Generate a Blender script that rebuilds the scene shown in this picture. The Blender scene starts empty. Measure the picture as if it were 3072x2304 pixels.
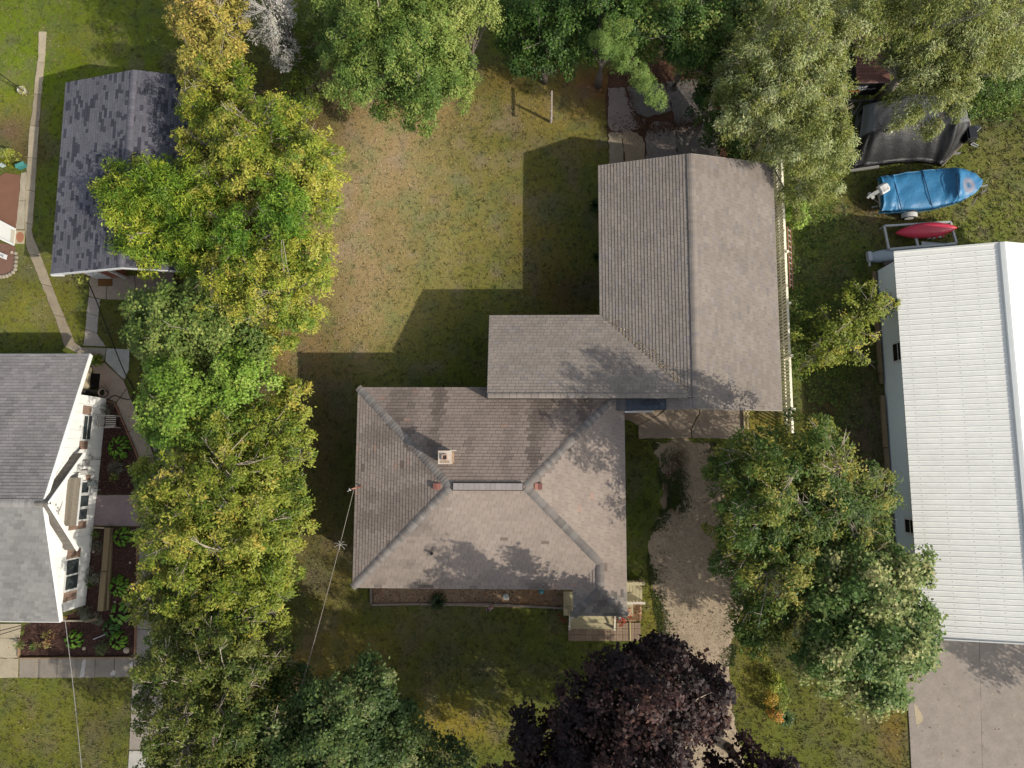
import bpy, math, random
import numpy as np
from mathutils import Matrix, Vector

# ------------------------------------------------------------------ camera, light, exposure
TH, RO, FPX, CAMH = .1133, .0311, 2138.68, 33.0
scene = bpy.context.scene
C = scene.collection
cam_d = bpy.data.cameras.new("camera")
cam_d.sensor_fit = 'HORIZONTAL'
cam_d.sensor_width = 36.0
cam_d.lens = FPX / 3072 * 36
cam_d.clip_end = 2000
cam = bpy.data.objects.new("camera", cam_d)
C.objects.link(cam)
cam.matrix_world = Matrix.Translation((0, 0, CAMH)) @ Matrix.Rotation(TH, 4, 'X') @ Matrix.Rotation(RO, 4, 'Y')
scene.camera = cam

SUN_V = Vector((1.2635, -.6875, 1.0)).normalized()      # towards the sun
SUN_EL = math.asin(SUN_V.z)
SUN_AZ = math.atan2(SUN_V.x, SUN_V.y)                   # clockwise from +Y
world = bpy.data.worlds.new("World")
scene.world = world
world.use_nodes = True
wn = world.node_tree
bg = wn.nodes["Background"]
sky = wn.nodes.new("ShaderNodeTexSky")
sky.sky_type = 'NISHITA'
sky.sun_disc = False
sky.sun_elevation = SUN_EL
sky.sun_rotation = SUN_AZ
sky.air_density = 1.0
sky.dust_density = 2.0
haze_sat = wn.nodes.new("ShaderNodeHueSaturation")      # thin bright haze: a paler blue sky
haze_sat.inputs["Saturation"].default_value = .52
wn.links.new(sky.outputs[0], haze_sat.inputs["Color"])
wn.links.new(haze_sat.outputs[0], bg.inputs[0])
bg.inputs[1].default_value = .15
sun_d = bpy.data.lights.new("sun", 'SUN')
sun_d.energy = 3.7
sun_d.angle = math.radians(.55)
sun_d.color = (1.0, .93, .82)
sun = bpy.data.objects.new("sun", sun_d)
C.objects.link(sun)
sun.rotation_euler = (-SUN_V).to_track_quat('-Z', 'Y').to_euler()
vs = scene.view_settings
vs.view_transform = 'Standard'
vs.look = 'None'
vs.exposure = .56
vs.gamma = 1.0
vs.use_curve_mapping = False
scene.render.engine = 'CYCLES'
scene.cycles.max_bounces = 6
scene.cycles.use_denoising = True

# ------------------------------------------------------------------ helpers
rng = np.random.default_rng(11)
random.seed(5)
KALB = 1.62


def ray(u, v):
    x, y, w = (u - 1536) / FPX, -(v - 1152) / FPX, -1.0
    c, s = math.cos(RO), math.sin(RO)
    x, w = c * x + s * w, -s * x + c * w
    c, s = math.cos(TH), math.sin(TH)
    y, w = c * y - s * w, s * y + c * w
    return x, y, w


def P(u, v, z=0.0):
    """surveyed position: where the sight line through a photo point meets height z"""
    x, y, w = ray(u, v)
    t = (z - CAMH) / w
    return (x * t, y * t, z)


def proj(X, Y, Z):
    Z = Z - CAMH
    c, s = math.cos(TH), math.sin(TH)
    Y2 = c * Y + s * Z
    Z2 = -s * Y + c * Z
    c, s = math.cos(RO), math.sin(RO)
    X2 = c * X - s * Z2
    Z3 = s * X + c * Z2
    k = FPX / -Z3
    return 1536 + X2 * k, 1152 - Y2 * k


def lin1(c):
    c = c / 255.0
    return c / 12.92 if c <= .04045 else ((c + .055) / 1.055) ** 2.4


def S(r, g, b, k=KALB):
    """base colour whose sunlit look on level ground is the given sRGB"""
    return np.array([lin1(r) / k, lin1(g) / k, lin1(b) / k])


def hash01(ix, iy, seed):
    h = (ix.astype(np.int64) * 374761393 + iy.astype(np.int64) * 668265263 + seed * 1442695041) & 0xffffffff
    h = ((h ^ (h >> 13)) * 1274126177) & 0xffffffff
    h = h ^ (h >> 16)
    return (h & 0xffff) / 65535.0


def vnoise(x, y, scale, seed=0):
    x = np.asarray(x, float) * scale
    y = np.asarray(y, float) * scale
    ix, iy = np.floor(x), np.floor(y)
    fx, fy = x - ix, y - iy
    fx = fx * fx * (3 - 2 * fx)
    fy = fy * fy * (3 - 2 * fy)
    a = hash01(ix, iy, seed)
    b = hash01(ix + 1, iy, seed)
    c = hash01(ix, iy + 1, seed)
    d = hash01(ix + 1, iy + 1, seed)
    return (a * (1 - fx) + b * fx) * (1 - fy) + (c * (1 - fx) + d * fx) * fy


def fbm(x, y, scale, seed=0, oct=4):
    t, a, n = 0, .5, 0
    for i in range(oct):
        t = t + a * vnoise(x, y, scale * 2 ** i, seed + i * 17)
        n += a
        a *= .5
    return t / n


MATS = {}


def mat(name, rough=.8, nscale=25.0, namt=.2, bump=0.0, bscale=60.0, spec=.3, transl=0.0, metal=0.0, streak=None, n2=None):
    if name in MATS:
        return MATS[name]
    m = bpy.data.materials.new(name)
    m.use_nodes = True
    nt = m.node_tree
    N, L = nt.nodes, nt.links
    p = N["Principled BSDF"]
    out = N["Material Output"]
    at = N.new("ShaderNodeAttribute")
    at.attribute_name = "tint"
    geo = N.new("ShaderNodeNewGeometry")
    col = at.outputs["Color"]

    def mult(col, scale, amt, stretch=None):
        vec = geo.outputs["Position"]
        if stretch:
            mp = N.new("ShaderNodeMapping")
            mp.inputs["Scale"].default_value = stretch
            L.new(vec, mp.inputs[0])
            vec = mp.outputs[0]
        no = N.new("ShaderNodeTexNoise")
        no.inputs["Scale"].default_value = scale
        no.inputs["Detail"].default_value = 4
        no.inputs["Roughness"].default_value = .65
        L.new(vec, no.inputs["Vector"])
        mr = N.new("ShaderNodeMapRange")
        mr.inputs[1].default_value = .25
        mr.inputs[2].default_value = .75
        mr.inputs[3].default_value = 1 - amt
        mr.inputs[4].default_value = 1 + amt
        L.new(no.outputs[0], mr.inputs[0])
        mx = N.new("ShaderNodeVectorMath")
        mx.operation = 'SCALE'
        L.new(col, mx.inputs[0])
        L.new(mr.outputs[0], mx.inputs["Scale"])
        return mx.outputs[0]
    if namt:
        col = mult(col, nscale, namt, streak)
    if n2:
        col = mult(col, n2[0], n2[1])
    L.new(col, p.inputs["Base Color"])
    p.inputs["Roughness"].default_value = rough
    p.inputs["Specular IOR Level"].default_value = spec
    p.inputs["Metallic"].default_value = metal
    if bump:
        no = N.new("ShaderNodeTexNoise")
        no.inputs["Scale"].default_value = bscale
        no.inputs["Detail"].default_value = 3
        L.new(geo.outputs["Position"], no.inputs["Vector"])
        bp = N.new("ShaderNodeBump")
        bp.inputs["Strength"].default_value = bump
        bp.inputs["Distance"].default_value = .03
        L.new(no.outputs[0], bp.inputs["Height"])
        L.new(bp.outputs[0], p.inputs["Normal"])
    if transl:
        tr = N.new("ShaderNodeBsdfTranslucent")
        sc_ = N.new("ShaderNodeVectorMath")
        sc_.operation = 'MULTIPLY'
        sc_.inputs[1].default_value = (1.05, 1.12, .75)
        L.new(col, sc_.inputs[0])
        L.new(sc_.outputs[0], tr.inputs[0])
        mx = N.new("ShaderNodeMixShader")
        mx.inputs[0].default_value = transl
        L.new(p.outputs[0], mx.inputs[1])
        L.new(tr.outputs[0], mx.inputs[2])
        L.new(mx.outputs[0], out.inputs[0])
    MATS[name] = m
    return m


def m_shingle(): return mat("asphalt_shingle", .95, 70, .16, .25, 160, .15, n2=(1.3, .10))
def m_conc(): return mat("concrete", .9, 1.6, .16, .25, 60, .2, n2=(16, .16))
def m_wood(): return mat("weathered_wood", .85, 14, .22, .15, 70, .2)
def m_paint(): return mat("painted_surface", .55, 6, .05, 0, 1, .4)
def m_metal(): return mat("painted_metal", .38, 3, .04, 0, 1, .5)
def m_leaf(): return mat("leaf", .55, 1.0, .05, 0, 1, .22, transl=.20)
def m_bark(): return mat("bark", .9, 20, .3, .4, 50, .2)
def m_ground(): return mat("turf", .95, 9, .20, .6, 34, .1, n2=(24, .26))
def m_soil(): return mat("soil", .95, 40, .4, .8, 60, .1)
def m_gravel(): return mat("gravel", .95, 4, .16, .5, 60, .15, n2=(24, .22))
def m_cloth(): return mat("tarpaulin", .5, 4, .12, .6, 7, .4, n2=(20, .06))
def m_plastic(): return mat("plastic", .35, 5, .05, 0, 1, .5)
def m_glass(): return mat("window_glass", .06, 3, .1, 0, 1, .6)
def m_dark(): return mat("rubber", .7, 10, .1, 0, 1, .3)
def m_blade(): return mat("grass_blade", .7, 1, .05, 0, 1, .2, transl=.25)


def newmesh(name, V, F, material, parent=None, col=None, smooth=False):
    """V (n,3), F list of tuples or (m,k) array, col (3,) or (n,3)"""
    me = bpy.data.meshes.new(name)
    V = np.asarray(V, np.float32)
    if isinstance(F, np.ndarray):
        m, k = F.shape
        me.vertices.add(len(V))
        me.vertices.foreach_set("co", V.ravel())
        me.loops.add(m * k)
        me.loops.foreach_set("vertex_index", F.astype(np.int32).ravel())
        me.polygons.add(m)
        me.polygons.foreach_set("loop_start", np.arange(0, m * k, k, dtype=np.int32))
        me.update(calc_edges=True)
    else:
        me.from_pydata([tuple(map(float, p)) for p in V], [], F)
        me.update()
    at = me.attributes.new("tint", 'FLOAT_COLOR', 'POINT')
    c4 = np.ones((len(V), 4), np.float32)
    c4[:, :3] = np.asarray(col if col is not None else (.5, .5, .5), np.float32)
    at.data.foreach_set("color", c4.ravel())
    if smooth:
        me.polygons.foreach_set("use_smooth", np.ones(len(me.polygons), bool))
    me.materials.append(material)
    o = bpy.data.objects.new(name, me)
    C.objects.link(o)
    if parent is not None:
        o.parent = parent
        o.matrix_parent_inverse = Matrix.Identity(4)
    return o


class MB:
    def __init__(s, col=(.5, .5, .5)):
        s.V, s.F, s.K = [], [], []
        s.col = np.asarray(col, float)

    def add(s, verts, faces, col=None):
        b = len(s.V)
        c = s.col if col is None else np.asarray(col, float)
        for p in verts:
            s.V.append(tuple(p))
            s.K.append(c)
        for f in faces:
            s.F.append(tuple(b + i for i in f))
        return s

    def box(s, c, size, rz=0.0, col=None, rot=None):
        hx, hy, hz = size[0] / 2, size[1] / 2, size[2] / 2
        R = rot if rot is not None else Matrix.Rotation(rz, 3, 'Z')
        pts = []
        for dz in (-hz, hz):
            for dx, dy in ((-hx, -hy), (hx, -hy), (hx, hy), (-hx, hy)):
                q = R @ Vector((dx, dy, dz))
                pts.append((c[0] + q.x, c[1] + q.y, c[2] + q.z))
        return s.add(pts, [(3, 2, 1, 0), (4, 5, 6, 7), (0, 1, 5, 4), (1, 2, 6, 5), (2, 3, 7, 6), (3, 0, 4, 7)], col)

    def bar(s, a, b, w, h, col=None, up=(0, 0, 1)):
        """rectangular bar from a to b, w across, h along up"""
        a, b = Vector(a), Vector(b)
        d = (b - a).normalized()
        upv = Vector(up)
        x = d.cross(upv)
        if x.length < 1e-4:
            x = d.cross(Vector((1, 0, 0)))
        x.normalize()
        z = x.cross(d).normalized()
        pts = []
        for q in (a, b):
            for sx, sz in ((-1, -1), (1, -1), (1, 1), (-1, 1)):
                pts.append(tuple(q + x * (sx * w / 2) + z * (sz * h / 2)))
        return s.add(pts, [(0, 1, 2, 3), (7, 6, 5, 4), (0, 4, 5, 1), (1, 5, 6, 2), (2, 6, 7, 3), (3, 7, 4, 0)], col)

    def prism(s, poly, z0, z1, col=None):
        """poly: list of (x,y); z0/z1 numbers or lists"""
        n = len(poly)
        a = sum(poly[i][0] * poly[(i + 1) % n][1] - poly[(i + 1) % n][0] * poly[i][1] for i in range(n))
        if a < 0:
            poly = poly[::-1]
            if hasattr(z0, '__len__'):
                z0 = z0[::-1]
            if hasattr(z1, '__len__'):
                z1 = z1[::-1]
        zz0 = z0 if hasattr(z0, '__len__') else [z0] * n
        zz1 = z1 if hasattr(z1, '__len__') else [z1] * n
        pts = [(p[0], p[1], zz0[i]) for i, p in enumerate(poly)] + [(p[0], p[1], zz1[i]) for i, p in enumerate(poly)]
        fs = [tuple(range(n - 1, -1, -1)), tuple(range(n, 2 * n))]
        for i in range(n):
            j = (i + 1) % n
            fs.append((i, j, n + j, n + i))
        return s.add(pts, fs, col)

    def tube(s, pts, r, n=6, col=None, caps=True):
        pts = [Vector(p) for p in pts]
        rr = r if hasattr(r, '__len__') else [r] * len(pts)
        b = []
        for i, p in enumerate(pts):
            d = (pts[min(i + 1, len(pts) - 1)] - pts[max(i - 1, 0)]).normalized()
            x = d.cross(Vector((0, 0, 1)))
            if x.length < 1e-3:
                x = Vector((1, 0, 0))
            x.normalize()
            y = x.cross(d)
            for k in range(n):
                a = 2 * math.pi * k / n
                b.append(tuple(p + (x * math.cos(a) + y * math.sin(a)) * rr[i]))
        fs = []
        for i in range(len(pts) - 1):
            for k in range(n):
                k2 = (k + 1) % n
                fs.append((i * n + k2, i * n + k, (i + 1) * n + k, (i + 1) * n + k2))
        if caps:
            fs.append(tuple(range(n)))
            fs.append(tuple((len(pts) - 1) * n + k for k in range(n - 1, -1, -1)))
        return s.add(b, fs, col)

    def lathe(s, c, prof, n=16, col=None, R=None):
        """prof: list of (r,z) bottom to top"""
        pts = []
        for r, z in prof:
            for k in range(n):
                a = 2 * math.pi * k / n
                q = Vector((r * math.cos(a), r * math.sin(a), z))
                if R is not None:
                    q = R @ q
                pts.append((c[0] + q.x, c[1] + q.y, c[2] + q.z))
        fs = []
        for i in range(len(prof) - 1):
            for k in range(n):
                k2 = (k + 1) % n
                fs.append((i * n + k, i * n + k2, (i + 1) * n + k2, (i + 1) * n + k))
        fs.append(tuple(range(n - 1, -1, -1)))
        fs.append(tuple((len(prof) - 1) * n + k for k in range(n)))
        return s.add(pts, fs, col)

    def obj(s, name, material, parent=None, smooth=False):
        return newmesh(name, s.V, s.F, material, parent, np.array(s.K), smooth)


def thing(name, label, cat, loc=(0, 0, 0), group=None):
    o = bpy.data.objects.new(name, None)
    C.objects.link(o)
    o.empty_display_size = .2
    o['label'] = label
    o['category'] = cat
    if group:
        o['group'] = group
    return o


def tag(o, label, cat, group=None):
    o['label'] = label
    o['category'] = cat
    if group:
        o['group'] = group
    return o


def kind(o, k):
    o['kind'] = k
    return o


def jag(poly, step=.35, amp=.05, seed=0):
    """roughen a polygon outline"""
    r = random.Random(seed)
    out = []
    n = len(poly)
    for i in range(n):
        a, b = poly[i], poly[(i + 1) % n]
        L = math.hypot(b[0] - a[0], b[1] - a[1])
        k = max(1, int(L / step))
        for j in range(k):
            t = j / k
            d = r.uniform(-amp, amp) if j else 0
            nx, ny = (-(b[1] - a[1]) / (L + 1e-9), (b[0] - a[0]) / (L + 1e-9))
            out.append((a[0] + (b[0] - a[0]) * t + nx * d, a[1] + (b[1] - a[1]) * t + ny * d))
    return out


def PX(pts, z=0.0):
    return [P(u, v, z)[:2] for u, v in pts]


def in_poly(x, y, poly):
    ins = np.zeros(len(x), bool)
    n = len(poly)
    for i in range(n):
        x1, y1 = poly[i]
        x2, y2 = poly[(i + 1) % n]
        c = ((y1 > y) != (y2 > y)) & (x < (x2 - x1) * (y - y1) / (y2 - y1 + 1e-12) + x1)
        ins ^= c
    return ins


NOGRASS = []          # polygons kept free of grass blades

# ------------------------------------------------------------------ ground colour
BLOBS = [  # u, v, ru, rv, sRGB, strength : turf, soil and leaf litter, plus lawn sun patches and shade painted in
    (150, 250, 420, 380, (104, 124, 26), .95), (60, 330, 160, 90, (124, 124, 44), .6), (30, 395, 90, 70, (112, 92, 68), 1.0),
    (250, 130, 130, 90, (128, 124, 44), .5), (90, 460, 70, 60, (96, 76, 56), .9),
    (60, 900, 150, 110, (132, 128, 54), .9), (190, 880, 60, 160, (108, 104, 40), .7), (330, 1000, 70, 110, (104, 94, 46), .6),
    (1160, 480, 220, 280, (180, 154, 114), .92), (1080, 800, 210, 270, (176, 150, 110), .92), (900, 1060, 170, 130, (164, 134, 94), .85),
    (1450, 620, 260, 260, (142, 130, 74), .75), (1330, 920, 160, 150, (134, 124, 66), .7), (1650, 330, 190, 120, (152, 130, 72), .85),
    (1620, 780, 160, 340, (112, 98, 48), .7), (1250, 330, 260, 90, (154, 128, 86), .8), (1700, 880, 110, 100, (92, 70, 46), .8),
    (980, 1400, 110, 420, (98, 86, 52), .9), (1000, 1720, 100, 120, (124, 108, 62), .8), (1030, 1960, 190, 110, (160, 138, 70), .9),  # last blob paints the sunlit patch of the front lawn
    (900, 2050, 90, 80, (170, 124, 70), .8), (1400, 2000, 330, 260, (98, 94, 44), .8), (1350, 2170, 170, 80, (160, 136, 54), .6),  # front lawn: tree shade painted darker, sun strip painted lighter
    (1920, 1480, 60, 260, (80, 96, 34), .85), (1905, 1330, 60, 60, (84, 72, 40), .7), (1960, 1850, 50, 150, (136, 126, 52), .8),
    (2480, 760, 150, 240, (112, 128, 58), .8), (2480, 1050, 140, 180, (104, 120, 52), .7), (2440, 700, 60, 110, (88, 108, 40), .6), (2500, 800, 50, 110, (122, 104, 68), .7),
    (2600, 1300, 60, 330, (112, 92, 74), .95), (2460, 1260, 70, 130, (84, 100, 36), .7), (2480, 1230, 50, 70, (96, 72, 52), .8),
    (2900, 640, 200, 150, (128, 136, 60), .9), (2650, 620, 150, 90, (112, 86, 58), .8), (3000, 480, 150, 200, (116, 112, 62), .8),
    (3000, 270, 160, 130, (70, 86, 32), .8), (2760, 690, 120, 60, (112, 104, 46), .7),
    (1950, 300, 190, 180, (98, 70, 50), .95), (1800, 250, 120, 70, (124, 78, 48), .8), (1500, 230, 170, 60, (120, 90, 48), .6),
    (2500, 2150, 320, 220, (112, 114, 48), .85), (2680, 2200, 60, 160, (128, 98, 50), .7), (2250, 2020, 70, 160, (132, 124, 48), .7),
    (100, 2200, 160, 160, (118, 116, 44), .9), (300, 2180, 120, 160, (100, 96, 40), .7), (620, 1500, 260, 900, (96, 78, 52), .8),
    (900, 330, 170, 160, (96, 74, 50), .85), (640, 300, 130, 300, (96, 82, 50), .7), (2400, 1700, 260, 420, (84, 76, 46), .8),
    (2000, 2150, 260, 200, (92, 84, 44), .6), (2250, 500, 120, 240, (76, 70, 40), .7), (2120, 1250, 60, 40, (140, 120, 60), .7),
    (2290, 1290, 70, 60, (150, 130, 62), .8),
]


def ground_color(x, y):
    x = np.asarray(x, float)
    y = np.asarray(y, float)
    u, v = proj(x, y, 0 * x)
    n1 = fbm(x, y, .35, 3)
    n2 = fbm(x, y, 1.1, 9)
    n3 = vnoise(x, y, 3.1, 21)
    g = S(100, 108, 42)[None] + 0 * x[:, None]
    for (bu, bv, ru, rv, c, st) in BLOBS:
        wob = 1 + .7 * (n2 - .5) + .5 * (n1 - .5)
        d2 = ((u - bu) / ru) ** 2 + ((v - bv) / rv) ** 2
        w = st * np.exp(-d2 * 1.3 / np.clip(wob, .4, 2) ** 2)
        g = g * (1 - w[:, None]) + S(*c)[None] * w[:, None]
    # dry straw and lush patches on top
    dry = np.clip((n2 - .53) * 4.5, 0, 1) * .50 + np.clip((n3 - .66) * 3, 0, 1) * .30
    lush = np.clip((.47 - fbm(x, y, 1.6, 41)) * 5, 0, 1) * .55
    lum = g.mean(1, keepdims=True)
    straw = np.array([1.50, 1.20, .92])[None] * lum
    green = np.array([.72, .95, .36])[None] * lum * 1.12
    g = g * (1 - dry[:, None] * .8) + straw * dry[:, None] * .8
    g = g * (1 - lush[:, None] * .8) + green * lush[:, None] * .8
    g = g * 1.10 * (1 + .5 * (n1[:, None] - .5))
    return np.clip(g, .004, .6)


def build_ground():
    far = np.array([-420, -250, -140, -90, -60, -42, -34, -30])
    xs = np.concatenate([far, np.arange(-28, 28.01, .2), -far[::-1]])
    ys = np.concatenate([far + 6, np.arange(-19, 25.01, .2), -far[::-1] + 4])
    X, Y = np.meshgrid(xs, ys)
    x, y = X.ravel(), Y.ravel()
    z = (fbm(x, y, .8, 77) - .5) * .02 - .004
    z[(abs(x) > 30) | (abs(y) > 30)] = -.01
    nx, ny = len(xs), len(ys)
    idx = np.arange(nx * ny).reshape(ny, nx)
    F = np.stack([idx[:-1, :-1], idx[:-1, 1:], idx[1:, 1:], idx[1:, :-1]], -1).reshape(-1, 4)
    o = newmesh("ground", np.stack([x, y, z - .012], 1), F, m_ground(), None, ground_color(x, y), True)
    kind(o, 'structure')


def slab(name, pts_px, h, col, material, parent=None, seed=1, amp=.02, z0=-.05, step=.4, zp=None):
    poly = jag(PX(pts_px, zp if zp is not None else h), step, amp, seed)
    NOGRASS.append(poly)
    return MB(col).prism(poly, z0, h).obj(name, material, parent)


def empty_struct(name):
    o = bpy.data.objects.new(name, None)
    C.objects.link(o)
    o['kind'] = 'structure'
    return o


def resample(pts, n):
    pts = np.array(pts, float)
    d = np.concatenate([[0], np.cumsum(np.hypot(*np.diff(pts, axis=0).T))])
    t = np.linspace(0, d[-1], n)
    return np.stack([np.interp(t, d, pts[:, 0]), np.interp(t, d, pts[:, 1])], 1)


def strip_slabs(parent, left, right, length, h, cols, seed=0, name='paving_slab'):
    """left/right: matching edge polylines (photo points); cut into slabs of about `length` metres"""
    r = random.Random(seed)
    Lw, Rw = np.array(PX(left, h)), np.array(PX(right, h))
    tot = np.hypot(*np.diff((Lw + Rw) / 2, axis=0).T).sum()
    n = max(1, round(tot / length))
    m = 6
    Ls, Rs = resample(Lw, n * m + 1), resample(Rw, n * m + 1)
    NOGRASS.append([tuple(p) for p in Ls] + [tuple(p) for p in Rs[::-1]])
    for i in range(n):
        a, b = Ls[i * m:(i + 1) * m + 1].copy(), Rs[i * m:(i + 1) * m + 1].copy()
        g = .012
        for q in (a, b):
            d0 = (q[1] - q[0]) / np.hypot(*(q[1] - q[0]))
            d1 = (q[-1] - q[-2]) / np.hypot(*(q[-1] - q[-2]))
            q[0] += d0 * g
            q[-1] -= d1 * g
        a += np.array([[r.uniform(-.02, .02), r.uniform(-.02, .02)] for _ in a]) * np.array([0] + [1] * (m - 1) + [0])[:, None]
        b += np.array([[r.uniform(-.02, .02), r.uniform(-.02, .02)] for _ in b]) * np.array([0] + [1] * (m - 1) + [0])[:, None]
        poly = [tuple(p) for p in a] + [tuple(p) for p in b[::-1]]
        c = np.array(cols[r.randrange(len(cols))]) * r.uniform(.9, 1.08)
        MB(c).prism(poly, -.05, h + r.uniform(-.006, .006)).obj(name, m_conc(), parent)


CON = [S(168, 158, 142), S(160, 150, 136), S(172, 160, 146)]
CON_D = [S(150, 140, 126), S(146, 137, 124), S(156, 146, 132)]


def build_paths():
    w = empty_struct("garden_path")
    Lp = [(116, 94), (115, 167), (106, 226), (99, 312), (88, 392), (83, 469), (76, 576), (74, 690), (79, 743), (94, 777), (139, 888), (173.6, 975), (194, 1038)]
    Rp = [(138, 94), (134, 167), (129, 222), (121, 312), (115, 392), (110, 469), (104, 576), (95, 697), (113, 746), (130, 790), (167, 888), (222, 1024), (236, 1041)]
    strip_slabs(w, Lp, Rp, 1.6, .03, [S(176, 162, 136), S(166, 152, 128), S(182, 168, 142)], 3)
    w = empty_struct("border_strip")
    strip_slabs(w, [(63, 518), (58, 580), (47, 688)], [(78, 516), (75, 580), (73, 688)], 1.5, .034, [S(190, 178, 154)], 4, 'border_slab')
    b = slab("corner_slab", [(46, 691), (73, 691), (71, 731), (42, 731)], .034, S(196, 180, 150), m_conc(), None, 5)
    kind(b, 'structure')
    b = MB(S(176, 122, 92)).prism(jag([(P(60 + 12 * math.cos(a), 711 + 16 * math.sin(a), .04)[:2]) for a in np.linspace(0, 6.28, 13)[:-1]], .1, .03, 8), .03, .040).obj("stepping_stone", m_conc())
    tag(b, "reddish round stepping stone set in the pale corner slab by the brown patio", "stepping stone")
    # shed front slab, path to the house and the walk along the beds
    w = empty_struct("shed_patio")
    slab("paving_slab", [(269, 832), (318, 832), (318, 897), (300, 896), (267, 888)], .03, S(172, 156, 136), m_conc(), w, 6)
    slab("paving_slab", [(320, 832), (402, 826), (408, 899), (320, 898)], .03, S(168, 152, 134), m_conc(), w, 7)
    slab("paving_slab", [(404, 826), (520, 812), (520, 903), (410, 899)], .03, S(164, 148, 130), m_conc(), w, 8)
    w = empty_struct("shed_path")
    strip_slabs(w, [(267, 890), (260, 940), (255, 1003), (249, 1037)], [(300, 898), (296, 940), (290, 1003), (318, 1040)], .85, .028, [S(176, 168, 156), S(168, 158, 146)], 9)
    w = empty_struct("house_walk")
    slab("paving_slab", [(196, 1040), (222, 1027), (246, 1042), (318, 1045), (312, 1080), (276, 1090), (245, 1066)], .03, S(166, 154, 138), m_conc(), w, 10)
    slab("paving_slab", [(320, 1045), (388, 1048), (386, 1108), (372, 1138), (316, 1084)], .033, S(184, 182, 172), m_conc(), w, 11)
    slab("paving_slab", [(274, 1093), (314, 1088), (370, 1142), (380, 1164), (348, 1206), (322, 1196), (300, 1190)], .03, S(168, 150, 134), m_conc(), w, 12)
    strip_slabs(w, [(349, 1209), (375, 1275), (403, 1343), (430, 1419), (434, 1482)], [(381, 1166), (408, 1240), (439, 1312), (466, 1381), (478, 1482)], 1.5, .03, [S(172, 158, 140), S(166, 152, 134)], 13)
    slab("paving_slab", [(290, 1485), (433, 1486), (418, 1578), (279, 1577)], .035, S(160, 142, 140), m_conc(), w, 14)
    strip_slabs(w, [(434, 1486), (418, 1600), (414, 1740), (406, 1970)], [(478, 1486), (470, 1600), (466, 1740), (456, 1972)], 1.3, .03, [S(168, 158, 144)], 15)
    w = empty_struct("hedge_walk")
    strip_slabs(w, [(449, 1066), (449, 1190)], [(520, 1066), (520, 1190)], 1.2, .028, CON, 16)
    strip_slabs(w, [(447, 1312), (470, 1380), (482, 1482)], [(506, 1312), (530, 1380), (540, 1482)], 1.3, .028, CON, 17)
    w = empty_struct("sidewalk")
    strip_slabs(w, [(-60, 2034), (54, 2033)], [(-60, 1974), (54, 1976)], 1.0, .03, [S(186, 174, 148)], 18)
    slab("paving_slab", [(0, 1872), (62, 1872), (58, 1914), (0, 1914)], .03, S(186, 174, 148), m_conc(), w, 19)
    slab("paving_slab", [(-40, 1916), (56, 1916), (55, 1973), (-40, 1973)], .03, S(186, 174, 148), m_conc(), w, 20)
    strip_slabs(w, [(57, 2033), (130, 2033), (200, 2033), (398, 2031)], [(57, 1976), (130, 1976), (200, 1975), (402, 1974)], .92, .03, CON_D, 21)
    slab("paving_slab", [(402, 1974), (456, 1975), (450, 2030), (400, 2030)], .03, CON_D[0], m_conc(), w, 22)
    strip_slabs(w, [(398, 2033), (392, 2160), (388, 2250)], [(447, 2033), (447, 2160), (444, 2250)], 1.25, .03, [S(160, 150, 138), S(164, 154, 142)], 23)
    strip_slabs(w, [(388, 2252), (380, 2400)], [(444, 2252), (440, 2400)], 1.4, .032, [S(186, 182, 172)], 24)
    strip_slabs(w, [(450, 2033), (449, 2160), (446, 2400)], [(486, 2033), (486, 2160), (484, 2400)], 1.25, .028, [S(164, 152, 140)], 25)
    for i, pts in enumerate([[(240, 2031), (247, 1985), (254, 1976), (258, 1982), (252, 2030)], [(330, 2020), (340, 2008), (346, 2014), (344, 2026), (334, 2027)], [(388, 1990), (397, 1984), (398, 2005), (391, 2009)]]):
        MB(S(196, 190, 180)).prism(jag(PX(pts, .03), .1, .02, i), .02, .0405).obj("repair_patch", m_conc(), w)


def sheet(name, poly_px, z, colf, material, seed=1, amp=.12, cell=.22, kindv='structure', thick=.06):
    """irregular ground sheet with its own vertex colours: a triangulated grid trimmed to a rough outline"""
    poly = jag(PX(poly_px), .3, amp, seed)
    NOGRASS.append(poly)
    a = np.array(poly)
    x0, y0 = a.min(0) - cell
    x1, y1 = a.max(0) + cell
    xs, ys = np.arange(x0, x1, cell), np.arange(y0, y1, cell)
    X, Y = np.meshgrid(xs, ys)
    ok = in_poly(X.ravel(), Y.ravel(), poly).reshape(X.shape)
    idx = np.arange(X.size).reshape(X.shape)
    q = np.stack([idx[:-1, :-1], idx[:-1, 1:], idx[1:, 1:], idx[1:, :-1]], -1).reshape(-1, 4)
    keep = ok.ravel()[q].sum(1) >= 2
    q = q[keep]
    used = np.unique(q)
    x, y = X.ravel()[used].copy(), Y.ravel()[used].copy()
    # pull outside vertices onto the outline
    out = ~in_poly(x, y, poly)
    segs = np.array(poly)
    nxt = np.roll(segs, -1, 0)
    for i in np.where(out)[0]:
        p = np.array([x[i], y[i]])
        d = nxt - segs
        t = np.clip(((p - segs) * d).sum(1) / ((d * d).sum(1) + 1e-12), 0, 1)
        c = segs + d * t[:, None]
        j = np.argmin(((c - p) ** 2).sum(1))
        x[i], y[i] = c[j]
    remap = -np.ones(X.size, int)
    remap[used] = np.arange(len(used))
    F = remap[q]
    zz = z + (fbm(x, y, 2.2, seed + 5) - .5) * .012
    zz[out] = -.02
    o = newmesh(name, np.stack([x, y, zz], 1), F, material, None, colf(x, y), True)
    if kindv:
        kind(o, kindv)
    return o


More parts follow.
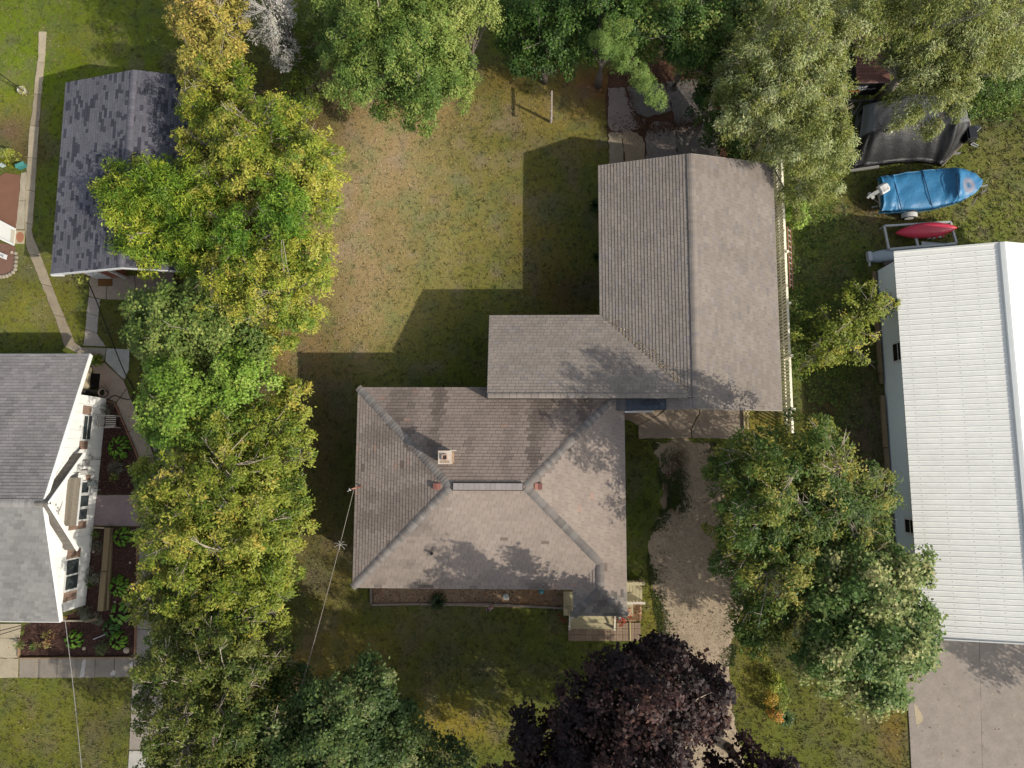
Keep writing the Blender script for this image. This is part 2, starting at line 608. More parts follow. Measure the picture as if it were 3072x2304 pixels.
def build_ground_sheets():
    def gravel(x, y):
        u, v = proj(x, y, 0 * x)
        n = fbm(x, y, 1.3, 31)
        n3 = fbm(x, y, 5, 37)
        c = S(180, 162, 136)[None] * (0.82 + .36 * n[:, None]) * (.85 + .3 * n3[:, None])
        # worn earthy middle strip and soil edges
        mid = np.exp(-((u - 2015) / 34) ** 2 - ((v - 1455) / 85) ** 2) * 1.3
        mid2 = np.exp(-((u - 2040) / 30) ** 2 - ((v - 1370) / 60) ** 2) * .6
        w = np.clip((mid + mid2) * (.5 + n3), 0, 1)[:, None]
        c = c * (1 - w) + S(96, 80, 60)[None] * w
        tr = np.exp(-((u - 2150) / 60) ** 2 - ((v - 1500) / 200) ** 2)[:, None] * .5
        return c * (1 - tr) + S(150, 124, 100)[None] * tr
    sheet("gravel_driveway", [(1962, 1319), (1978, 1400), (1992, 1480), (1985, 1545), (1958, 1600), (1948, 1690), (1958, 1760), (1985, 1830), (1985, 1900), (2010, 1980),
                              (2035, 2060), (2040, 2150), (2020, 2304), (1990, 2480), (2240, 2480), (2235, 2304), (2215, 2200), (2196, 2080), (2188, 1990), (2214, 1900), (2222, 1800), (2200, 1650), (2180, 1500), (2140, 1319)],
          .012, gravel, m_gravel(), 7, .20, .12)
    w = empty_struct("garage_apron")
    h = .05
    slab("concrete_slab", [(1868, 1226), (1998, 1226), (1972, 1246), (1940, 1262), (1914, 1276), (1905, 1272), (1895, 1264), (1868, 1258)], h, S(150, 132, 114), m_conc(), w, 31, .02, -.05, .2)
    slab("concrete_slab", [(2001, 1226), (2098, 1226), (2098, 1240), (2084, 1262), (2072, 1290), (2074, 1314), (1917, 1316), (1916, 1277), (1942, 1264), (1974, 1248)], h, S(158, 142, 124), m_conc(), w, 32, .02, -.05, .2)
    slab("concrete_slab", [(2101, 1226), (2232, 1226), (2232, 1290), (2220, 1316), (2077, 1314), (2075, 1291), (2087, 1263), (2101, 1241)], h + .004, S(150, 136, 120), m_conc(), w, 33, .02, -.05, .2)
    # broken concrete pad north of the garage, needle litter in its joints
    w = empty_struct("old_concrete_pad")

    def litter(x, y):
        n = fbm(x, y, 2, 51)
        return S(92, 66, 50)[None] * (.6 + .8 * n[:, None])
    sheet("needle_litter", [(1815, 215), (1880, 190), (1960, 170), (2060, 180), (2170, 210), (2185, 340), (2180, 520), (1830, 520), (1822, 400)], .010, litter, m_soil(), 41, .15, .2)
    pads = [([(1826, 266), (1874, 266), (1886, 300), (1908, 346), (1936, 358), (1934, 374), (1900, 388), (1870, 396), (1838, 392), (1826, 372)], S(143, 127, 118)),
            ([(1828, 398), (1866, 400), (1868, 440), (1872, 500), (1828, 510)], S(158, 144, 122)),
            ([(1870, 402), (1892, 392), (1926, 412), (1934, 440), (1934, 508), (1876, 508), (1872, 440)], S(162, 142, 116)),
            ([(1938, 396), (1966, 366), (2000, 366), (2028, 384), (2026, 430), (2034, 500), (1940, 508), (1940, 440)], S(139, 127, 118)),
            ([(2032, 382), (2090, 374), (2150, 380), (2160, 500), (2038, 500), (2030, 430)], S(118, 111, 102)),  # from here on, tree shade is put into the slab greys
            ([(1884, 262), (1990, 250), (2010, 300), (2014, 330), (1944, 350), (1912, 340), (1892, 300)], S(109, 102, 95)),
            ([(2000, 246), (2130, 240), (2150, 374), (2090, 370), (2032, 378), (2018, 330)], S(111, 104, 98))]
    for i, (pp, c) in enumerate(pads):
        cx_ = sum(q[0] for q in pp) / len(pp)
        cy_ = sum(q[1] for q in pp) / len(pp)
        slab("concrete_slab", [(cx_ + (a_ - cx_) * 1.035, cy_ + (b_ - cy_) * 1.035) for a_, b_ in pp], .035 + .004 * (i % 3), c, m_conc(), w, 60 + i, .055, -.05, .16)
    # neighbour's wide drive
    w = empty_struct("concrete_drive")
    slab("concrete_slab", [(2700, 1900), (2937.3, 1900), (2951.3, 2480), (2742, 2480), (2730, 2210), (2722, 2080)], .03, S(158, 147, 136), m_conc(), w, 71, .004)
    slab("concrete_slab", [(2938, 1900), (3300, 1900), (3330, 2480), (2952, 2480)], .031, S(157.5, 146.5, 135.5), m_conc(), w, 72, .004)
    slab("sand_patch", [(2742, 2110), (2752, 2118), (2768, 2148), (2770, 2162), (2756, 2174), (2748, 2172)], .0345, S(188, 172, 142), m_conc(), w, 73, .03, .03, .15)

    def mulch(x, y):
        n = fbm(x, y, 3, 61)
        return S(84, 62, 54)[None] * (.65 + .7 * n[:, None])
    sheet("mulch_bed", [(318, 1192), (345, 1206), (374, 1275), (403, 1345), (430, 1420), (433, 1484), (292, 1484)], .03, mulch, m_soil(), 81, .015, .18)
    sheet("mulch_bed", [(278, 1580), (414, 1580), (413, 1740), (404, 1968), (62, 1972), (57, 1916), (70, 1908), (74, 1868), (180, 1860), (252, 1820), (262, 1740)], .03, mulch, m_soil(), 82, .015, .18)

    def chips(x, y):
        n = fbm(x, y, 6, 65)
        u, v = proj(x, y, 0 * x)
        w_ = np.exp(-((u - 1590) / 45) ** 2)[:, None] * .5
        c = S(182, 156, 128)[None] * (.7 + .6 * n[:, None])
        return c * (1 - w_) + S(196, 142, 84)[None] * w_
    sheet("chip_bed", [(1117, 1752), (1688, 1752), (1700, 1850), (1690, 1826), (1117, 1812)], .03, chips, m_soil(), 83, .01, .16)
    sheet("chip_bed", [(1830, 1760), (1924, 1806), (1924, 1862), (1890, 1866), (1800, 1866)], .028, lambda x, y: S(190, 150, 120)[None] * (.6 + .7 * fbm(x, y, 6, 66)[:, None]), m_soil(), 84, .02, .14)
    # brown patio by the corner of the photo, planting bed below it
    o = slab("brown_patio", [(-140, 530), (0, 528), (14, 518), (58, 524), (57, 580), (46, 690), (0, 663), (-140, 600)], .045, S(136, 98, 78), mat("painted_floor", .8, 2.5, .10, .05, 60, .2), None, 91, .01)
    kind(o, 'structure')
    o = slab("brown_patio", [(-140, 690), (0, 727), (42, 737), (46, 760), (48, 800), (30, 826), (0, 832), (-140, 800)], .03, S(132, 100, 84), mat("painted_floor"), None, 92, .02)
    kind(o, 'structure')


# ------------------------------------------------------------------ shingled roofs
def clip_rect(poly, x0, x1, y0, y1):
    def cl(ps, f):
        out = []
        for i in range(len(ps)):
            a, b = ps[i], ps[(i + 1) % len(ps)]
            fa, fb = f(a), f(b)
            if fa >= 0:
                out.append(a)
            if (fa >= 0) != (fb >= 0):
                t = fa / (fa - fb)
                out.append((a[0] + (b[0] - a[0]) * t, a[1] + (b[1] - a[1]) * t))
        return out
    ps = poly
    for f in (lambda p: p[0] - x0, lambda p: x1 - p[0], lambda p: p[1] - y0, lambda p: y1 - p[1]):
        ps = cl(ps, f)
        if len(ps) < 3:
            return None
    return ps


def roof_tabs(poly, colf, expo=.14, tabw=.305, butt=.020, lam=False, seed=0):
    """every shingle tab of one roof plane: list of (verts, faces, colour, pixel area)"""
    r = random.Random(seed)
    p3 = [Vector(p) for p in poly]
    n = (p3[1] - p3[0]).cross(p3[2] - p3[0]).normalized()
    if n.z < 0:
        n = -n
    e = Vector((-n.y, n.x, 0)).normalized()
    s = n.cross(e).normalized()
    if s.z < 0:
        e, s = -e, -s
    o = min(p3, key=lambda p: p.z)
    q = [((p - o).dot(e), (p - o).dot(s)) for p in p3]
    x0, x1 = min(p[0] for p in q), max(p[0] for p in q)
    y1 = max(p[1] for p in q)
    out = []
    row = 0
    y = 0.0
    while y < y1 - .01:
        off = (row % 2) * .5 * tabw + (row // 2 % 3) * .09 if not lam else r.uniform(0, tabw)
        x = x0 - off - tabw
        while x < x1:
            w = tabw if not lam else r.uniform(.16, .46)
            gap = .009
            ps = clip_rect(q, x + gap / 2, x + w - gap / 2, y, min(y + expo, y1))
            xa = x
            x += w
            if not ps:
                continue
            area = abs(sum(ps[i][0] * ps[(i + 1) % len(ps)][1] - ps[(i + 1) % len(ps)][0] * ps[i][1] for i in range(len(ps)))) / 2
            if area < .0006:
                continue
            jz = r.uniform(0, .004)
            bt = butt + jz
            raised = lam and r.random() < .26
            top = [o + e * a + s * b + n * (.004 + bt * (1 - (b - y) / expo) + (.008 if raised else 0)) for a, b in ps]
            bot = [o + e * a + s * b - n * .002 for a, b in ps]
            k = len(ps)
            V = [tuple(p) for p in top] + [tuple(p) for p in bot]
            F = [tuple(range(k))] + [(k + i, k + (i + 1) % k, (i + 1) % k, i) for i in range(k)]
            c = o + e * (xa + w / 2) + s * (y + expo / 2)
            col = colf(c, r, raised)
            uv = [proj(*p) for p in top]
            pa = abs(sum(uv[i][0] * uv[(i + 1) % k][1] - uv[(i + 1) % k][0] * uv[i][1] for i in range(k))) / 2
            cu, cv = proj(*c)
            if not (0 < cu < 3072 and 0 < cv < 2304):
                pa *= .01
            out.append((V, F, col, pa))
        y += expo
        row += 1
    return out


def lay_shingles(roof, tabs, single=300):
    order = sorted(range(len(tabs)), key=lambda i: -tabs[i][3])
    solo = set(order[:single])
    rest = MB()
    for i, (V, F, col, pa) in enumerate(tabs):
        if i in solo:
            MB(col).add(V, F).obj("shingle", m_shingle(), roof)
        else:
            rest.add(V, F, col)
    kind(rest.obj("shingle_field", m_shingle(), roof), 'stuff')


def deck_faces(mb, poly, t=.14, col=None):
    k = len(poly)
    top = [tuple(p) for p in poly]
    bot = [(p[0], p[1], p[2] - t) for p in poly]
    n = (Vector(poly[1]) - Vector(poly[0])).cross(Vector(poly[2]) - Vector(poly[0]))
    if n.z < 0:
        top, bot = top[::-1], bot[::-1]
    mb.add(top + bot, [tuple(range(k)), tuple(range(2 * k - 1, k - 1, -1))] + [(k + i, k + (i + 1) % k, (i + 1) % k, i) for i in range(k)], col)


def caps(roof, a, b, w, colf, step=.145, seed=0, name="cap_shingle", hump=.05, z=.03):
    """overlapping cap shingles along a hip or ridge from low a to high b, bent over the crest"""
    r = random.Random(seed)
    a, b = Vector(a), Vector(b)
    L = (b - a).length
    d = (b - a) / L
    x = d.cross(Vector((0, 0, 1))).normalized()
    up = x.cross(d).normalized()
    n = int(L / step)
    for i in range(n):
        p0 = a + d * (i * step)
        p1 = a + d * min(L, (i + 1.35) * step)
        V = []
        ww = w * r.uniform(.94, 1.04)
        for p, lift in ((p0, .022), (p1, .004)):
            for sx, dz in ((-1, -hump), (-.45, -hump * .25), (0, 0), (.45, -hump * .25), (1, -hump)):
                V.append(tuple(p + x * (sx * ww / 2) + up * (dz + z + lift)))
        for sx, dz in ((-1, -hump), (-.45, -hump * .25), (0, 0), (.45, -hump * .25), (1, -hump)):
            V.append(tuple(p0 + x * (sx * ww / 2) + up * (dz + z - .012)))
        F = [(k, k + 1, k + 6, k + 5) for k in range(4)] + [(10 + k, 11 + k, k + 1, k) for k in range(4)]
        MB(colf(p0, r)).add(V, F).obj(name, m_shingle(), roof)


ZH, ZR = 2.8206, 4.0377            # house eave and ridge
HX0, HX1, HYN, HYS, HYP = -7.5414, 3.792, 3.28, -5.0747, -6.1173
RW, RE, RY = -3.3776, -.3462, -.8602


def house_col(c, r, raised):
    g = r.uniform(.93, 1.07)
    n = float(fbm(np.array([c.x]), np.array([c.y]), .5, 5)[0])
    n2 = float(fbm(np.array([c.x * 1.5]), np.array([c.y * .3]), 1.0, 15)[0])
    base = S(165, 151, 139) * (.90 + .20 * n)
    if r.random() < .010:
        base = S(176, 150, 134)
    if r.random() < .004:
        base = S(136, 120, 108)
    # algae streaks on the north slope, running down from the ridge; some on the west
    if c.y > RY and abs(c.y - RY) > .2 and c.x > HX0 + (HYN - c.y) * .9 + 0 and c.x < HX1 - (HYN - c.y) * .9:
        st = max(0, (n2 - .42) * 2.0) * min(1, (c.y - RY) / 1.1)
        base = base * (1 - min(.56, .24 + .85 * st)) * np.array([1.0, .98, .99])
    elif c.x < RW and c.x < HX0 + 4.1:
        st = max(0, (fbm(np.array([c.x * .6]), np.array([c.y * 1.6]), 1, 44)[0] - .55) * 3)
        base = base * (.88 - min(.2, st * .5))
    if c.y < -5.2 and c.x > 1.5:                       # lichen and soot on the porch end
        st = max(0, float(fbm(np.array([c.x]), np.array([c.y]), 1.8, 71)[0]) - .40) * 2.2
        base = base * (1 - min(.5, st)) * np.array([.9, .97, 1.0])
    if c.y < -4.2 and c.x < 1.5 and c.x > HX0 + .4:
        st = max(0, float(fbm(np.array([c.x * 2]), np.array([c.y]), 1, 72)[0]) - .5) * max(0, (-4.4 - c.y)) * 3
        base = base * (1 - min(.4, st))
    return np.clip(base * g, .01, .8)


def garage_col(c, r, raised):
    n = float(fbm(np.array([c.x]), np.array([c.y]), .8, 6)[0])
    base = S(151, 141, 131) * (.9 + .2 * n)
    if r.random() < .10:
        base = base * np.array([.93, .95, 1.02])
    return np.clip(base * r.uniform(.90, 1.09), .01, .8)


def cap_col(p, r):
    return np.clip(S(142, 134, 127) * r.uniform(.74, 1.12) * (np.array([.96, 1, 1.02]) if r.random() < .5 else 1), .01, .8)


def walls_box(name, poly, z0, z1, col, parent, material=None):
    return MB(col).prism(poly, z0, z1).obj(name, material or m_paint(), parent)


def build_house():
    t = thing("hip_roof_house", "brown shingled hip roof house with a square brick chimney, in the middle of the lot", "house")
    o = .42
    NOGRASS.append([(HX0 + o, HYN - o), (HX0 + o, HYS + o), (1.6 + o, HYS + o), (HX1 - o, HYS + o), (HX1 - o, HYN - o)])
    walls_box("wall", [(HX0 + o, HYN - o), (HX0 + o, HYS + o), (HX1 - o, HYS + o), (HX1 - o, HYN - o)], -.1, ZH - .1, S(206, 200, 186), t)
    pitch = (ZR - ZH) / (RY - HYS)
    xp0 = 1.60
    xr = (xp0 + HX1) / 2
    zp = ZH + (ZR - ZH) / (HX1 - RE) * (HX1 - xr)
    y1 = HYS + (HX1 - xr) * (RY - HYS) / (HX1 - RE)
    y2 = HYP + (HX1 - xr)
    A = lambda x, y, z: (x, y, z)
    NE, NW, SW, RWp, REp = A(HX1, HYN, ZH), A(HX0, HYN, ZH), A(HX0, HYS, ZH), A(RW, RY, ZR), A(RE, RY, ZR)
    P1, P2 = A(xr, y1, zp), A(xr, y2, zp)
    PS, PE, PI = A(xp0, HYP, ZH), A(HX1, HYP, ZH), A(xp0, HYS, ZH)
    M1 = A(HX1, y1, ZH)
    faces = [[NE, NW, RWp, REp], [NW, SW, RWp], [SW, PI, P1, REp, RWp], [NE, REp, P1, M1], [M1, P1, P2, PE], [PI, PS, P2, P1], [PS, PE, P2]]
    mb = MB(S(96, 86, 78))
    for f in faces:
        deck_faces(mb, f, .13)
    roof = mb.obj("roof", m_shingle(), t)
    tabs = []
    for i, f in enumerate(faces):
        tabs += roof_tabs(f, house_col, .14, .305, (.022, .017, .009, .009, .009, .02, .012)[i], False, 100 + i)
    lay_shingles(roof, tabs)
    for i, (a, b) in enumerate(((NW, RWp), (SW, RWp), (NE, REp), (P1, REp), (PS, P2), (PE, P2), (P2, P1))):
        caps(roof, a, b, .33, cap_col, .145 if i < 4 else .15, 200 + i)
    # drip edges and gutter
    mb = MB(S(176, 168, 156))
    loop = [NE, NW, SW, PI, PS, PE]
    for a, b in zip(loop, loop[1:] + loop[:1]):
        mb.bar((a[0], a[1], a[2] - .05), (b[0], b[1], b[2] - .05), .035, .10)
    mb.obj("drip_edge", m_metal(), t)
    # low ridge vent
    mb = MB(S(150, 142, 138))
    z = ZR + .055
    x0, x1 = RW + .12, RE - .12
    mb.prism([(x0, RY - .14), (x1, RY - .14), (x1, RY + .14), (x0, RY + .14)], z - .015, z + .05)
    mb.prism([(x0 + .03, RY - .05), (x1 - .03, RY - .05), (x1 - .03, RY + .05), (x0 + .03, RY + .05)], z + .05, z + .065)
    rv = mb.obj("ridge_vent", m_shingle(), t)
    n = 13
    for i in range(n):
        xa = x0 + (x1 - x0) * i / n
        MB(S(164, 156, 152) * random.uniform(.92, 1.05)).prism([(xa + .004, RY - .13), (xa + (x1 - x0) / n - .004, RY - .13), (xa + (x1 - x0) / n - .004, RY + .13), (xa + .004, RY + .13)], z + .05, z + .072).obj("cap_shingle", m_shingle(), rv)
    MB(S(30, 26, 24)).prism([(x0 - .03, RY - .165), (x1 + .03, RY - .165), (x1 + .03, RY + .165), (x0 - .03, RY + .165)], z - .03, z + .012).obj("vent_gap", m_dark(), rv)
    # chimney
    cx, cy, _ = P(1333, 1372, 4.9)
    zt = 4.72
    ch = MB(S(198, 178, 156)).prism([(cx - .165, cy - .165), (cx + .165, cy - .165), (cx + .165, cy + .165), (cx - .165, cy + .165)], 3.2, zt - .02).obj("chimney", m_conc(), t)
    r = random.Random(4)
    for row in range(13):
        z = 3.42 + row * .094
        for side in range(4):
            for k in range(2):
                L = .262
                off = (-.262 + .0) if row % 2 == 0 else -.262
                c0 = -.13 + k * .262 - (.0 if row % 2 else .0)
                if side % 2 == 0:
                    pos = (cx + c0 * .88, cy + (.205 if side == 0 else -.205), z)
                    sz = (L * .88 - .012, .09, .082)
                else:
                    pos = (cx + (.205 if side == 1 else -.205), cy + c0, z)
                    sz = (.09, .378 / 2 - .012 if False else .176, .082)
                if side % 2 == 1:
                    pos = (pos[0], cy + (-.094 + k * .188), z)
                MB(S(188, 160, 132) * r.uniform(.8, 1.12)).box(pos, sz).obj("brick", m_conc(), ch)
    mb = MB(S(206, 192, 174))
    q = .265
    hq = .115
    for a, b in (((-q, -q), (q, -hq)), ((-q, hq), (q, q)), ((-q, -hq), (-hq, hq)), ((hq, -hq), (q, hq))):
        mb.prism([(cx + a[0], cy + a[1]), (cx + b[0], cy + a[1]), (cx + b[0], cy + b[1]), (cx + a[0], cy + b[1])], zt - .02, zt + .05)
    mb.obj("chimney_cap", m_conc(), ch)
    mb = MB(S(206, 176, 158))
    hq, hi = .112, .082
    for a, b in (((-hq, -hq), (hq, -hi)), ((-hq, hi), (hq, hq)), ((-hq, -hi), (-hi, hi)), ((hi, -hi), (hq, hi))):
        mb.prism([(cx + a[0], cy + a[1]), (cx + b[0], cy + a[1]), (cx + b[0], cy + b[1]), (cx + a[0], cy + b[1])], zt - .3, zt + .15)
    mb.obj("flue_liner", m_conc(), ch)
    MB(S(14, 12, 11)).prism([(cx - .082, cy - .082), (cx + .082, cy - .082), (cx + .082, cy + .082), (cx - .082, cy + .082)], zt - .35, zt - .25).obj("flue_bottom", m_dark(), ch)
    MB(S(226, 214, 196)).bar((cx + .2, cy + .27, zt + .06), (cx + .46, cy + .275, zt + .06), .03, .03).obj("cap_arm", m_metal(), ch)
    mb = MB(S(168, 146, 124))
    for k in range(4):
        mb.prism([(cx - .19 + .1 * k, cy - .22), (cx - .11 + .1 * k, cy - .22), (cx - .11 + .1 * k, cy - .13), (cx - .19 + .1 * k, cy - .13)], zt + .05, zt + .058)
    mb.obj("mortar_patch", m_conc(), ch)
    # box vents near the ridge ends
    for (u, v, zz) in ((1312, 1459, 3.85), (1615, 1459, 3.85)):
        bx, by, _ = P(u, v, zz)
        s_ = -1 if u < 1500 else 1
        mb = MB(S(168, 112, 96))
        mb.prism([(bx - .15, by - .12), (bx + .15, by - .12), (bx + .15, by + .12), (bx - .15, by + .12)], zz - .15,
                 [zz + (.14 if s_ > 0 else .10), zz + (.10 if s_ > 0 else .14), zz + (.10 if s_ > 0 else .14), zz + (.14 if s_ > 0 else .10)])
        bv = mb.obj("box_vent", m_metal(), t)
        MB(S(134, 86, 74)).prism([(bx + s_ * .01, by - .125), (bx + s_ * .155, by - .125), (bx + s_ * .155, by + .125), (bx + s_ * .01, by + .125)], zz + .05, zz + .135).obj("vent_hood", m_metal(), bv)
        MB(S(150, 100, 84)).prism([(bx - .22, by - .18), (bx + .22, by - .18), (bx + .22, by + .18), (bx - .22, by + .18)], zz - .15, [zz - .02 - s_ * .0 + (.06 if s_ > 0 else -.06), zz + (-.06 if s_ > 0 else .06), zz + (-.06 if s_ > 0 else .06), zz + (.06 if s_ > 0 else -.06)]).obj("vent_flange", m_metal(), bv)
    bx, by, _ = P(1296, 1660, 3.25)
    mb = MB(S(30, 30, 32))
    mb.lathe((bx, by, 3.1), [(.10, 0), (.075, .06), (.055, .1), (.05, .42), (.03, .42)], 14)
    mb.prism([(bx - .16, by - .17), (bx + .16, by - .17), (bx + .16, by + .16), (bx - .16, by + .16)], 3.0, [3.135, 3.135, 3.225, 3.225])
    mb.obj("plumbing_vent", m_dark(), t)
    # service mast over the west eave
    mx, my, _ = P(1078, 1462, 3.0)
    ms = MB(S(150, 92, 70)).tube([(mx + .05, my + .05, 2.8), (mx, my, 3.5), (mx - .15, my - .04, 3.62), (mx - .24, my - .06, 3.52)], .035, 8).obj("service_mast", m_metal(), t)
    mb = MB(S(200, 196, 190))
    mb.lathe((mx - .26, my - .07, 3.46), [(.05, 0), (.06, .04), (.04, .10)], 10)
    mb.bar((mx - .28, my - .1, 3.4), (mx - .4, my - .16, 3.36), .03, .03)
    mb.obj("insulator", m_plastic(), ms)
    return t


ZG, ZGR = 2.6326, 3.7811
GX0, GX1, GYN, GYS, WY, WX = 2.8387, 10.4619, 13.1795, 2.3208, 6.4458, -1.9317


def build_garage():
    t = thing("l_shaped_garage", "long taupe shingled gable garage with a low wing joining it to the house", "garage")
    o = .35
    xr = (GX0 + GX1) / 2
    p = (ZGR - ZG) / (xr - GX0)
    NOGRASS.append([(GX0 + o, GYN - o), (GX0 + o, GYS + o), (GX1 - o, GYS + o), (GX1 - o, GYN - o)])
    NOGRASS.append([(WX + o, WY - o), (WX + o, 2.6), (GX0 + 1, 2.6), (GX0 + 1, WY - o)])
    walls_box("wall", [(GX0 + o, GYS + o), (GX1 - o, GYS + o), (GX1 - o, GYN - o), (GX0 + o, GYN - o)], -.1, ZG - .02, S(206, 200, 188), t)
    mb = MB(S(206, 200, 188))
    for y0 in (GYN - o - .1, GYS + o):
        mb.add([(GX0 + o, y0, ZG - .02), (GX1 - o, y0, ZG - .02), (xr, y0, ZGR - .2), (GX0 + o, y0 + .1, ZG - .02), (GX1 - o, y0 + .1, ZG - .02), (xr, y0 + .1, ZGR - .2)],
               [(0, 1, 2), (5, 4, 3), (0, 2, 5, 3), (2, 1, 4, 5), (1, 0, 3, 4)])
    mb.obj("gable_wall", m_paint(), t)
    walls_box("wing_wall", [(WX + o, HYN - .2), (GX0 + .3, HYN - .2), (GX0 + .3, WY - o), (WX + o, WY - o)], -.1, ZG - .05, S(206, 200, 188), t)
    # roof planes: east slope, west slope (with valley), wing north slope
    yt = 2.78
    zt = ZG + p * (WY - yt)
    xv = GX0 + (WY - yt)
    E = [(GX1, GYS, ZG), (GX1, GYN, ZG), (xr, GYN, ZGR), (xr, GYS, ZGR)]
    W1 = [(GX0, GYN, ZG), (GX0, WY, ZG), (xr, WY, ZGR), (xr, GYN, ZGR)]
    W2 = [(GX0, WY, ZG), (xv, yt, zt), (xr, yt, ZGR), (xr, WY, ZGR)]
    xc = 5.42
    W3 = [(xv, yt, zt), (xc, yt, ZG + p * (xc - GX0)), (xc, GYS, ZG + p * (xc - GX0)), (xr, GYS, ZGR), (xr, yt, ZGR)]
    W3 = [(xc, GYS, ZG + p * (xc - GX0)), (xr, GYS, ZGR), (xr, yt, ZGR), (xc, yt, ZG + p * (xc - GX0))]
    NW_ = [(GX0, WY, ZG), (WX, WY, ZG), (WX, yt, zt), (xv, yt, zt)]
    mb = MB(S(96, 86, 80))
    for f in (E, W1, W2, W3, NW_):
        deck_faces(mb, f, .13)
    mb.prism([(WX, yt - .03), (xv, yt - .03), (xv, yt), (WX, yt)], ZG + .3, zt)
    roof = mb.obj("roof", m_shingle(), t)
    tabs = []
    for i, f in enumerate((E, W1, W2, W3, NW_)):
        tabs += roof_tabs(f, garage_col, .14, .305, (.009, .019, .019, .019, .018)[i], False, 300 + i)
    lay_shingles(roof, tabs)
    caps(roof, (xr, GYS, ZGR), (xr, GYN, ZGR), .34, lambda q, r: garage_col(q, r, 0) * .98, .15, 310, hump=.045, z=.028)
    caps(roof, (WX + .02, yt + .06, zt), (xv - .1, yt + .06, zt), .2, lambda q, r: garage_col(q, r, 0), .3, 311, hump=.02, z=.02)
    mb = MB(S(178, 168, 156))
    for a, b in (((GX0, GYN, ZG), (GX0, WY, ZG)), ((GX0, WY, ZG), (WX, WY, ZG)), ((WX, WY, ZG), (WX, yt, zt)), ((GX0, GYN, ZG), (xr, GYN, ZGR)), ((xr, GYN, ZGR), (GX1, GYN, ZG)),
                 ((GX1, GYN, ZG), (GX1, GYS, ZG)), ((GX1, GYS, ZG), (xr, GYS, ZGR)), ((xr, GYS, ZGR), (xc, GYS, ZG + p * (xc - GX0)))):
        mb.bar((a[0], a[1], a[2] - .045), (b[0], b[1], b[2] - .045), .035, .10)
    mb.obj("drip_edge", m_metal(), t)
    # rolled dark membrane over the joint to the house
    mx0, mx1, my0, my1 = 3.46, xc + .02, GYS - .02, 2.90
    za, zb = 3.16, ZG + p * (xc - GX0) + .035
    g = 14
    V, F, K = [], [], []
    for j in range(6):
        for i in range(g + 1):
            x = mx0 + (mx1 - mx0) * i / g
            y = my0 + (my1 - my0) * j / 5
            z = za + (zb - za) * i / g + .012 * math.sin(i * 1.9 + j) - (.2, .12, .04)[i] * 1.0 if i < 3 else za + (zb - za) * i / g + .012 * math.sin(i * 1.9 + j)
            V.append((x, y, z))
            sc_ = 1 + .3 * math.sin(i * 3.1 + j * .7) * .3
            c = S(74, 82, 90) * sc_
            if i < 3:
                c = S(120, 116, 112)
            K.append(c)
    for j in range(5):
        for i in range(g):
            a = j * (g + 1) + i
            F.append((a, a + 1, a + g + 2, a + g + 1))
    m = newmesh("flat_membrane", V, F, mat("bitumen", .75, 8, .2, .1, 40, .3), t, np.array(K), True)
    mb = MB(S(70, 76, 84))
    mb.bar((mx0 + .3, my0, za - .05), (mx1, my0, zb - .05), .03, .14)
    mb.bar((mx1, my0, zb - .04), (mx1, my1, zb - .04), .03, .10)
    mb.obj("membrane_edge", m_dark(), m)
    pts = [P(1922 + dx, 1208 + dy, 3.27)[:2] for dx, dy in ((0, 4), (6, -4), (14, -8), (24, -9), (32, -7), (42, -6), (50, -2), (57, 4), (52, 7), (38, 8), (24, 9), (8, 9))]
    zz = [za + (zb - za) * (q[0] - mx0) / (mx1 - mx0) + .022 for q in pts]
    MB(S(34, 38, 48)).prism(pts, [z - .012 for z in zz], zz).obj("tar_patch", mat("tar", .35, 8, .1, 0, 1, .5), m)
    MB(S(236, 236, 232)).bar((3.80, GYS - .09, 3.0), (5.0, GYS - .06, 2.96), .07, .05).obj("gutter", m_metal(), t)
    # overhead door and frame on the south gable
    MB(S(214, 208, 196)).prism([(5.6, GYS + o - .03), (8.4, GYS + o - .03), (8.4, GYS + o - .005), (5.6, GYS + o - .005)], .06, 2.2).obj("garage_door", m_paint(), t)
    bx, by, _ = P(2097, 1222, 3.0)
    MB(S(200, 196, 190)).bar((bx - .12, GYS + .30, 2.45), (bx + .12, GYS + .30, 2.45), .12, .12).obj("gable_light", m_metal(), t)
    return t


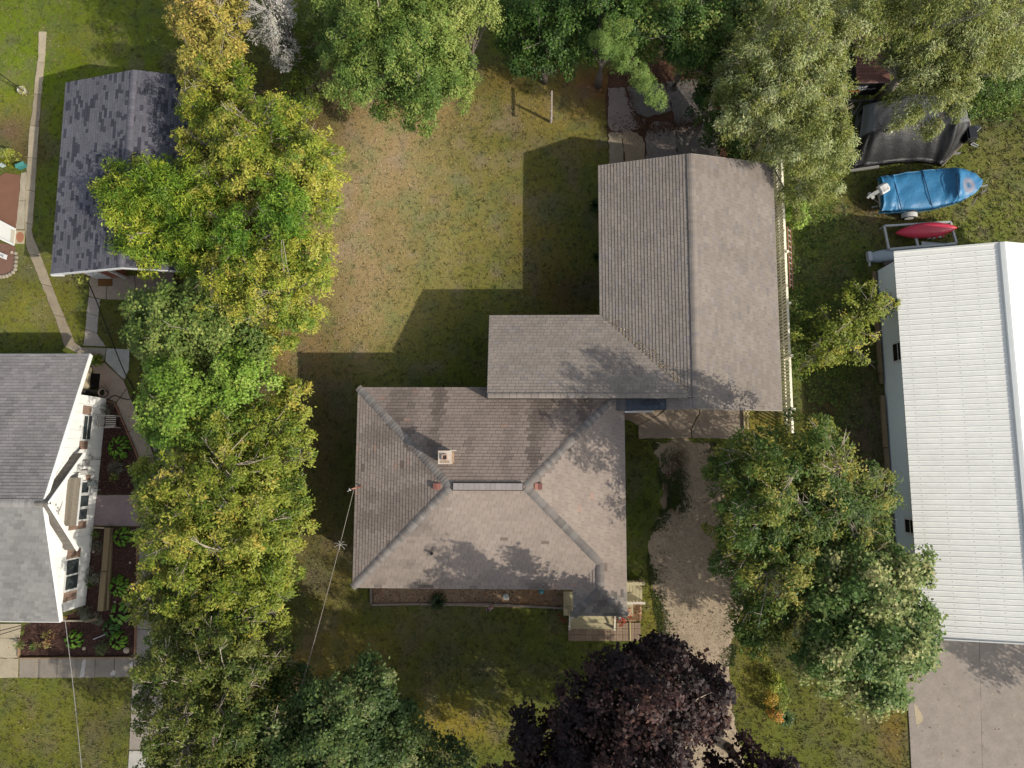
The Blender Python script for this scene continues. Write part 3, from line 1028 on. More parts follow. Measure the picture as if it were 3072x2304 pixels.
def build_shed():
    t = thing("dark_roof_shed", "long shed with dark grey mottled shingle roof and white fascia beside the tall hedge trees", "shed")
    x0, x1, y0, y1, ze, zr = -21.62, -14.1, 8.42, 17.48, 2.5, 3.5
    xr = (x0 + x1) / 2
    NOGRASS.append([(x0 + .3, y0 + .5), (x1 - .3, y0 + .5), (x1 - .3, y1 - .3), (x0 + .3, y1 - .3)])
    red = S(150, 92, 70)
    walls_box("wall", [(x0 + .3, 8.92), (-19.68, 8.92), (-19.68, 9.9), (x1 - .3, 9.9), (x1 - .3, y1 - .35), (x0 + .3, y1 - .35)], -.1, ze - .02, red, t)
    mb = MB(S(214, 212, 206))
    for yy in (8.95, y1 - .42):
        mb.add([(x0 + .3, yy, ze - .03), (x1 - .3, yy, ze - .03), (xr, yy, zr - .16), (x0 + .3, yy + .07, ze - .03), (x1 - .3, yy + .07, ze - .03), (xr, yy + .07, zr - .16)],
               [(0, 1, 2), (5, 4, 3), (0, 2, 5, 3), (2, 1, 4, 5), (1, 0, 3, 4)])
    mb.obj("gable_wall", m_paint(), t)

    def col(c, r, raised):
        n = float(fbm(np.array([c.x]), np.array([c.y]), 1.0, 8)[0])
        b = S(108, 107, 114) * (.86 + .28 * n)
        if raised:
            b = S(72, 72, 81)
        return np.clip(b * r.uniform(.88, 1.1), .01, .8)
    W = [(x0, y1, ze), (x0, y0, ze), (xr, y0, zr), (xr, y1, zr)]
    E_ = [(x1, y0, ze), (x1, y1, ze), (xr, y1, zr), (xr, y0, zr)]
    mb = MB(S(70, 68, 70))
    deck_faces(mb, W, .12)
    deck_faces(mb, E_, .12)
    roof = mb.obj("roof", m_shingle(), t)
    tabs = roof_tabs(W, col, .142, .33, .014, True, 401) + roof_tabs(E_, col, .142, .33, .014, True, 402)
    lay_shingles(roof, tabs)
    caps(roof, (xr, y0, zr), (xr, y1, zr), .3, lambda p, r: S(116, 114, 122) * r.uniform(.8, 1.1), .16, 403, hump=.04, z=.024)
    mb = MB(S(226, 226, 222))
    for a, b in (((x0, y0, ze), (xr, y0, zr)), ((xr, y0, zr), (x1, y0, ze))):
        mb.bar((a[0], y0 - .015, a[2] - .07), (b[0], y0 - .015, b[2] - .07), .04, .17)
    mb.bar((x0, y0 - .02, ze - .06), (x0 + .55, y0 - .02, ze - .05), .12, .13)
    mb.obj("fascia", m_paint(), t)
    d = MB(S(224, 224, 220)).prism([(-21.12, 8.86), (-20.36, 8.86), (-20.36, 8.915), (-21.12, 8.915)], .04, 2.05).obj("door", m_paint(), t)
    MB(S(200, 200, 196)).prism([(-21.02, 8.845), (-20.46, 8.845), (-20.46, 8.862), (-21.02, 8.862)], .2, .95).obj("door_panel", m_paint(), d)
    MB(S(226, 226, 222)).prism([(-19.74, 8.85), (-19.64, 8.85), (-19.64, 8.96), (-19.74, 8.96)], .03, 2.4).obj("corner_trim", m_paint(), t)
    q = PX([(294, 835), (337, 835), (337, 858), (294, 858)], .04)
    o = MB(S(118, 84, 48)).prism(q, .031, .05).obj("doormat", mat("doormat", .95, 40, .3, .5, 90, .1))
    tag(o, "brown doormat on the concrete at the shed's white door", "doormat")


def xwall(y):
    return -20.23 + (y - 3.06) * .0335


def WP(u, v, off=0.0):
    """point of the white gable wall seen at a photo point"""
    x, y, w = ray(u, v)
    # x*t = -20.23 + (y*t-3.06)*.0335 + off
    t = (-20.23 - 3.06 * .0335 + off) / (x - y * .0335)
    return y * t, CAMH + w * t


def wall_panel(mb, u0, v0, u1, v1, off0, off1, col=None, grow=0.0):
    """box on the gable wall covering the photo rectangle (u left = high, v down = south)"""
    um, vm = (u0 + u1) / 2, (v0 + v1) / 2
    ya, yb = WP(um, v0)[0] + grow, WP(um, v1)[0] - grow
    zt, zb = WP(u0, vm)[1] + grow, WP(u1, vm)[1] - grow
    mb.prism([(xwall(ya) + off0, ya), (xwall(yb) + off0, yb), (xwall(yb) + off1, yb), (xwall(ya) + off1, ya)], zb, zt, col)


def build_white_house():
    t = thing("white_gable_house", "white gabled house with grey shingle roof, brown shutters and wooden window awning, left edge", "house")
    ridge_y, zr, zn, zs = -1.62, 4.05, 1.95, 2.2
    yn, ys = 4.87, -6.72
    xe = lambda y: -19.95 - (yn - y) * .0276
    NOGRASS.append([(-40, 3.1), (-20.2, 3.1), (-20.5, -6.5), (-40, -6.5)])
    zroof = lambda y: zn + (zr - zn) * (yn - y) / (yn - ridge_y) if y > ridge_y else zs + (zr - zs) * (y - ys) / (ridge_y - ys)
    white = S(236, 236, 230, 1.2)
    # wall as vertical boards with the roof profile on top
    w = MB(S(205, 204, 200)).prism([(-36, 3.04), (xwall(3.06) - .06, 3.04), (xwall(-6.45) - .06, -6.45), (-36, -6.45)], -.1, 1.85).obj("wall", m_paint(), t)
    n = 24
    for i in range(n):
        ya, yb = 3.06 - i * 9.51 / n, 3.06 - (i + 1) * 9.51 / n + .008
        za, zb = zroof(ya) - .12, zroof(yb) - .12
        mb = MB(white * random.uniform(.97, 1.01))
        mb.prism([(xwall(yb), yb), (xwall(ya), ya), (xwall(ya) - .06, ya), (xwall(yb) - .06, yb)], -.05, [zb, za, za, zb])
        mb.obj("siding_board", m_paint(), w)
    MB(white).prism([(-36, 2.98), (xwall(3.06) - .01, 2.98), (xwall(3.06) - .01, 3.065), (-36, 3.065)], -.05, 2.3).obj("side_wall", m_paint(), t)

    def col(c, r, raised):
        n_ = float(fbm(np.array([c.x * 2.2]), np.array([c.y * .5]), 1.0, 18)[0])
        b = S(148, 144, 142) if c.y > ridge_y else S(152, 150, 146)  # sunlit south slope painted slightly lighter than the north
        b = b * (.72 + .5 * n_)
        return np.clip(b * r.uniform(.86, 1.12), .01, .8)
    xl = -27.0
    Nf = [(xe(yn), yn, zn), (xl, yn, zn), (xl, ridge_y, zr), (xe(ridge_y), ridge_y, zr)]
    Sf = [(xl, ys, zs), (xe(ys), ys, zs), (xe(ridge_y), ridge_y, zr), (xl, ridge_y, zr)]
    mb = MB(S(90, 88, 86))
    for f in (Nf, Sf):
        deck_faces(mb, f, .12)
    mb.prism([(xl, ys, ), (xl, yn), (xl - 8, yn), (xl - 8, ys)], 2.0, 2.2)
    roof = mb.obj("roof", m_shingle(), t)
    lay_shingles(roof, roof_tabs(Nf, col, .142, .305, .024, False, 501) + roof_tabs(Sf, col, .142, .305, .02, False, 502))
    caps(roof, (xe(ridge_y), ridge_y, zr), (xl, ridge_y, zr), .34, lambda p, r: S(160, 157, 152) * r.uniform(.85, 1.1), .15, 503, hump=.05, z=.03)
    mb = MB(white)
    for a, b in (((xe(yn), yn, zn), (xe(ridge_y), ridge_y, zr)), ((xe(ridge_y), ridge_y, zr), (xe(ys), ys, zs))):
        mb.bar((a[0] + .02, a[1], a[2] - .09), (b[0] + .02, b[1], b[2] - .09), .04, .2)
    mb.bar((xl - 6, yn + .02, zn - .06), (xe(yn), yn + .02, zn - .06), .03, .1)
    mb.bar((xl - 6, ys - .02, zs - .06), (xe(ys), ys - .02, zs - .06), .03, .1)
    mb.obj("rake_trim", m_paint(), t)
    # steep gable hood over the middle bay
    hood = MB(white)
    xa, xb = -20.38, -19.84
    apex = (ridge_y, zr + .10)
    ends = [(.45, 2.05), (-3.72, 2.05)]
    hm = MB(S(96, 92, 88))
    tabs = []
    for ey, ez in ends:
        f = [(xa, ey, ez), (xb, ey, ez), (xb, apex[0], apex[1]), (xa, apex[0], apex[1])]
        deck_faces(hm, f, .07)
        tabs += roof_tabs(f, lambda c, r, q: S(128, 122, 114) * r.uniform(.84, 1.1), .142, .21, .018, False, 505)
        hood.bar((xb + .012, ey, ez - .06), (xb + .012, apex[0], apex[1] - .06), .03, .17)
    ho = hm.obj("gable_hood", m_shingle(), t)
    for V, F, c, pa in tabs:
        MB(c).add(V, F).obj("shingle", m_shingle(), ho)
    hood.obj("hood_trim", m_paint(), ho)
    # filled gable between hood sides, a little proud of the wall
    y0, y1 = ends
    MB(white).add([(xa + .09, y0[0], y0[1] + .3), (xa + .09, y1[0], y1[1] + .3), (xa + .09, apex[0], apex[1] - .12), (xa - .06, y0[0], y0[1] + .3), (xa - .06, y1[0], y1[1] + .3), (xa - .06, apex[0], apex[1] - .12)],
                  [(2, 1, 0), (3, 4, 5), (0, 1, 4, 3), (1, 2, 5, 4), (2, 0, 3, 5)]).obj("gable_panel", m_paint(), t)
    # scroll ornament
    pts1 = [(xa + .115, -1.55 - .75 * math.sin(a) * .9, 3.15 + .55 * math.cos(a)) for a in np.linspace(.2, 2.9, 14)]
    mb = MB(S(196, 192, 184)).tube(pts1, .018, 5)
    mb.tube([(p[0], p[1] + .12, p[2] - .03) for p in pts1[2:]], .012, 5)
    for k in range(5):
        mb.lathe((xa + .115, -1.75 - .14 * k, 3.0 - .10 * (k % 2) - .03 * k), [(.03, -.03), (.045, 0), (.03, .03)], 8)
    mb.obj("scroll_ornament", m_paint(), t)
    # windows
    fr, gl, sh = S(236, 236, 232), S(66, 74, 76), S(158, 132, 116)

    def window(u0, v0, u1, v1, panes):
        mb = MB(fr)
        wall_panel(mb, u0, v0, u1, v1, .005, .05)
        f = mb.obj("window", m_paint(), t)
        for (a, b, c, d) in panes:
            mb = MB(gl)
            wall_panel(mb, a, b, c, d, .045, .058)
            p_ = mb.obj("pane", m_glass(), f)
        return f
    window(245, 1244, 271, 1322, [(247.5, 1248, 258, 1318), (260, 1248, 269.5, 1318)])
    window(230, 1442, 268, 1562, [(236, 1447, 262, 1478), (235, 1487, 262, 1519), (229, 1528, 257, 1558)])
    window(191, 1675, 236, 1772, [(197, 1679, 232, 1721), (194, 1727, 229, 1766)])
    for (a, b, c, d) in ((248, 1218, 272, 1243), (237, 1323, 261, 1348), (257, 1425, 270, 1439), (206, 1562, 256, 1588), (201, 1647, 239, 1674), (190, 1773, 227, 1801)):
        mb = MB(sh * random.uniform(.92, 1.06))
        um, vm = (a + c) / 2, (b + d) / 2
        ya, yb = WP(um, b)[0], WP(um, d)[0]
        zt, zb = WP(a, vm)[1], WP(c, vm)[1]
        so = MB(sh * .8)
        wall_panel(so, a, b, c, d, .004, .03)
        so = so.obj("shutter", m_paint(), t)
        k = 3
        for i in range(k):
            p0, p1 = ya + (yb - ya) * i / k - .006, ya + (yb - ya) * (i + 1) / k + .006
            MB(sh * random.uniform(.9, 1.08)).prism([(xwall(p0) + .03, p0), (xwall(p1) + .03, p1), (xwall(p1) + .045, p1), (xwall(p0) + .045, p0)], zb + .01, zt - .01).obj("shutter_board", m_paint(), so)
    # sloping awning over the triple window: five boards
    ya, yb = WP(205, 1433)[0], WP(192, 1578)[0]
    zt = WP(198, 1505)[1] + .02
    zb = zt - .24
    aw = MB(S(128, 120, 106)).add([(xwall(ya), ya, zt), (xwall(yb), yb, zt), (xwall(yb) + .42, yb, zb), (xwall(ya) + .42, ya, zb), (xwall(ya), ya, zt - .05), (xwall(yb), yb, zt - .05), (xwall(yb) + .42, yb, zb - .05), (xwall(ya) + .42, ya, zb - .05)],
                                  [(0, 3, 2, 1), (4, 5, 6, 7), (0, 4, 7, 3), (1, 2, 6, 5), (3, 7, 6, 2), (0, 1, 5, 4)]).obj("awning", m_wood(), t)
    for i in range(4):
        f0, f1 = i / 4 + .006, (i + 1) / 4 - .006
        pts = []
        for f, y in ((f0, ya), (f0, yb), (f1, yb), (f1, ya)):
            pts.append((xwall(y) + .42 * f, y, zt - .24 * f))
        MB(S(132, 124, 110) * random.uniform(.88, 1.1)).add(pts + [(p[0], p[1], p[2] + .02) for p in pts], [(4, 7, 6, 5), (0, 1, 5, 4), (1, 2, 6, 5), (2, 3, 7, 6), (3, 0, 4, 7)]).obj("awning_board", m_wood(), aw)
    mb = MB(fr).bar((xwall(ya) + .44, ya + .01, zb - .03), (xwall(yb) + .44, yb - .01, zb - .03), .03, .09)
    mb.obj("awning_trim", m_paint(), aw)
    # service boxes and conduits on the wall
    mb = MB(S(206, 202, 196))
    for (a, b, c, d) in ((264, 1368, 272, 1380), (246, 1382, 262, 1399), (240, 1411, 257, 1425)):
        wall_panel(mb, a, b, c, d, .004, .12)
    mb.obj("meter_box", m_paint(), t)
    mb = MB(S(170, 166, 160))
    for (a, b, c, d) in ((210, 1397, 248, 1398.2), (196, 1417, 241, 1418.4), (272, 1378, 303, 1379.4), (258, 1417, 285, 1418)):
        wall_panel(mb, a, b, c, d, .003, .03)
    mb.obj("conduit", m_metal(), t)
    y_, z_ = WP(289, 1450)
    mb = MB(S(150, 158, 154))
    mb.box((xwall(y_) + .14, y_, .75), (.22, .2, .3))
    mb.tube([(xwall(y_) + .2, y_ + .12, .2), (xwall(y_) + .22, y_ + .12, .7), (xwall(y_) + .22, y_ - .2, .72), (xwall(y_) + .2, y_ - .3, .1)], .025, 6)
    mb.lathe((xwall(y_) + .24, y_ - .02, .55), [(.09, 0), (.10, .06), (.10, .16), (.05, .2)], 12)
    mb.obj("gas_meter", m_metal(), t)
    # porch floor opening and rail under the north eave
    MB(S(206, 190, 160)).prism([(-21.12, 3.3), (-21.04, 3.3), (-21.04, 4.55), (-21.12, 4.55)], .0, 1.6).obj("porch_post", m_paint(), t)
    return t


def build_barn():
    t = thing("white_metal_barn", "long white ribbed metal roof barn with pale grey walls, right edge of the lot", "barn")
    a = .0119
    e1 = Vector((math.cos(a), math.sin(a), 0))
    e2 = Vector((math.sin(a), -math.cos(a), 0))
    O = Vector((15.53, 9.17, 0))
    LEN, HW, ze, zr = 16.06, 3.90, 2.6, 3.72
    pt = lambda s, d, z: tuple(O + e1 * d + e2 * s + Vector((0, 0, z)))
    NOGRASS.append([pt(.3, .45, 0)[:2], pt(LEN - .3, .45, 0)[:2], pt(LEN - .3, 6.6, 0)[:2], pt(.3, 6.6, 0)[:2]])
    wcol = S(222, 234, 236, 1.25)
    q = [pt(.12, .46, 0)[:2], pt(LEN - .12, .46, 0)[:2], pt(LEN - .12, 2 * HW - .46, 0)[:2], pt(.12, 2 * HW - .46, 0)[:2]]
    MB(wcol).prism(q, -.1, ze - .02).obj("wall", m_paint(), t)
    mb = MB(wcol)
    for s in (.14, LEN - .2):
        V = [pt(s, .46, ze - .05), pt(s, 2 * HW - .46, ze - .05), pt(s, HW, zr - .12), pt(s + .06, .46, ze - .05), pt(s + .06, 2 * HW - .46, ze - .05), pt(s + .06, HW, zr - .12)]
        mb.add(V, [(0, 1, 2), (5, 4, 3), (0, 2, 5, 3), (2, 1, 4, 5), (1, 0, 3, 4)])
    mb.obj("gable_wall", m_paint(), t)
    roof = MB(S(180, 180, 178)).add([pt(0, 0, ze - .03), pt(LEN, 0, ze - .03), pt(LEN, HW, zr - .03), pt(0, HW, zr - .03), pt(LEN, 2 * HW, ze - .03), pt(0, 2 * HW, ze - .03),
                                     pt(0, 0, ze - .1), pt(LEN, 0, ze - .1), pt(LEN, HW, zr - .1), pt(0, HW, zr - .1), pt(LEN, 2 * HW, ze - .1), pt(0, 2 * HW, ze - .1)],
                                    [(0, 1, 2, 3), (3, 2, 4, 5), (9, 8, 7, 6), (11, 10, 8, 9), (0, 6, 7, 1), (5, 4, 10, 11), (0, 3, 9, 6), (3, 5, 11, 9), (2, 1, 7, 8), (4, 2, 8, 10)]).obj("roof", m_metal(), t)
    pw = .9144
    npan = int(LEN / pw) + 1
    white = S(235, 233, 223, 1.3)
    for side in (0, 1):
        for k in range(npan):
            s0, s1 = k * pw, min((k + 1) * pw, LEN)
            # profile: major ribs each .2286 with a pair of small stiffening creases between
            prof = []
            r = s0
            while r < s1 - .02:
                prof += [(r, .0), (r + .012, .018), (r + .030, .018), (r + .042, .0), (r + .105, .0), (r + .113, .005), (r + .121, .0), (r + .163, .0), (r + .171, .005), (r + .179, .0)]
                r += .2286
            prof = [p for p in prof if p[0] < s1] + [(s1 - .003, .0)]
            V, F = [], []
            for (s, h) in prof:
                d0, d1 = (-.03, HW - .02)
                if side == 0:
                    V += [pt(s, d0, ze - .01 + h), pt(s, d1, zr - .01 + h)]
                else:
                    V += [pt(s, 2 * HW - d0, ze - .01 + h), pt(s, 2 * HW - d1, zr - .01 + h)]
            for i in range(len(prof) - 1):
                f = (2 * i, 2 * i + 2, 2 * i + 3, 2 * i + 1)
                F.append(f if side == 0 else f[::-1])
            MB(white * random.uniform(.975, 1.01)).add(V, F).obj("roof_panel", mat("ribbed_metal", .45, .9, .06, 0, 1, .4, n2=(5, .05)), roof)
    cap = MB(S(230, 231, 224, 1.25))
    prof = [(-.19, -.075), (-.17, .0), (-.06, .045), (0, .065), (.06, .045), (.17, .0), (.19, -.075)]
    V, F = [], []
    for s in (-.02, LEN + .02):
        for d, h in prof:
            V.append(pt(s, HW + d, zr + h + .03))
    for i in range(6):
        F.append((i, i + 1, 8 + i, 7 + i))
    cap.add(V, F)
    cap.obj("ridge_cap", m_metal(), roof)
    for s in (-.02, LEN + .02):
        tr = MB(S(236, 236, 228))
        tr.bar(pt(s, -.03, ze - .03), pt(s, HW, zr - .03), .05, .15)
        tr.bar(pt(s, 2 * HW + .03, ze - .03), pt(s, HW, zr - .03), .05, .15)
        tr.obj("rake_trim", m_metal(), roof)
    # screw rows
    sc_ = MB(S(150, 150, 148))
    for row in (.35, 1.2, 2.05, 2.9):
        for k in range(1, 69):
            x_, y_, _ = pt(k * .2286 + .08, row, 0)
            z_ = ze + (zr - ze) * row / HW - .005
            sc_.box((x_, y_, z_), (.03, .022, .016))
    kind(sc_.obj("screw_heads", m_metal(), roof), 'stuff')
    # west windows (foreshortened strip of wall below the eave)
    wx = lambda s: pt(s, .46, 0)
    for (v0, v1) in ((1024, 1084), (1556, 1604)):
        ya, yb = P(2700, v0, 1.6)[1], P(2700, v1, 1.6)[1]
        if v0 > 1500:
            ya, yb = P(2735, v0, 1.6)[1], P(2735, v1, 1.6)[1]
        s0, s1 = 9.17 - ya, 9.17 - yb
        z0, z1 = 1.02, 1.95

        def wb(sa, sb, za, zb, o0, o1, col):
            return MB(col).prism([pt(sa, .46 - o0, 0)[:2], pt(sb, .46 - o0, 0)[:2], pt(sb, .46 - o1, 0)[:2], pt(sa, .46 - o1, 0)[:2]], za, zb)
        f = wb(s0, s1, z0, z1, 0.0, .05, S(240, 240, 238)).obj("window", m_paint(), t)
        zm = (z0 + z1) / 2
        wb(s0 + .07, s1 - .07, z0 + .07, zm - .03, .045, .056, S(40, 36, 38)).obj("pane", m_glass(), f)
        wb(s0 + .07, s1 - .07, zm + .03, z1 - .07, .045, .056, S(40, 36, 38)).obj("pane", m_glass(), f)
    # timbers laid along the foot of the wall
    s = .15
    k = 0
    r = random.Random(8)
    while s < 13.8:
        L = r.choice((2.4, 2.4, 1.2, .5))
        if k % 4 != 3:
            w_ = r.uniform(.14, .18)
            d = .30 + r.uniform(-.03, .03)
            MB(S(158, 138, 108) * r.uniform(.8, 1.1)).prism([pt(s, d - w_ / 2, 0)[:2], pt(s + L - .04, d - w_ / 2 + r.uniform(-.02, .02), 0)[:2], pt(s + L - .04, d + w_ / 2, 0)[:2], pt(s, d + w_ / 2, 0)[:2]], -.02, .16 + r.uniform(-.03, .03)).obj("base_timber", m_wood(), t)
        s += L
        k += 1
    return t


def build_fence():
    t = thing("picket_fence", "long off white picket fence along the east side of the garage", "fence")
    xb = 11.44
    cream = S(232, 226, 202, 1.15)
    r = random.Random(3)
    y = 14.6
    n = 0
    while y > 1.5:
        big = n % 17 == 9
        w_ = .16 if big else .082 * r.uniform(.92, 1.05)
        h = 1.10 + r.uniform(-.02, .02) + (.05 if big else 0)
        lean = r.uniform(-.03, .03)
        x_ = xb - .045
        V = []
        for zz, ww in ((.06, w_), (h - .07, w_), (h, w_ * .25)):
            for dx, dy in ((-.011, -ww / 2), (.011, -ww / 2), (.011, ww / 2), (-.011, ww / 2)):
                V.append((x_ + dx + lean * zz * .3, y + dy + lean * zz * .2, zz))
        F = [(3, 2, 1, 0), (8, 9, 10, 11)]
        for b in (0, 4):
            for i in range(4):
                j = (i + 1) % 4
                F.append((b + i, b + j, b + 4 + j, b + 4 + i))
        MB(cream * r.uniform(.82, 1.03)).add(V, F).obj("picket", m_paint(), t)
        y -= .150 if not big else .18
        n += 1
    for z, ww, hh in ((.28, .045, .085), (.98, .10, .045)):
        MB(cream * 1.02).bar((xb + .02, 14.65, z), (xb + .02, 1.45, z), ww, hh).obj("rail", m_paint(), t)
    y = 14.5
    while y > 1.4:
        mb = MB(cream * .97).prism([(xb + .03, y - .05), (xb + .13, y - .05), (xb + .13, y + .05), (xb + .03, y + .05)], -.1, 1.14)
        mb.obj("post", m_paint(), t)
        y -= 2.4
    # ladder hung flat against the outside of the fence
    t2 = thing("orange_ladder", "ladder with orange rails and pale rungs leaning along the outside of the picket fence", "ladder")
    pa, pb = P(2371, 688, .62), P(2378, 868, .62)
    p2 = (11.60, pa[1], .98), (11.60, pb[1], .98)
    for a_, b_ in ((pa, pb), p2):
        MB(S(176, 112, 96)).bar(a_, b_, .032, .06).obj("rail", m_plastic(), t2)
    for i in range(11):
        f = (i + .4) / 11
        a_ = Vector(pa).lerp(Vector(pb), f)
        b_ = Vector(p2[0]).lerp(Vector(p2[1]), f)
        MB(S(206, 204, 198)).bar(a_, b_, .032, .032).obj("rung", m_metal(), t2)


# ------------------------------------------------------------------ foliage
def leaves_mesh(pos, nrm, dirn, L, Wd, col, name, parent=None, material=None, fold=.18):
    n = len(pos)
    nrm = nrm / (np.linalg.norm(nrm, axis=1, keepdims=True) + 1e-9)
    d = dirn - nrm * (dirn * nrm).sum(1, keepdims=True)
    d = d / (np.linalg.norm(d, axis=1, keepdims=True) + 1e-9)
    s = np.cross(nrm, d)
    L = np.broadcast_to(L, (n,))[:, None]
    Wd = np.broadcast_to(Wd, (n,))[:, None]
    a = pos - d * L * .5
    b = pos + s * Wd * .5 + nrm * Wd * fold - d * L * .06
    c = pos + d * L * .5 - nrm * L * .10
    e = pos - s * Wd * .5 + nrm * Wd * fold - d * L * .06
    V = np.stack([a, e, c, b], 1).reshape(-1, 3)
    F = np.arange(n * 4).reshape(n, 4)
    K = np.repeat(np.clip(col, .003, .7), 4, axis=0)
    return newmesh(name, V, F, material or m_leaf(), parent, K)


def unit(n, r=None):
    v = (r or rng).normal(size=(n, 3))
    return v / np.linalg.norm(v, axis=1, keepdims=True)


def crown_cloud(lobes, pal, leaf, dens, clump, seed, droop=.15, flat=.6, upw=.9, rnd=.62, inner=.16, zmin=-.30, bough=(2.6, .30), reach=(.78, 1.20), spray=.35, gain=1.55):
    """leaf positions, normals, directions, colours and sprig ends. Each lobe carries boughs that reach outwards by
    different lengths; sprigs sit along the boughs, leaves on the sprigs, so the outline and the relief stay ragged"""
    r = np.random.default_rng(seed)
    Ps, Ns, Ds, Cs, Tips = [], [], [], [], []
    pal = np.array([S(*c) for c in pal]) * gain
    lum = pal.mean(1, keepdims=True)
    pal = np.where((pal[:, 1] > pal[:, 0] * 1.12)[:, None], pal * np.array([1.12, .98, .92]), np.where((pal[:, 2] < pal[:, 1] * .45)[:, None], pal * np.array([.97, .99, 1.40]), pal)) * .95 + lum * .05
    up = np.array([0, 0, 1.0])
    for (u, v, ru, rv, zc, rz) in lobes:
        x, y, _ = P(u, v, zc)
        k = (CAMH - zc) / FPX
        R = np.array([ru * k, rv * k, rz])
        area = math.pi * R[0] * R[1]
        per = clump[1]
        nc = max(3, int(area * dens) // per)
        nb = max(5, int(area * bough[0] * 2.2))
        d = unit(nb * 6, r)
        d = d[(d[:, 2] > zmin) & (r.random(len(d)) < .45 + .55 * np.clip(d[:, 2] + .3, 0, 1))][:nb]
        nb = len(d)
        fb = r.uniform(reach[0], reach[1], nb)
        br = bough[1] * r.uniform(.6, 1.45, nb)
        btone = r.random(nb)
        w = br ** 1.6
        bi = r.choice(nb, nc, p=w / w.sum())
        f = 1 - np.abs(r.normal(0, .22, nc))
        ins = r.random(nc) < inner
        f[ins] = r.uniform(.2, .7, ins.sum())
        f = np.clip(f, .15, 1)
        lat = r.normal(size=(nc, 3))
        db = d[bi]
        lat -= db * (lat * db).sum(1, keepdims=True)
        lat /= np.linalg.norm(lat, axis=1, keepdims=True) + 1e-9
        lr = br[bi] * np.sqrt(r.random(nc)) * (1.25 - .75 * f)
        cc = np.array([x, y, zc]) + db * R * (f * fb[bi])[:, None] + lat * lr[:, None]
        cc[:, 2] += np.where(lat[:, 2] > 0, .1, -.05)
        cc[:, 2] = np.maximum(cc[:, 2], .22)
        out = db / R * R.min() * .7 + lat * (lr / br[bi])[:, None] * .7 + up * .25
        out /= np.linalg.norm(out, axis=1, keepdims=True)
        rc = clump[0] * r.uniform(.55, 1.4, nc)
        tone = np.clip(.62 * btone[bi] + .38 * r.random(nc) + .5 * (fbm(cc[:, 0], cc[:, 1], .6, seed + 9) - .5) + .25 * (f - .8), 0, .999) * len(pal)
        ti = tone.astype(int)
        Tips.append(cc[~ins])
        o = r.normal(size=(nc, per, 3)) * rc[:, None, None] * .6
        dot = (o * out[:, None, :]).sum(2, keepdims=True)
        o = o - out[:, None, :] * dot * flat
        rad = np.linalg.norm(o, axis=2, keepdims=True)
        o = o + out[:, None, :] * (.35 * rc[:, None, None] - .45 * rad)
        # stretch sprigs along their bough: feathery sprays
        al = (o * db[:, None, :]).sum(2, keepdims=True)
        o = o + db[:, None, :] * al * spray
        p = (cc[:, None, :] + o).reshape(-1, 3)
        m = len(p)
        nn = np.repeat(out, per, 0) * .6 + up * upw + unit(m, r) * rnd
        dd = unit(m, r) * .8 + (o / (rad + 1e-6)).reshape(-1, 3) * .6 + np.repeat(db, per, 0) * spray * 1.6 - up * droop * 3
        c = pal[np.repeat(ti, per)] * r.uniform(.74, 1.24, (m, 1)) * (1 + r.normal(0, .05, (m, 3)))
        keep = p[:, 2] > .06
        Ps.append(p[keep]); Ns.append(nn[keep]); Ds.append(dd[keep]); Cs.append(c[keep])
    P_, N_, D_, C_ = (np.concatenate(q) for q in (Ps, Ns, Ds, Cs))
    n = len(P_)
    L = leaf[0] * r.uniform(.5, 1.45, n)
    Wd = leaf[1] * r.uniform(.6, 1.35, n)
    return P_, N_, D_, L, Wd, C_, np.concatenate(Tips)


TOTAL_LEAVES = [0]
DENS = 1.0


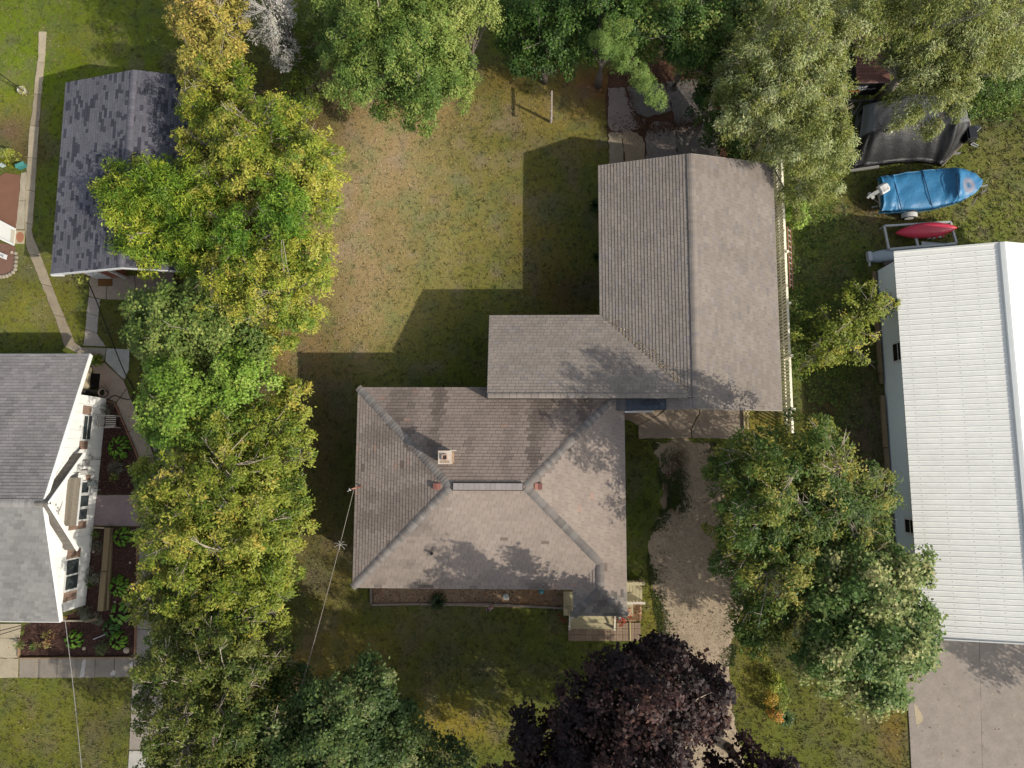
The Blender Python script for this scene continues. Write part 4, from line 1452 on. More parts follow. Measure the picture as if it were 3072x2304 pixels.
def tree(name, label, cat, lobes, pal, leaf=(.11, .06), dens=1100, clump=(.26, 16), seed=1, base=None, trunk=.16, bark=(150, 138, 124),
         limbs=26, twigs=60, group=None, twigc=(176, 164, 146), **kw):
    t = thing(name, label, cat, group=group)
    Pp, Nn, Dd, L, Wd, Cc, tips = crown_cloud(lobes, pal, leaf, dens * DENS, clump, seed, **kw)
    TOTAL_LEAVES[0] += len(Pp)
    leaves_mesh(Pp, Nn, Dd, L, Wd, Cc, "crown", t)
    r = random.Random(seed)
    lx, ly, lz = [], [], []
    ws = []
    for (u, v, ru, rv, zc, rz) in lobes:
        x, y, _ = P(u, v, zc)
        lx.append(x); ly.append(y); lz.append(zc); ws.append(ru * rv)
    W = sum(ws)
    cx = sum(a * b for a, b in zip(lx, ws)) / W
    cy = sum(a * b for a, b in zip(ly, ws)) / W
    cz = sum(a * b for a, b in zip(lz, ws)) / W
    if base:
        cx, cy, _ = P(base[0], base[1], 0)
    fork = (cx + r.uniform(-.1, .1), cy + r.uniform(-.1, .1), cz * .42)
    bc = S(*bark)
    mb = MB(bc * .8)
    mb.tube([(cx, cy, -.1), (cx + .02, cy, cz * .2), fork, (fork[0] + r.uniform(-.2, .2), fork[1] + r.uniform(-.2, .2), cz)], [trunk * 1.3, trunk, trunk * .85, trunk * .5], 9)
    mb.obj("trunk", m_bark(), t, True)
    mb = MB(bc)
    rr = np.random.default_rng(seed + 5)
    pick = rr.permutation(len(tips))
    ends = []
    for i in pick[:limbs]:
        e = tips[i]
        a = np.array(fork)
        m1 = a * .55 + e * .45 + np.array([r.uniform(-.3, .3), r.uniform(-.3, .3), r.uniform(.0, .4)])
        m2 = a * .2 + e * .8 + np.array([r.uniform(-.15, .15), r.uniform(-.15, .15), r.uniform(0, .2)])
        mb.tube([tuple(a), tuple(m1), tuple(m2), tuple(e)], [trunk * .42, trunk * .24, trunk * .13, .012], 5, caps=False)
        ends.append(m2)
    mb.obj("limb", m_bark(), t, True)
    if twigs and ends:
        mb = MB(S(*twigc))
        E_ = np.array(ends)
        for i in pick[limbs:limbs + twigs]:
            e = tips[i]
            j = np.argmin(((E_ - e) ** 2).sum(1))
            a = E_[j]
            m1 = (a + e) / 2 + np.array([r.uniform(-.15, .15), r.uniform(-.15, .15), r.uniform(.02, .2)])
            d = e - np.array([cx, cy, cz])
            d = d / np.linalg.norm(d)
            e2 = e + d * .16 + np.array([0, 0, .06])
            mb.tube([tuple(a), tuple(m1), tuple(e2)], [.028, .02, .010], 3, caps=False)
            for q in range(2):
                b = m1 * .4 + e * .6
                f = b + np.array([r.uniform(-.3, .3), r.uniform(-.3, .3), r.uniform(.0, .25)]) + d * .25
                mb.tube([tuple(b), tuple(f)], [.015, .007], 3, caps=False)
        kind(mb.obj("twig", m_bark(), t), 'stuff')
    return t


def build_trees():
    T = tree
    row = "trees of the tall hedge between the lots"
    T("cedar_tree", "golden yellow tree at the top of the hedge, beside the grey dead branches", "tree",
      [(640, 120, 100, 180, 4.2, 2.4), (600, 215, 56, 80, 3.2, 1.5), (690, 20, 84, 110, 4.4, 2.2), (556, 60, 46, 80, 3, 1.5), (690, 190, 70, 90, 3.6, 1.7), (620, 20, 90, 90, 3.8, 2.0)],
      [(126, 122, 40), (150, 140, 48), (170, 152, 58), (184, 158, 66)], (.13, .055), 760, (.19, 12), 11, twigs=90, group=row)
    T("dead_tree", "silver grey tree of bare drooping twigs between the golden and the bright green tree", "tree",
      [(815, 50, 80, 110, 4, 2.0), (850, 150, 48, 60, 3.2, 1.3)], [(150, 146, 136), (176, 172, 160), (196, 192, 184), (130, 126, 116)], (.10, .03), 900, (.22, 14), 12, twigs=140, droop=.5, group=row,
      bark=(170, 166, 158), twigc=(190, 186, 178))
    T("hedge_tree", "broad yellow green tree of the hedge, beside the dry lawn north of the house", "tree",
      [(700, 330, 140, 150, 4.0, 2.2), (830, 480, 185, 180, 4.4, 2.6), (900, 680, 130, 170, 4.0, 2.3), (790, 860, 180, 150, 3.8, 2.2), (640, 250, 80, 80, 3.4, 1.9), (960, 520, 84, 120, 3.4, 1.9),
       (890, 940, 90, 90, 3.0, 1.7), (610, 330, 64, 80, 3.2, 1.6), (600, 460, 64, 90, 3.2, 1.6), (700, 600, 130, 130, 3.4, 1.9), (740, 420, 130, 120, 3.8, 2.2), (940, 790, 80, 100, 3.0, 1.7), (820, 1030, 90, 50, 2.4, 1.2), (680, 830, 90, 90, 3.0, 1.6)],
      [(76, 106, 28), (98, 124, 34), (122, 140, 42), (142, 150, 48), (162, 156, 54)], (.13, .055), 780, (.19, 12), 13, base=(800, 640), twigs=330, group=row)
    T("peach_tree", "bright green tree with long narrow leaves hanging over the shed roof", "tree",
      [(525, 590, 185, 120, 3.7, 1.8), (420, 640, 115, 95, 3.3, 1.5), (470, 740, 140, 85, 3.2, 1.5), (620, 700, 115, 120, 3.5, 1.7), (590, 800, 80, 66, 2.8, 1.3), (350, 575, 56, 54, 3.2, .9), (400, 520, 70, 44, 3.2, 1.0)],
      [(74, 108, 22), (98, 130, 28), (124, 150, 36), (158, 170, 52)], (.17, .042), 900, (.26, 14), 14, droop=.3, twigs=20, rnd=.9, group=row)
    T("peach_tree", "deep green narrow leaved tree rising out of the yellow green hedge tree", "tree",
      [(850, 630, 84, 100, 5.4, 1.2), (730, 720, 80, 100, 4.6, 1.5)], [(68, 108, 24), (88, 126, 30), (112, 144, 40)], (.16, .042), 900, (.26, 14), 15, droop=.35, twigs=10, rnd=.9, group=row)
    T("maple_tree", "dark green maple with rounded leaf clusters below the shed patio", "tree",
      [(500, 935, 110, 84, 3, 1.7), (600, 965, 130, 100, 3.3, 1.8), (440, 1005, 60, 60, 2.4, 1.2), (700, 1000, 110, 100, 3, 1.7), (560, 1060, 120, 56, 2.6, 1.3), (420, 925, 40, 40, 2.2, 1.0), (760, 1060, 80, 60, 2.6, 1.3), (520, 1020, 120, 80, 2.8, 1.5), (640, 900, 90, 60, 2.8, 1.4)],
      [(72, 98, 40), (88, 114, 48), (104, 128, 58), (122, 142, 70)], (.13, .10), 620, (.30, 24), 16, twigs=10, upw=.8, group=row)
    T("maple_tree", "fresh mid green leafy tree beside the white house walk", "tree",
      [(560, 1160, 130, 84, 3.4, 1.8), (600, 1260, 160, 96, 3.5, 1.9), (500, 1230, 84, 76, 2.8, 1.5), (740, 1130, 96, 100, 3.2, 1.7), (480, 1310, 50, 40, 2.2, 1.1), (680, 1210, 110, 80, 3.0, 1.6), (520, 1110, 80, 50, 2.8, 1.3)],
      [(80, 114, 34), (98, 134, 42), (114, 148, 52), (128, 156, 64)], (.12, .09), 760, (.26, 18), 17, twigs=10, group=row)
    T("hedge_tree", "largest yellow leaved tree of the hedge, facing the white gable wall", "tree",
      [(690, 1450, 220, 160, 3.8, 2.5), (620, 1620, 190, 160, 3.7, 2.5), (780, 1580, 150, 190, 3.6, 2.3), (860, 1340, 90, 120, 2.8, 1.7), (890, 1210, 64, 84, 2.4, 1.4), (560, 1780, 140, 120, 3.3, 2.1), (740, 1800, 150, 150, 3.4, 2.2),
       (490, 1540, 70, 120, 2.5, 1.6), (470, 1420, 50, 70, 2.2, 1.3), (880, 1460, 60, 80, 2.4, 1.4), (470, 1740, 50, 70, 2.2, 1.3), (700, 1300, 140, 100, 3.4, 1.8), (800, 1290, 100, 90, 3.0, 1.6), (570, 1500, 140, 150, 3.3, 2.0), (840, 1700, 70, 120, 2.8, 1.6), (860, 1560, 80, 90, 2.8, 1.6)],
      [(72, 98, 26), (92, 114, 30), (114, 130, 36), (138, 142, 42), (164, 152, 48)], (.14, .06), 720, (.19, 12), 18, base=(720, 1560), twigs=420, limbs=56, trunk=.2, group=row)
    T("hedge_tree", "olive green shaded tree at the lower end of the hedge by the public sidewalk", "tree",
      [(560, 1950, 112, 100, 4.2, 2.4), (700, 1990, 136, 130, 4.6, 2.6), (580, 2120, 112, 130, 4.4, 2.5), (700, 2210, 136, 130, 4.8, 2.6), (520, 2260, 60, 90, 3.6, 2.0), (820, 1970, 70, 90, 3.0, 1.7), (640, 1890, 140, 80, 4.0, 2.0), (480, 2060, 50, 90, 3.2, 1.7), (640, 2300, 150, 90, 4.4, 2.3), (600, 2420, 150, 90, 4.4, 2.3)],
      [(56, 76, 26), (70, 88, 30), (88, 100, 34), (108, 112, 40)], (.14, .06), 680, (.19, 12), 19, twigs=300, limbs=44, group=row)
    T("shade_tree", "large dark green tree at the lower edge, in front of the lawn", "tree",
      [(820, 2220, 150, 140, 4, 2.3), (990, 2170, 165, 140, 4.2, 2.2), (1110, 2050, 96, 80, 3, 1.5), (950, 2310, 250, 120, 4.4, 2.5), (1180, 2190, 110, 84, 2.6, 1.5), (900, 2060, 70, 54, 2.8, 1.3), (1320, 2270, 84, 56, 2.2, 1.1), (1200, 2290, 100, 60, 2.6, 1.3), (730, 2140, 60, 70, 3, 1.6)],
      [(40, 62, 28), (50, 74, 34), (64, 88, 42), (82, 104, 50), (110, 114, 56)], (.13, .09), 760, (.28, 18), 20, twigs=10)
    T("purple_maple", "large purple leaved maple at the lower edge beside the gravel drive", "tree",
      [(1950, 2060, 165, 125, 6.2, 3.2), (1790, 2080, 96, 92, 5.4, 2.6), (2090, 2060, 80, 86, 5.0, 2.3), (1900, 2200, 170, 110, 6.2, 3.2), (1975, 1955, 80, 42, 4.8, 1.8), (2115, 2130, 54, 62, 4.4, 2.0), (1860, 1975, 84, 50, 5.0, 2.0), (1740, 2240, 70, 70, 5.0, 2.4),
       (2010, 2190, 95, 84, 5.6, 2.8), (1860, 2320, 190, 90, 6.2, 3.2), (1600, 2190, 54, 80, 4.0, 2.1), (1590, 2280, 68, 64, 4.0, 2.1), (1690, 2330, 90, 60, 4.8, 2.4), (1745, 2150, 80, 80, 4.8, 2.3), (1700, 2215, 60, 60, 4.2, 2.0), (1900, 2460, 300, 120, 6.0, 3.0), (1690, 2430, 150, 90, 5.0, 2.6), (1520, 2400, 90, 80, 4.0, 2.2)],
      [(38, 24, 24), (50, 32, 32), (66, 44, 42), (88, 60, 54), (112, 80, 70)], (.15, .13), 620, (.28, 16), 21, gain=.85, zmin=-.75, twigs=14, trunk=.22, bark=(96, 84, 80))
    T("purple_maple", "smaller purple leaved tree in the lower right, across the drive from the big one", "tree",
      [(2290, 2310, 84, 76, 4.6, 2.2), (2170, 2300, 40, 30, 3.2, 1.2), (2330, 2420, 160, 100, 6.2, 2.8), (2200, 2440, 120, 80, 5.6, 2.4), (2420, 2530, 140, 90, 6.4, 2.8)], [(40, 24, 28), (58, 36, 40), (82, 52, 56), (108, 76, 76)], (.15, .13), 560, (.30, 16), 22, gain=1.0, zmin=-.75, twigs=4, bark=(96, 84, 80))
    T("locust_tree", "olive green tree with rust yellow tips between the gravel drive and the barn", "tree",
      [(2350, 1410, 176, 146, 6.2, 2.6), (2480, 1480, 150, 150, 5.0, 2.4), (2240, 1490, 116, 176, 6.0, 2.6), (2410, 1300, 88, 68, 5.2, 1.9), (2590, 1490, 84, 100, 3.8, 1.8), (2290, 1690, 140, 150, 4.8, 2.3), (2280, 1860, 96, 96, 3.2, 1.6), (2340, 1570, 150, 130, 5.2, 2.3), (2180, 1420, 58, 80, 4.8, 1.8), (2540, 1600, 110, 80, 4.2, 1.8), (2180, 1600, 60, 110, 3.2, 1.5), (2420, 1680, 110, 110, 4.4, 2.0)],
      [(46, 74, 22), (58, 86, 26), (74, 98, 30), (98, 112, 34), (136, 128, 42)], (.14, .06), 680, (.20, 12), 23, base=(2390, 1560), twigs=320, limbs=46, trunk=.18)
    T("silver_maple", "silvery green maple with pale leaf clusters at the corner of the white barn", "tree",
      [(2550, 1760, 160, 140, 5, 2.5), (2630, 1880, 140, 130, 4.8, 2.3), (2510, 1950, 130, 115, 4.4, 2.1), (2600, 2040, 110, 80, 4, 1.9), (2700, 1920, 74, 86, 4.2, 1.7), (2450, 1690, 96, 90, 4.4, 1.9), (2670, 1700, 90, 90, 4.4, 1.9), (2480, 1860, 110, 110, 4.6, 2.1), (2740, 1850, 50, 60, 4, 1.4)],
      [(50, 80, 28), (66, 96, 38), (86, 112, 52), (112, 130, 70), (136, 146, 92)], (.13, .11), 640, (.29, 22), 24, twigs=14, trunk=.2)
    T("sapling", "small yellow green sapling standing against the barn's west wall", "tree",
      [(2570, 930, 76, 70, 2.0, 1.0), (2480, 1010, 84, 66, 1.8, .9), (2560, 1010, 70, 60, 1.9, .9), (2470, 1080, 66, 44, 1.6, .8), (2640, 930, 40, 60, 2.0, .8), (2540, 1060, 60, 40, 1.6, .8)],
      [(92, 112, 32), (112, 128, 38), (136, 140, 42), (160, 150, 42)], (.13, .075), 380, (.22, 10), 25, bough=(2.0, .26), reach=(.7, 1.35), twigs=50, limbs=16, trunk=.06)
    wil = [(92, 108, 46), (118, 130, 58), (142, 148, 76), (160, 164, 96)]
    g = "willows over the north east corner"
    T("willow_tree", "feathery pale green willow overhanging the garage roof and the picket fence", "tree",
      [(2330, 240, 170, 160, 5.5, 2.8), (2270, 350, 120, 106, 4.6, 2.2), (2200, 330, 84, 90, 4.0, 1.7), (2290, 440, 70, 44, 3.8, 1.2), (2360, 480, 80, 70, 3.8, 1.6), (2480, 400, 70, 120, 4.2, 1.9), (2390, 560, 50, 56, 2.6, 1.1), (2420, 430, 110, 110, 4.4, 2.2), (2440, 280, 96, 130, 5, 2.4), (2450, 560, 70, 60, 2.8, 1.4), (2180, 270, 60, 70, 4, 1.6), (2390, 520, 44, 40, 3.0, 1.1), (2340, 90, 160, 130, 5.4, 2.6), (2480, 120, 110, 110, 5.2, 2.3), (2240, 220, 90, 110, 4.6, 2.0), (2350, 340, 120, 110, 4.8, 2.2), (2510, 480, 44, 60, 3.2, 1.2), (2420, 620, 40, 40, 1.6, .9)],
      wil, (.12, .035), 1150, (.20, 16), 26, droop=.55, twigs=70, limbs=40, rnd=.85, trunk=.22, bark=(160, 152, 138), group=g)
    T("willow_tree", "feathery pale green willow in the top right corner above the black trailer", "tree",
      [(2800, 90, 220, 130, 6, 2.8), (2980, 80, 120, 160, 5.4, 2.5), (2610, 80, 150, 100, 5.6, 2.4), (2760, 170, 80, 60, 5.2, 1.6), (2880, 160, 110, 80, 5.2, 1.8), (2960, 210, 90, 60, 4.4, 1.5), (2630, 176, 52, 34, 4.6, .8), (2730, 150, 70, 56, 5, 1.4)],
      wil, (.12, .035), 1150, (.20, 16), 27, droop=.55, twigs=70, limbs=40, rnd=.85, trunk=.22, bark=(160, 152, 138), group=g)
    T("willow_tree", "lower willow boughs spread over the black boat cover", "tree",
      [(2780, 300, 110, 86, 4.6, 1.7), (2735, 270, 46, 56, 4.4, 1.3), (2860, 230, 90, 80, 4.6, 1.5), (2705, 360, 56, 44, 3.8, 1.1), (2850, 290, 60, 66, 4.2, 1.4), (2790, 390, 36, 30, 3.2, .7), (2820, 220, 90, 60, 4.8, 1.5), (2680, 320, 26, 36, 3.8, .9), (2745, 400, 24, 20, 2.8, .6)],
      wil, (.12, .035), 1150, (.20, 16), 28, droop=.55, twigs=40, limbs=24, rnd=.85, trunk=.14, bark=(160, 152, 138), group=g, base=(2800, 210))
    dk = [(36, 64, 20), (48, 78, 26), (62, 92, 32), (80, 108, 42)]
    g = "dark trees along the north edge"
    T("walnut_tree", "dark green tree at the north edge of the lawn, nearest the clothes post", "tree",
      [(1640, 90, 130, 96, 4.6, 2.2), (1600, 185, 70, 44, 2.6, 1.1), (1700, 180, 76, 46, 2.8, 1.2), (1560, 60, 80, 80, 4, 1.8), (1540, 150, 50, 40, 2.6, 1.1), (1690, 60, 110, 90, 4.2, 2.0)], dk, (.11, .075), 850, (.26, 17), 29, twigs=8, group=g)
    T("walnut_tree", "dark green tree at the top edge, above the pine bough", "tree",
      [(1800, 60, 140, 96, 5, 2.4), (1790, 150, 96, 50, 3.6, 1.5), (1900, 60, 100, 90, 5, 2.2), (1740, 110, 90, 60, 3.8, 1.6), (1880, 130, 80, 40, 3.6, 1.3)], dk, (.11, .075), 850, (.26, 17), 30, twigs=8, group=g)
    T("walnut_tree", "dark green tree at the top edge, between the pine bough and the willow", "tree",
      [(1990, 60, 130, 100, 5, 2.4), (2090, 110, 96, 90, 4.4, 1.9), (2000, 150, 90, 36, 3.4, 1.2), (2150, 200, 56, 70, 3, 1.3), (2170, 60, 110, 90, 4.6, 2.0), (2080, 180, 60, 40, 3.2, 1.2), (2050, 100, 110, 70, 4.2, 1.9), (2180, 300, 40, 70, 2.4, 1.1)], dk + [(112, 128, 58)], (.11, .075), 850, (.26, 17), 31, twigs=10, group=g)
    T("pine_tree", "pine with one pale green bough reaching out over the old concrete pad", "tree",
      [(1850, 150, 60, 40, 4.8, .8), (1882, 195, 42, 30, 4.6, .5), (1912, 226, 42, 30, 4.5, .5), (1938, 256, 38, 26, 4.4, .45), (1960, 284, 30, 22, 4.3, .4), (1982, 306, 18, 14, 4.2, .3), (1830, 120, 70, 50, 5.6, .9)],
      [(84, 116, 50), (104, 134, 62), (124, 150, 76)], (.12, .018), 2600, (.13, 20), 32, base=(1830, 90), twigs=0, limbs=12, droop=.0, trunk=.2, inner=.3)
    T("poplar_tree", "tall bright green tree at the north edge over the lawn", "tree",
      [(1190, 180, 175, 155, 5, 2.7), (1080, 250, 115, 96, 4.4, 2.1), (1300, 290, 120, 96, 4.4, 2.1), (1200, 330, 90, 50, 3.6, 1.3), (1030, 165, 70, 76, 4, 1.7), (1330, 200, 96, 100, 4.4, 1.9), (1180, 50, 190, 100, 5.4, 2.5), (1010, 60, 90, 80, 4.4, 1.9), (1400, 270, 44, 70, 3.6, 1.4), (1120, 140, 140, 110, 4.8, 2.2), (1260, 120, 130, 110, 5.0, 2.3)],
      [(74, 106, 40), (92, 122, 50), (112, 140, 60), (134, 156, 74)], (.10, .06), 1100, (.22, 14), 33, gain=1.3, twigs=20, droop=.35, trunk=.2)
    T("poplar_tree", "pale green tree cut off by the top edge, beside the bright green tree", "tree",
      [(1420, 30, 110, 64, 5, 1.9), (1340, 60, 84, 80, 5, 1.9), (1500, 30, 50, 40, 4, 1.3), (1400, 110, 60, 46, 4.2, 1.3)], [(106, 128, 58), (126, 146, 70), (146, 164, 86)], (.10, .06), 1050, (.25, 16), 34, twigs=8, droop=.35)
    T("shrub", "dark green shrub between the grey dead tree and the bright green tree", "shrub",
      [(900, 310, 56, 110, 1.5, 1.1), (950, 80, 66, 120, 2.4, 1.5), (910, 200, 60, 80, 1.8, 1.2), (890, 420, 40, 40, 1.2, .9)], [(60, 84, 28), (84, 108, 34), (104, 124, 42)], (.10, .065), 750, (.24, 14), 35, twigs=50, trunk=.07)
    T("shrub", "dark green undergrowth bush between the old concrete pad and the willow", "shrub",
      [(2120, 300, 60, 70, 1.6, 1.2), (2150, 400, 60, 60, 1.4, 1.1), (2190, 460, 60, 40, 1.2, 1.0), (2100, 220, 60, 50, 1.8, 1.2)], dk, (.11, .07), 700, (.22, 14), 39, twigs=20, trunk=.05)
    T("shrub", "low dark green bushes beside the top right willow, above the lawn", "shrub",
      [(2970, 270, 84, 54, .9, .8), (3040, 230, 60, 60, 1.0, .9), (2920, 320, 40, 30, .6, .5)], [(50, 80, 26), (70, 100, 32), (90, 116, 40)], (.10, .065), 750, (.22, 14), 36, twigs=0, limbs=8, trunk=.05)
    T("shrub", "bright green leafy bush at the foot of the picket fence beside the ladder", "shrub",
      [(2385, 630, 26, 34, .7, .6), (2370, 600, 20, 28, .8, .6), (2400, 660, 16, 20, .5, .4)], [(100, 140, 46), (124, 160, 60), (144, 172, 76)], (.12, .07), 900, (.18, 12), 37, twigs=0, limbs=6, trunk=.03)
    T("shade_tree", "tree standing beyond the right edge, its shade falling on the concrete drive", "tree",
      [(3620, 2260, 120, 110, 4, 1.8), (3700, 2180, 100, 90, 4.4, 1.6)], [(80, 110, 44), (100, 126, 52)], (.14, .10), 420, (.3, 16), 38, twigs=0, limbs=14, trunk=.05)


# ------------------------------------------------------------------ small plants
def hosta(label, u, v, rpx, pal, seed, n=46, leaf=(.24, .13), group="hostas in the mulch beds"):
    """round mound of broad leaves, each leaf a part sharing one mesh"""
    t = thing("hosta", label, "plant", group=group)
    r = random.Random(seed)
    x, y, _ = P(u, v, .2)
    R = rpx * 33 / FPX
    protos = {}
    L0, W0 = leaf
    for i in range(n):
        f = math.sqrt((i + .5) / n)
        a = i * 2.39996 + r.uniform(-.3, .3)
        rad = R * f * .84
        h = .36 * (1 - f * f) + .08
        k = r.randrange(len(pal))
        if k not in protos:
            mb = MB(S(*pal[k]))
            V = [(0, 0, 0), (L0 * .3, -W0 * .42, .03), (L0 * .3, 0, .01), (L0 * .3, W0 * .42, .03), (L0 * .65, -W0 * .38, .02), (L0 * .65, 0, 0), (L0 * .65, W0 * .38, .02), (L0, 0, -.05)]
            mb.add(V, [(0, 1, 2), (0, 2, 3), (1, 4, 5, 2), (2, 5, 6, 3), (4, 7, 5), (5, 7, 6)])
            o = mb.obj("leaf", m_leaf(), t)
            protos[k] = o
        else:
            o = protos[k].copy()
            C.objects.link(o)
            o.parent = t
        o.location = (x + math.cos(a) * rad, y + math.sin(a) * rad, h)
        o.rotation_euler = (r.uniform(-.25, .25), .15 + .75 * f + r.uniform(-.15, .15), a + r.uniform(-.35, .35))
        s_ = r.uniform(.8, 1.2)
        o.scale = (s_, s_, s_)
    return t


def tuft(name, label, cat, u, v, rpx, pal, seed, n=70, blade=.035, h=.45, group=None, arch=.5):
    """clump of arching strap leaves"""
    x, y, _ = P(u, v, .1)
    R = rpx * 33 / FPX
    r = np.random.default_rng(seed)
    V, F, K = [], [], []
    pal = [S(*c) for c in pal]
    for i in range(n):
        a = r.uniform(0, 6.283)
        l = R * r.uniform(.6, 1.15)
        hh = h * r.uniform(.6, 1.1)
        d = np.array([math.cos(a), math.sin(a)])
        s = np.array([-d[1], d[0]]) * blade / 2
        b = len(V)
        c = pal[r.integers(len(pal))] * r.uniform(.8, 1.2)
        for (f, z, w) in ((.05, 0, .8), (.35, hh * .8, 1), (.7, hh, .8), (1.0, hh * (1 - arch), .1)):
            p = np.array([x, y]) + d * l * f
            for sg in (-1, 1):
                V.append((p[0] + s[0] * w * sg, p[1] + s[1] * w * sg, z + .02))
                K.append(c)
        for q in range(3):
            F.append((b + 2 * q, b + 2 * q + 1, b + 2 * q + 3, b + 2 * q + 2))
    o = newmesh(name, V, F, m_leaf(), None, np.array(K))
    return tag(o, label, cat, group)


def bushlet(name, label, cat, u, v, ru, rv, z, rz, pal, leaf, dens, seed, group=None, **kw):
    Pp, Nn, Dd, L, Wd, Cc, tips = crown_cloud([(u, v, ru, rv, z, rz)], pal, leaf, dens, (.10, 10), seed, gain=1.15, **kw)
    o = leaves_mesh(Pp, Nn, Dd, L, Wd, Cc, name)
    return tag(o, label, cat, group)


def build_plants():
    g1 = [(84, 130, 30), (104, 152, 38), (124, 166, 52)]
    hosta("round bright green hosta in the upper mulch bed under the white gable wall", 355, 1342, 40, g1, 1, 60)
    hosta("round green hosta just below the pinkish entrance slab", 364, 1612, 30, g1, 2, 46)
    hosta("green hosta halfway along the bed between the timbers and the walk", 353, 1760, 33, g1, 3, 50)
    hosta("loose broad leaved hosta near the corner of the timber wall", 357, 1840, 30, [(92, 140, 44), (116, 160, 60), (134, 172, 80)], 4, 26, (.34, .2))
    hosta("dark blue green hosta under the broad leaved one", 330, 1885, 26, [(56, 100, 40), (70, 114, 46)], 5, 34)
    hosta("rounded hosta in the lower bed corner near the big stone", 352, 1922, 27, g1, 6, 40)
    hosta("lone green hosta in the middle of the lowest mulch bed", 218, 1920, 27, g1, 7, 42)
    gr = [(110, 116, 96), (126, 130, 108), (90, 100, 76)]
    bushlet("lavender", "grey green herb bush at the bend of the timber wall", "plant", 280, 1842, 34, 34, .3, .28, gr, (.06, .02), 1600, 40)
    bushlet("lavender", "grey green herb between the lower windows and the timber", "plant", 282, 1720, 22, 30, .25, .22, gr, (.06, .02), 1500, 41)
    bushlet("lavender", "grey green herb directly below the entrance slab by the wall", "plant", 292, 1640, 22, 14, .2, .2, gr, (.06, .02), 1500, 42)
    bushlet("lavender", "greyish herb clump beside the white chair in the upper bed", "plant", 330, 1222, 18, 22, .2, .2, gr, (.06, .02), 1500, 43)
    bushlet("lavender", "greyish herb clump below the round hosta in the upper bed", "plant", 347, 1405, 24, 18, .2, .2, gr, (.06, .02), 1500, 44)
    bushlet("lavender", "dark green low plant left of the lower corner hosta", "plant", 306, 1935, 17, 26, .2, .22, [(70, 92, 44), (86, 106, 56)], (.07, .03), 1300, 45)
    bushlet("weed", "yellowish ragged weed in the lowest bed near the porch slab", "plant", 140, 1920, 30, 24, .25, .25, [(140, 130, 60), (150, 112, 60), (110, 116, 52)], (.09, .05), 420, 46)
    bushlet("shrub", "yellow green oval shrub at the corner of the brown patio", "shrub", 36, 478, 30, 27, .5, .5, [(126, 140, 36), (150, 160, 48), (172, 178, 66)], (.10, .05), 1600, 47)
    tuft("daylily", "strappy green plant in the upper bed above the entrance slab", "plant", 345, 1432, 18, [(120, 140, 60), (150, 160, 80)], 50, 26, .03, .3)
    tuft("daylily", "strappy pale green plant right under the entrance slab beside the wall", "plant", 290, 1603, 16, [(130, 150, 80), (100, 130, 60)], 51, 26, .03, .3)
    tuft("daylily", "dark strappy plant at the foot of the wall near the lowest window", "plant", 272, 1750, 18, [(80, 104, 50), (96, 120, 56)], 52, 30, .03, .3)
    tuft("daylily", "narrow leaved plant at the slab end of the lowest bed", "plant", 64, 1932, 17, [(140, 150, 90), (110, 136, 60)], 53, 24, .03, .35)
    tuft("daylily", "small strappy plant in the lower bed, west of the ragged weed", "plant", 102, 1940, 15, [(96, 120, 56), (120, 140, 70)], 54, 22, .03, .3)
    tuft("potted_fern", "spiky green fern by the corner of the white house's roof", "plant", 296, 1080, 24, [(84, 112, 30), (110, 136, 40), (150, 150, 60)], 55, 110, .04, .4)
    tuft("ornamental_grass", "dark green grass clump at the timber edge of the front chip bed", "plant", 1315, 1802, 29, [(48, 74, 40), (64, 90, 50), (84, 72, 50)], 56, 130, .03, .4)
    tuft("ornamental_grass", "long leaved clump at the west wall of the garage, nearer the north end", "plant", 1786, 622, 28, [(54, 76, 36), (70, 92, 44)], 57, 100, .03, .5)
    tuft("ornamental_grass", "long leaved clump at the west wall of the garage, nearer the wing", "plant", 1790, 775, 20, [(60, 86, 40), (84, 104, 50)], 58, 70, .03, .4)
    tuft("yucca", "spiky dark yucca in the flower strip beside the gravel drive", "plant", 2354, 2150, 26, [(60, 92, 52), (84, 114, 66), (110, 134, 86)], 59, 90, .035, .4, arch=.1)
    for i, (u, v, ru, rv, pal, lab) in enumerate([
            (2320, 2046, 22, 26, [(150, 166, 44), (170, 178, 56)], "yellow green goldenrod at the north end of the flower strip"),
            (2312, 2092, 18, 18, [(190, 150, 30), (206, 164, 40), (120, 130, 40)], "golden flower clump in the middle of the flower strip"),
            (2325, 2128, 22, 16, [(200, 136, 34), (214, 154, 50), (130, 128, 40)], "orange flower clump just above the yucca"),
            (2322, 2152, 18, 13, [(206, 140, 34), (220, 160, 54), (120, 110, 40)], "orange flower clump directly beside the yucca"),
            (2345, 2084, 14, 40, [(110, 140, 40), (130, 152, 52)], "green leafy stems behind the golden flower clumps")]):
        bushlet("goldenrod", lab, "flowers", u, v, ru, rv, .4, .35, pal, (.08, .04), 1500, 60 + i, "flowers along the drive")
    for i, (u, v, ru, rv, lab) in enumerate([(1862, 1858, 10, 16, "red leaved flowers beside the porch step post"), (1884, 1836, 8, 11, "small red flowers on the chip bed by the porch corner"), (1692, 1856, 14, 10, "red flowers at the west corner of the porch")]):
        bushlet("red_flowers", lab, "flowers", u, v, ru, rv, .25, .2, [(206, 36, 40), (170, 30, 34), (90, 100, 40)], (.07, .04), 1500, 70 + i, "red flowers round the porch")
    bushlet("weed", "leafy plant under the fascia at the left corner of the shed front", "plant", 243, 830, 12, 9, .4, .25, [(150, 156, 50), (170, 172, 70)], (.12, .06), 1200, 75)
    bushlet("weed", "small green weed at the chip bed end beside the drive", "plant", 1905, 1712, 14, 8, .15, .15, [(140, 150, 70), (120, 140, 50)], (.09, .03), 900, 76)
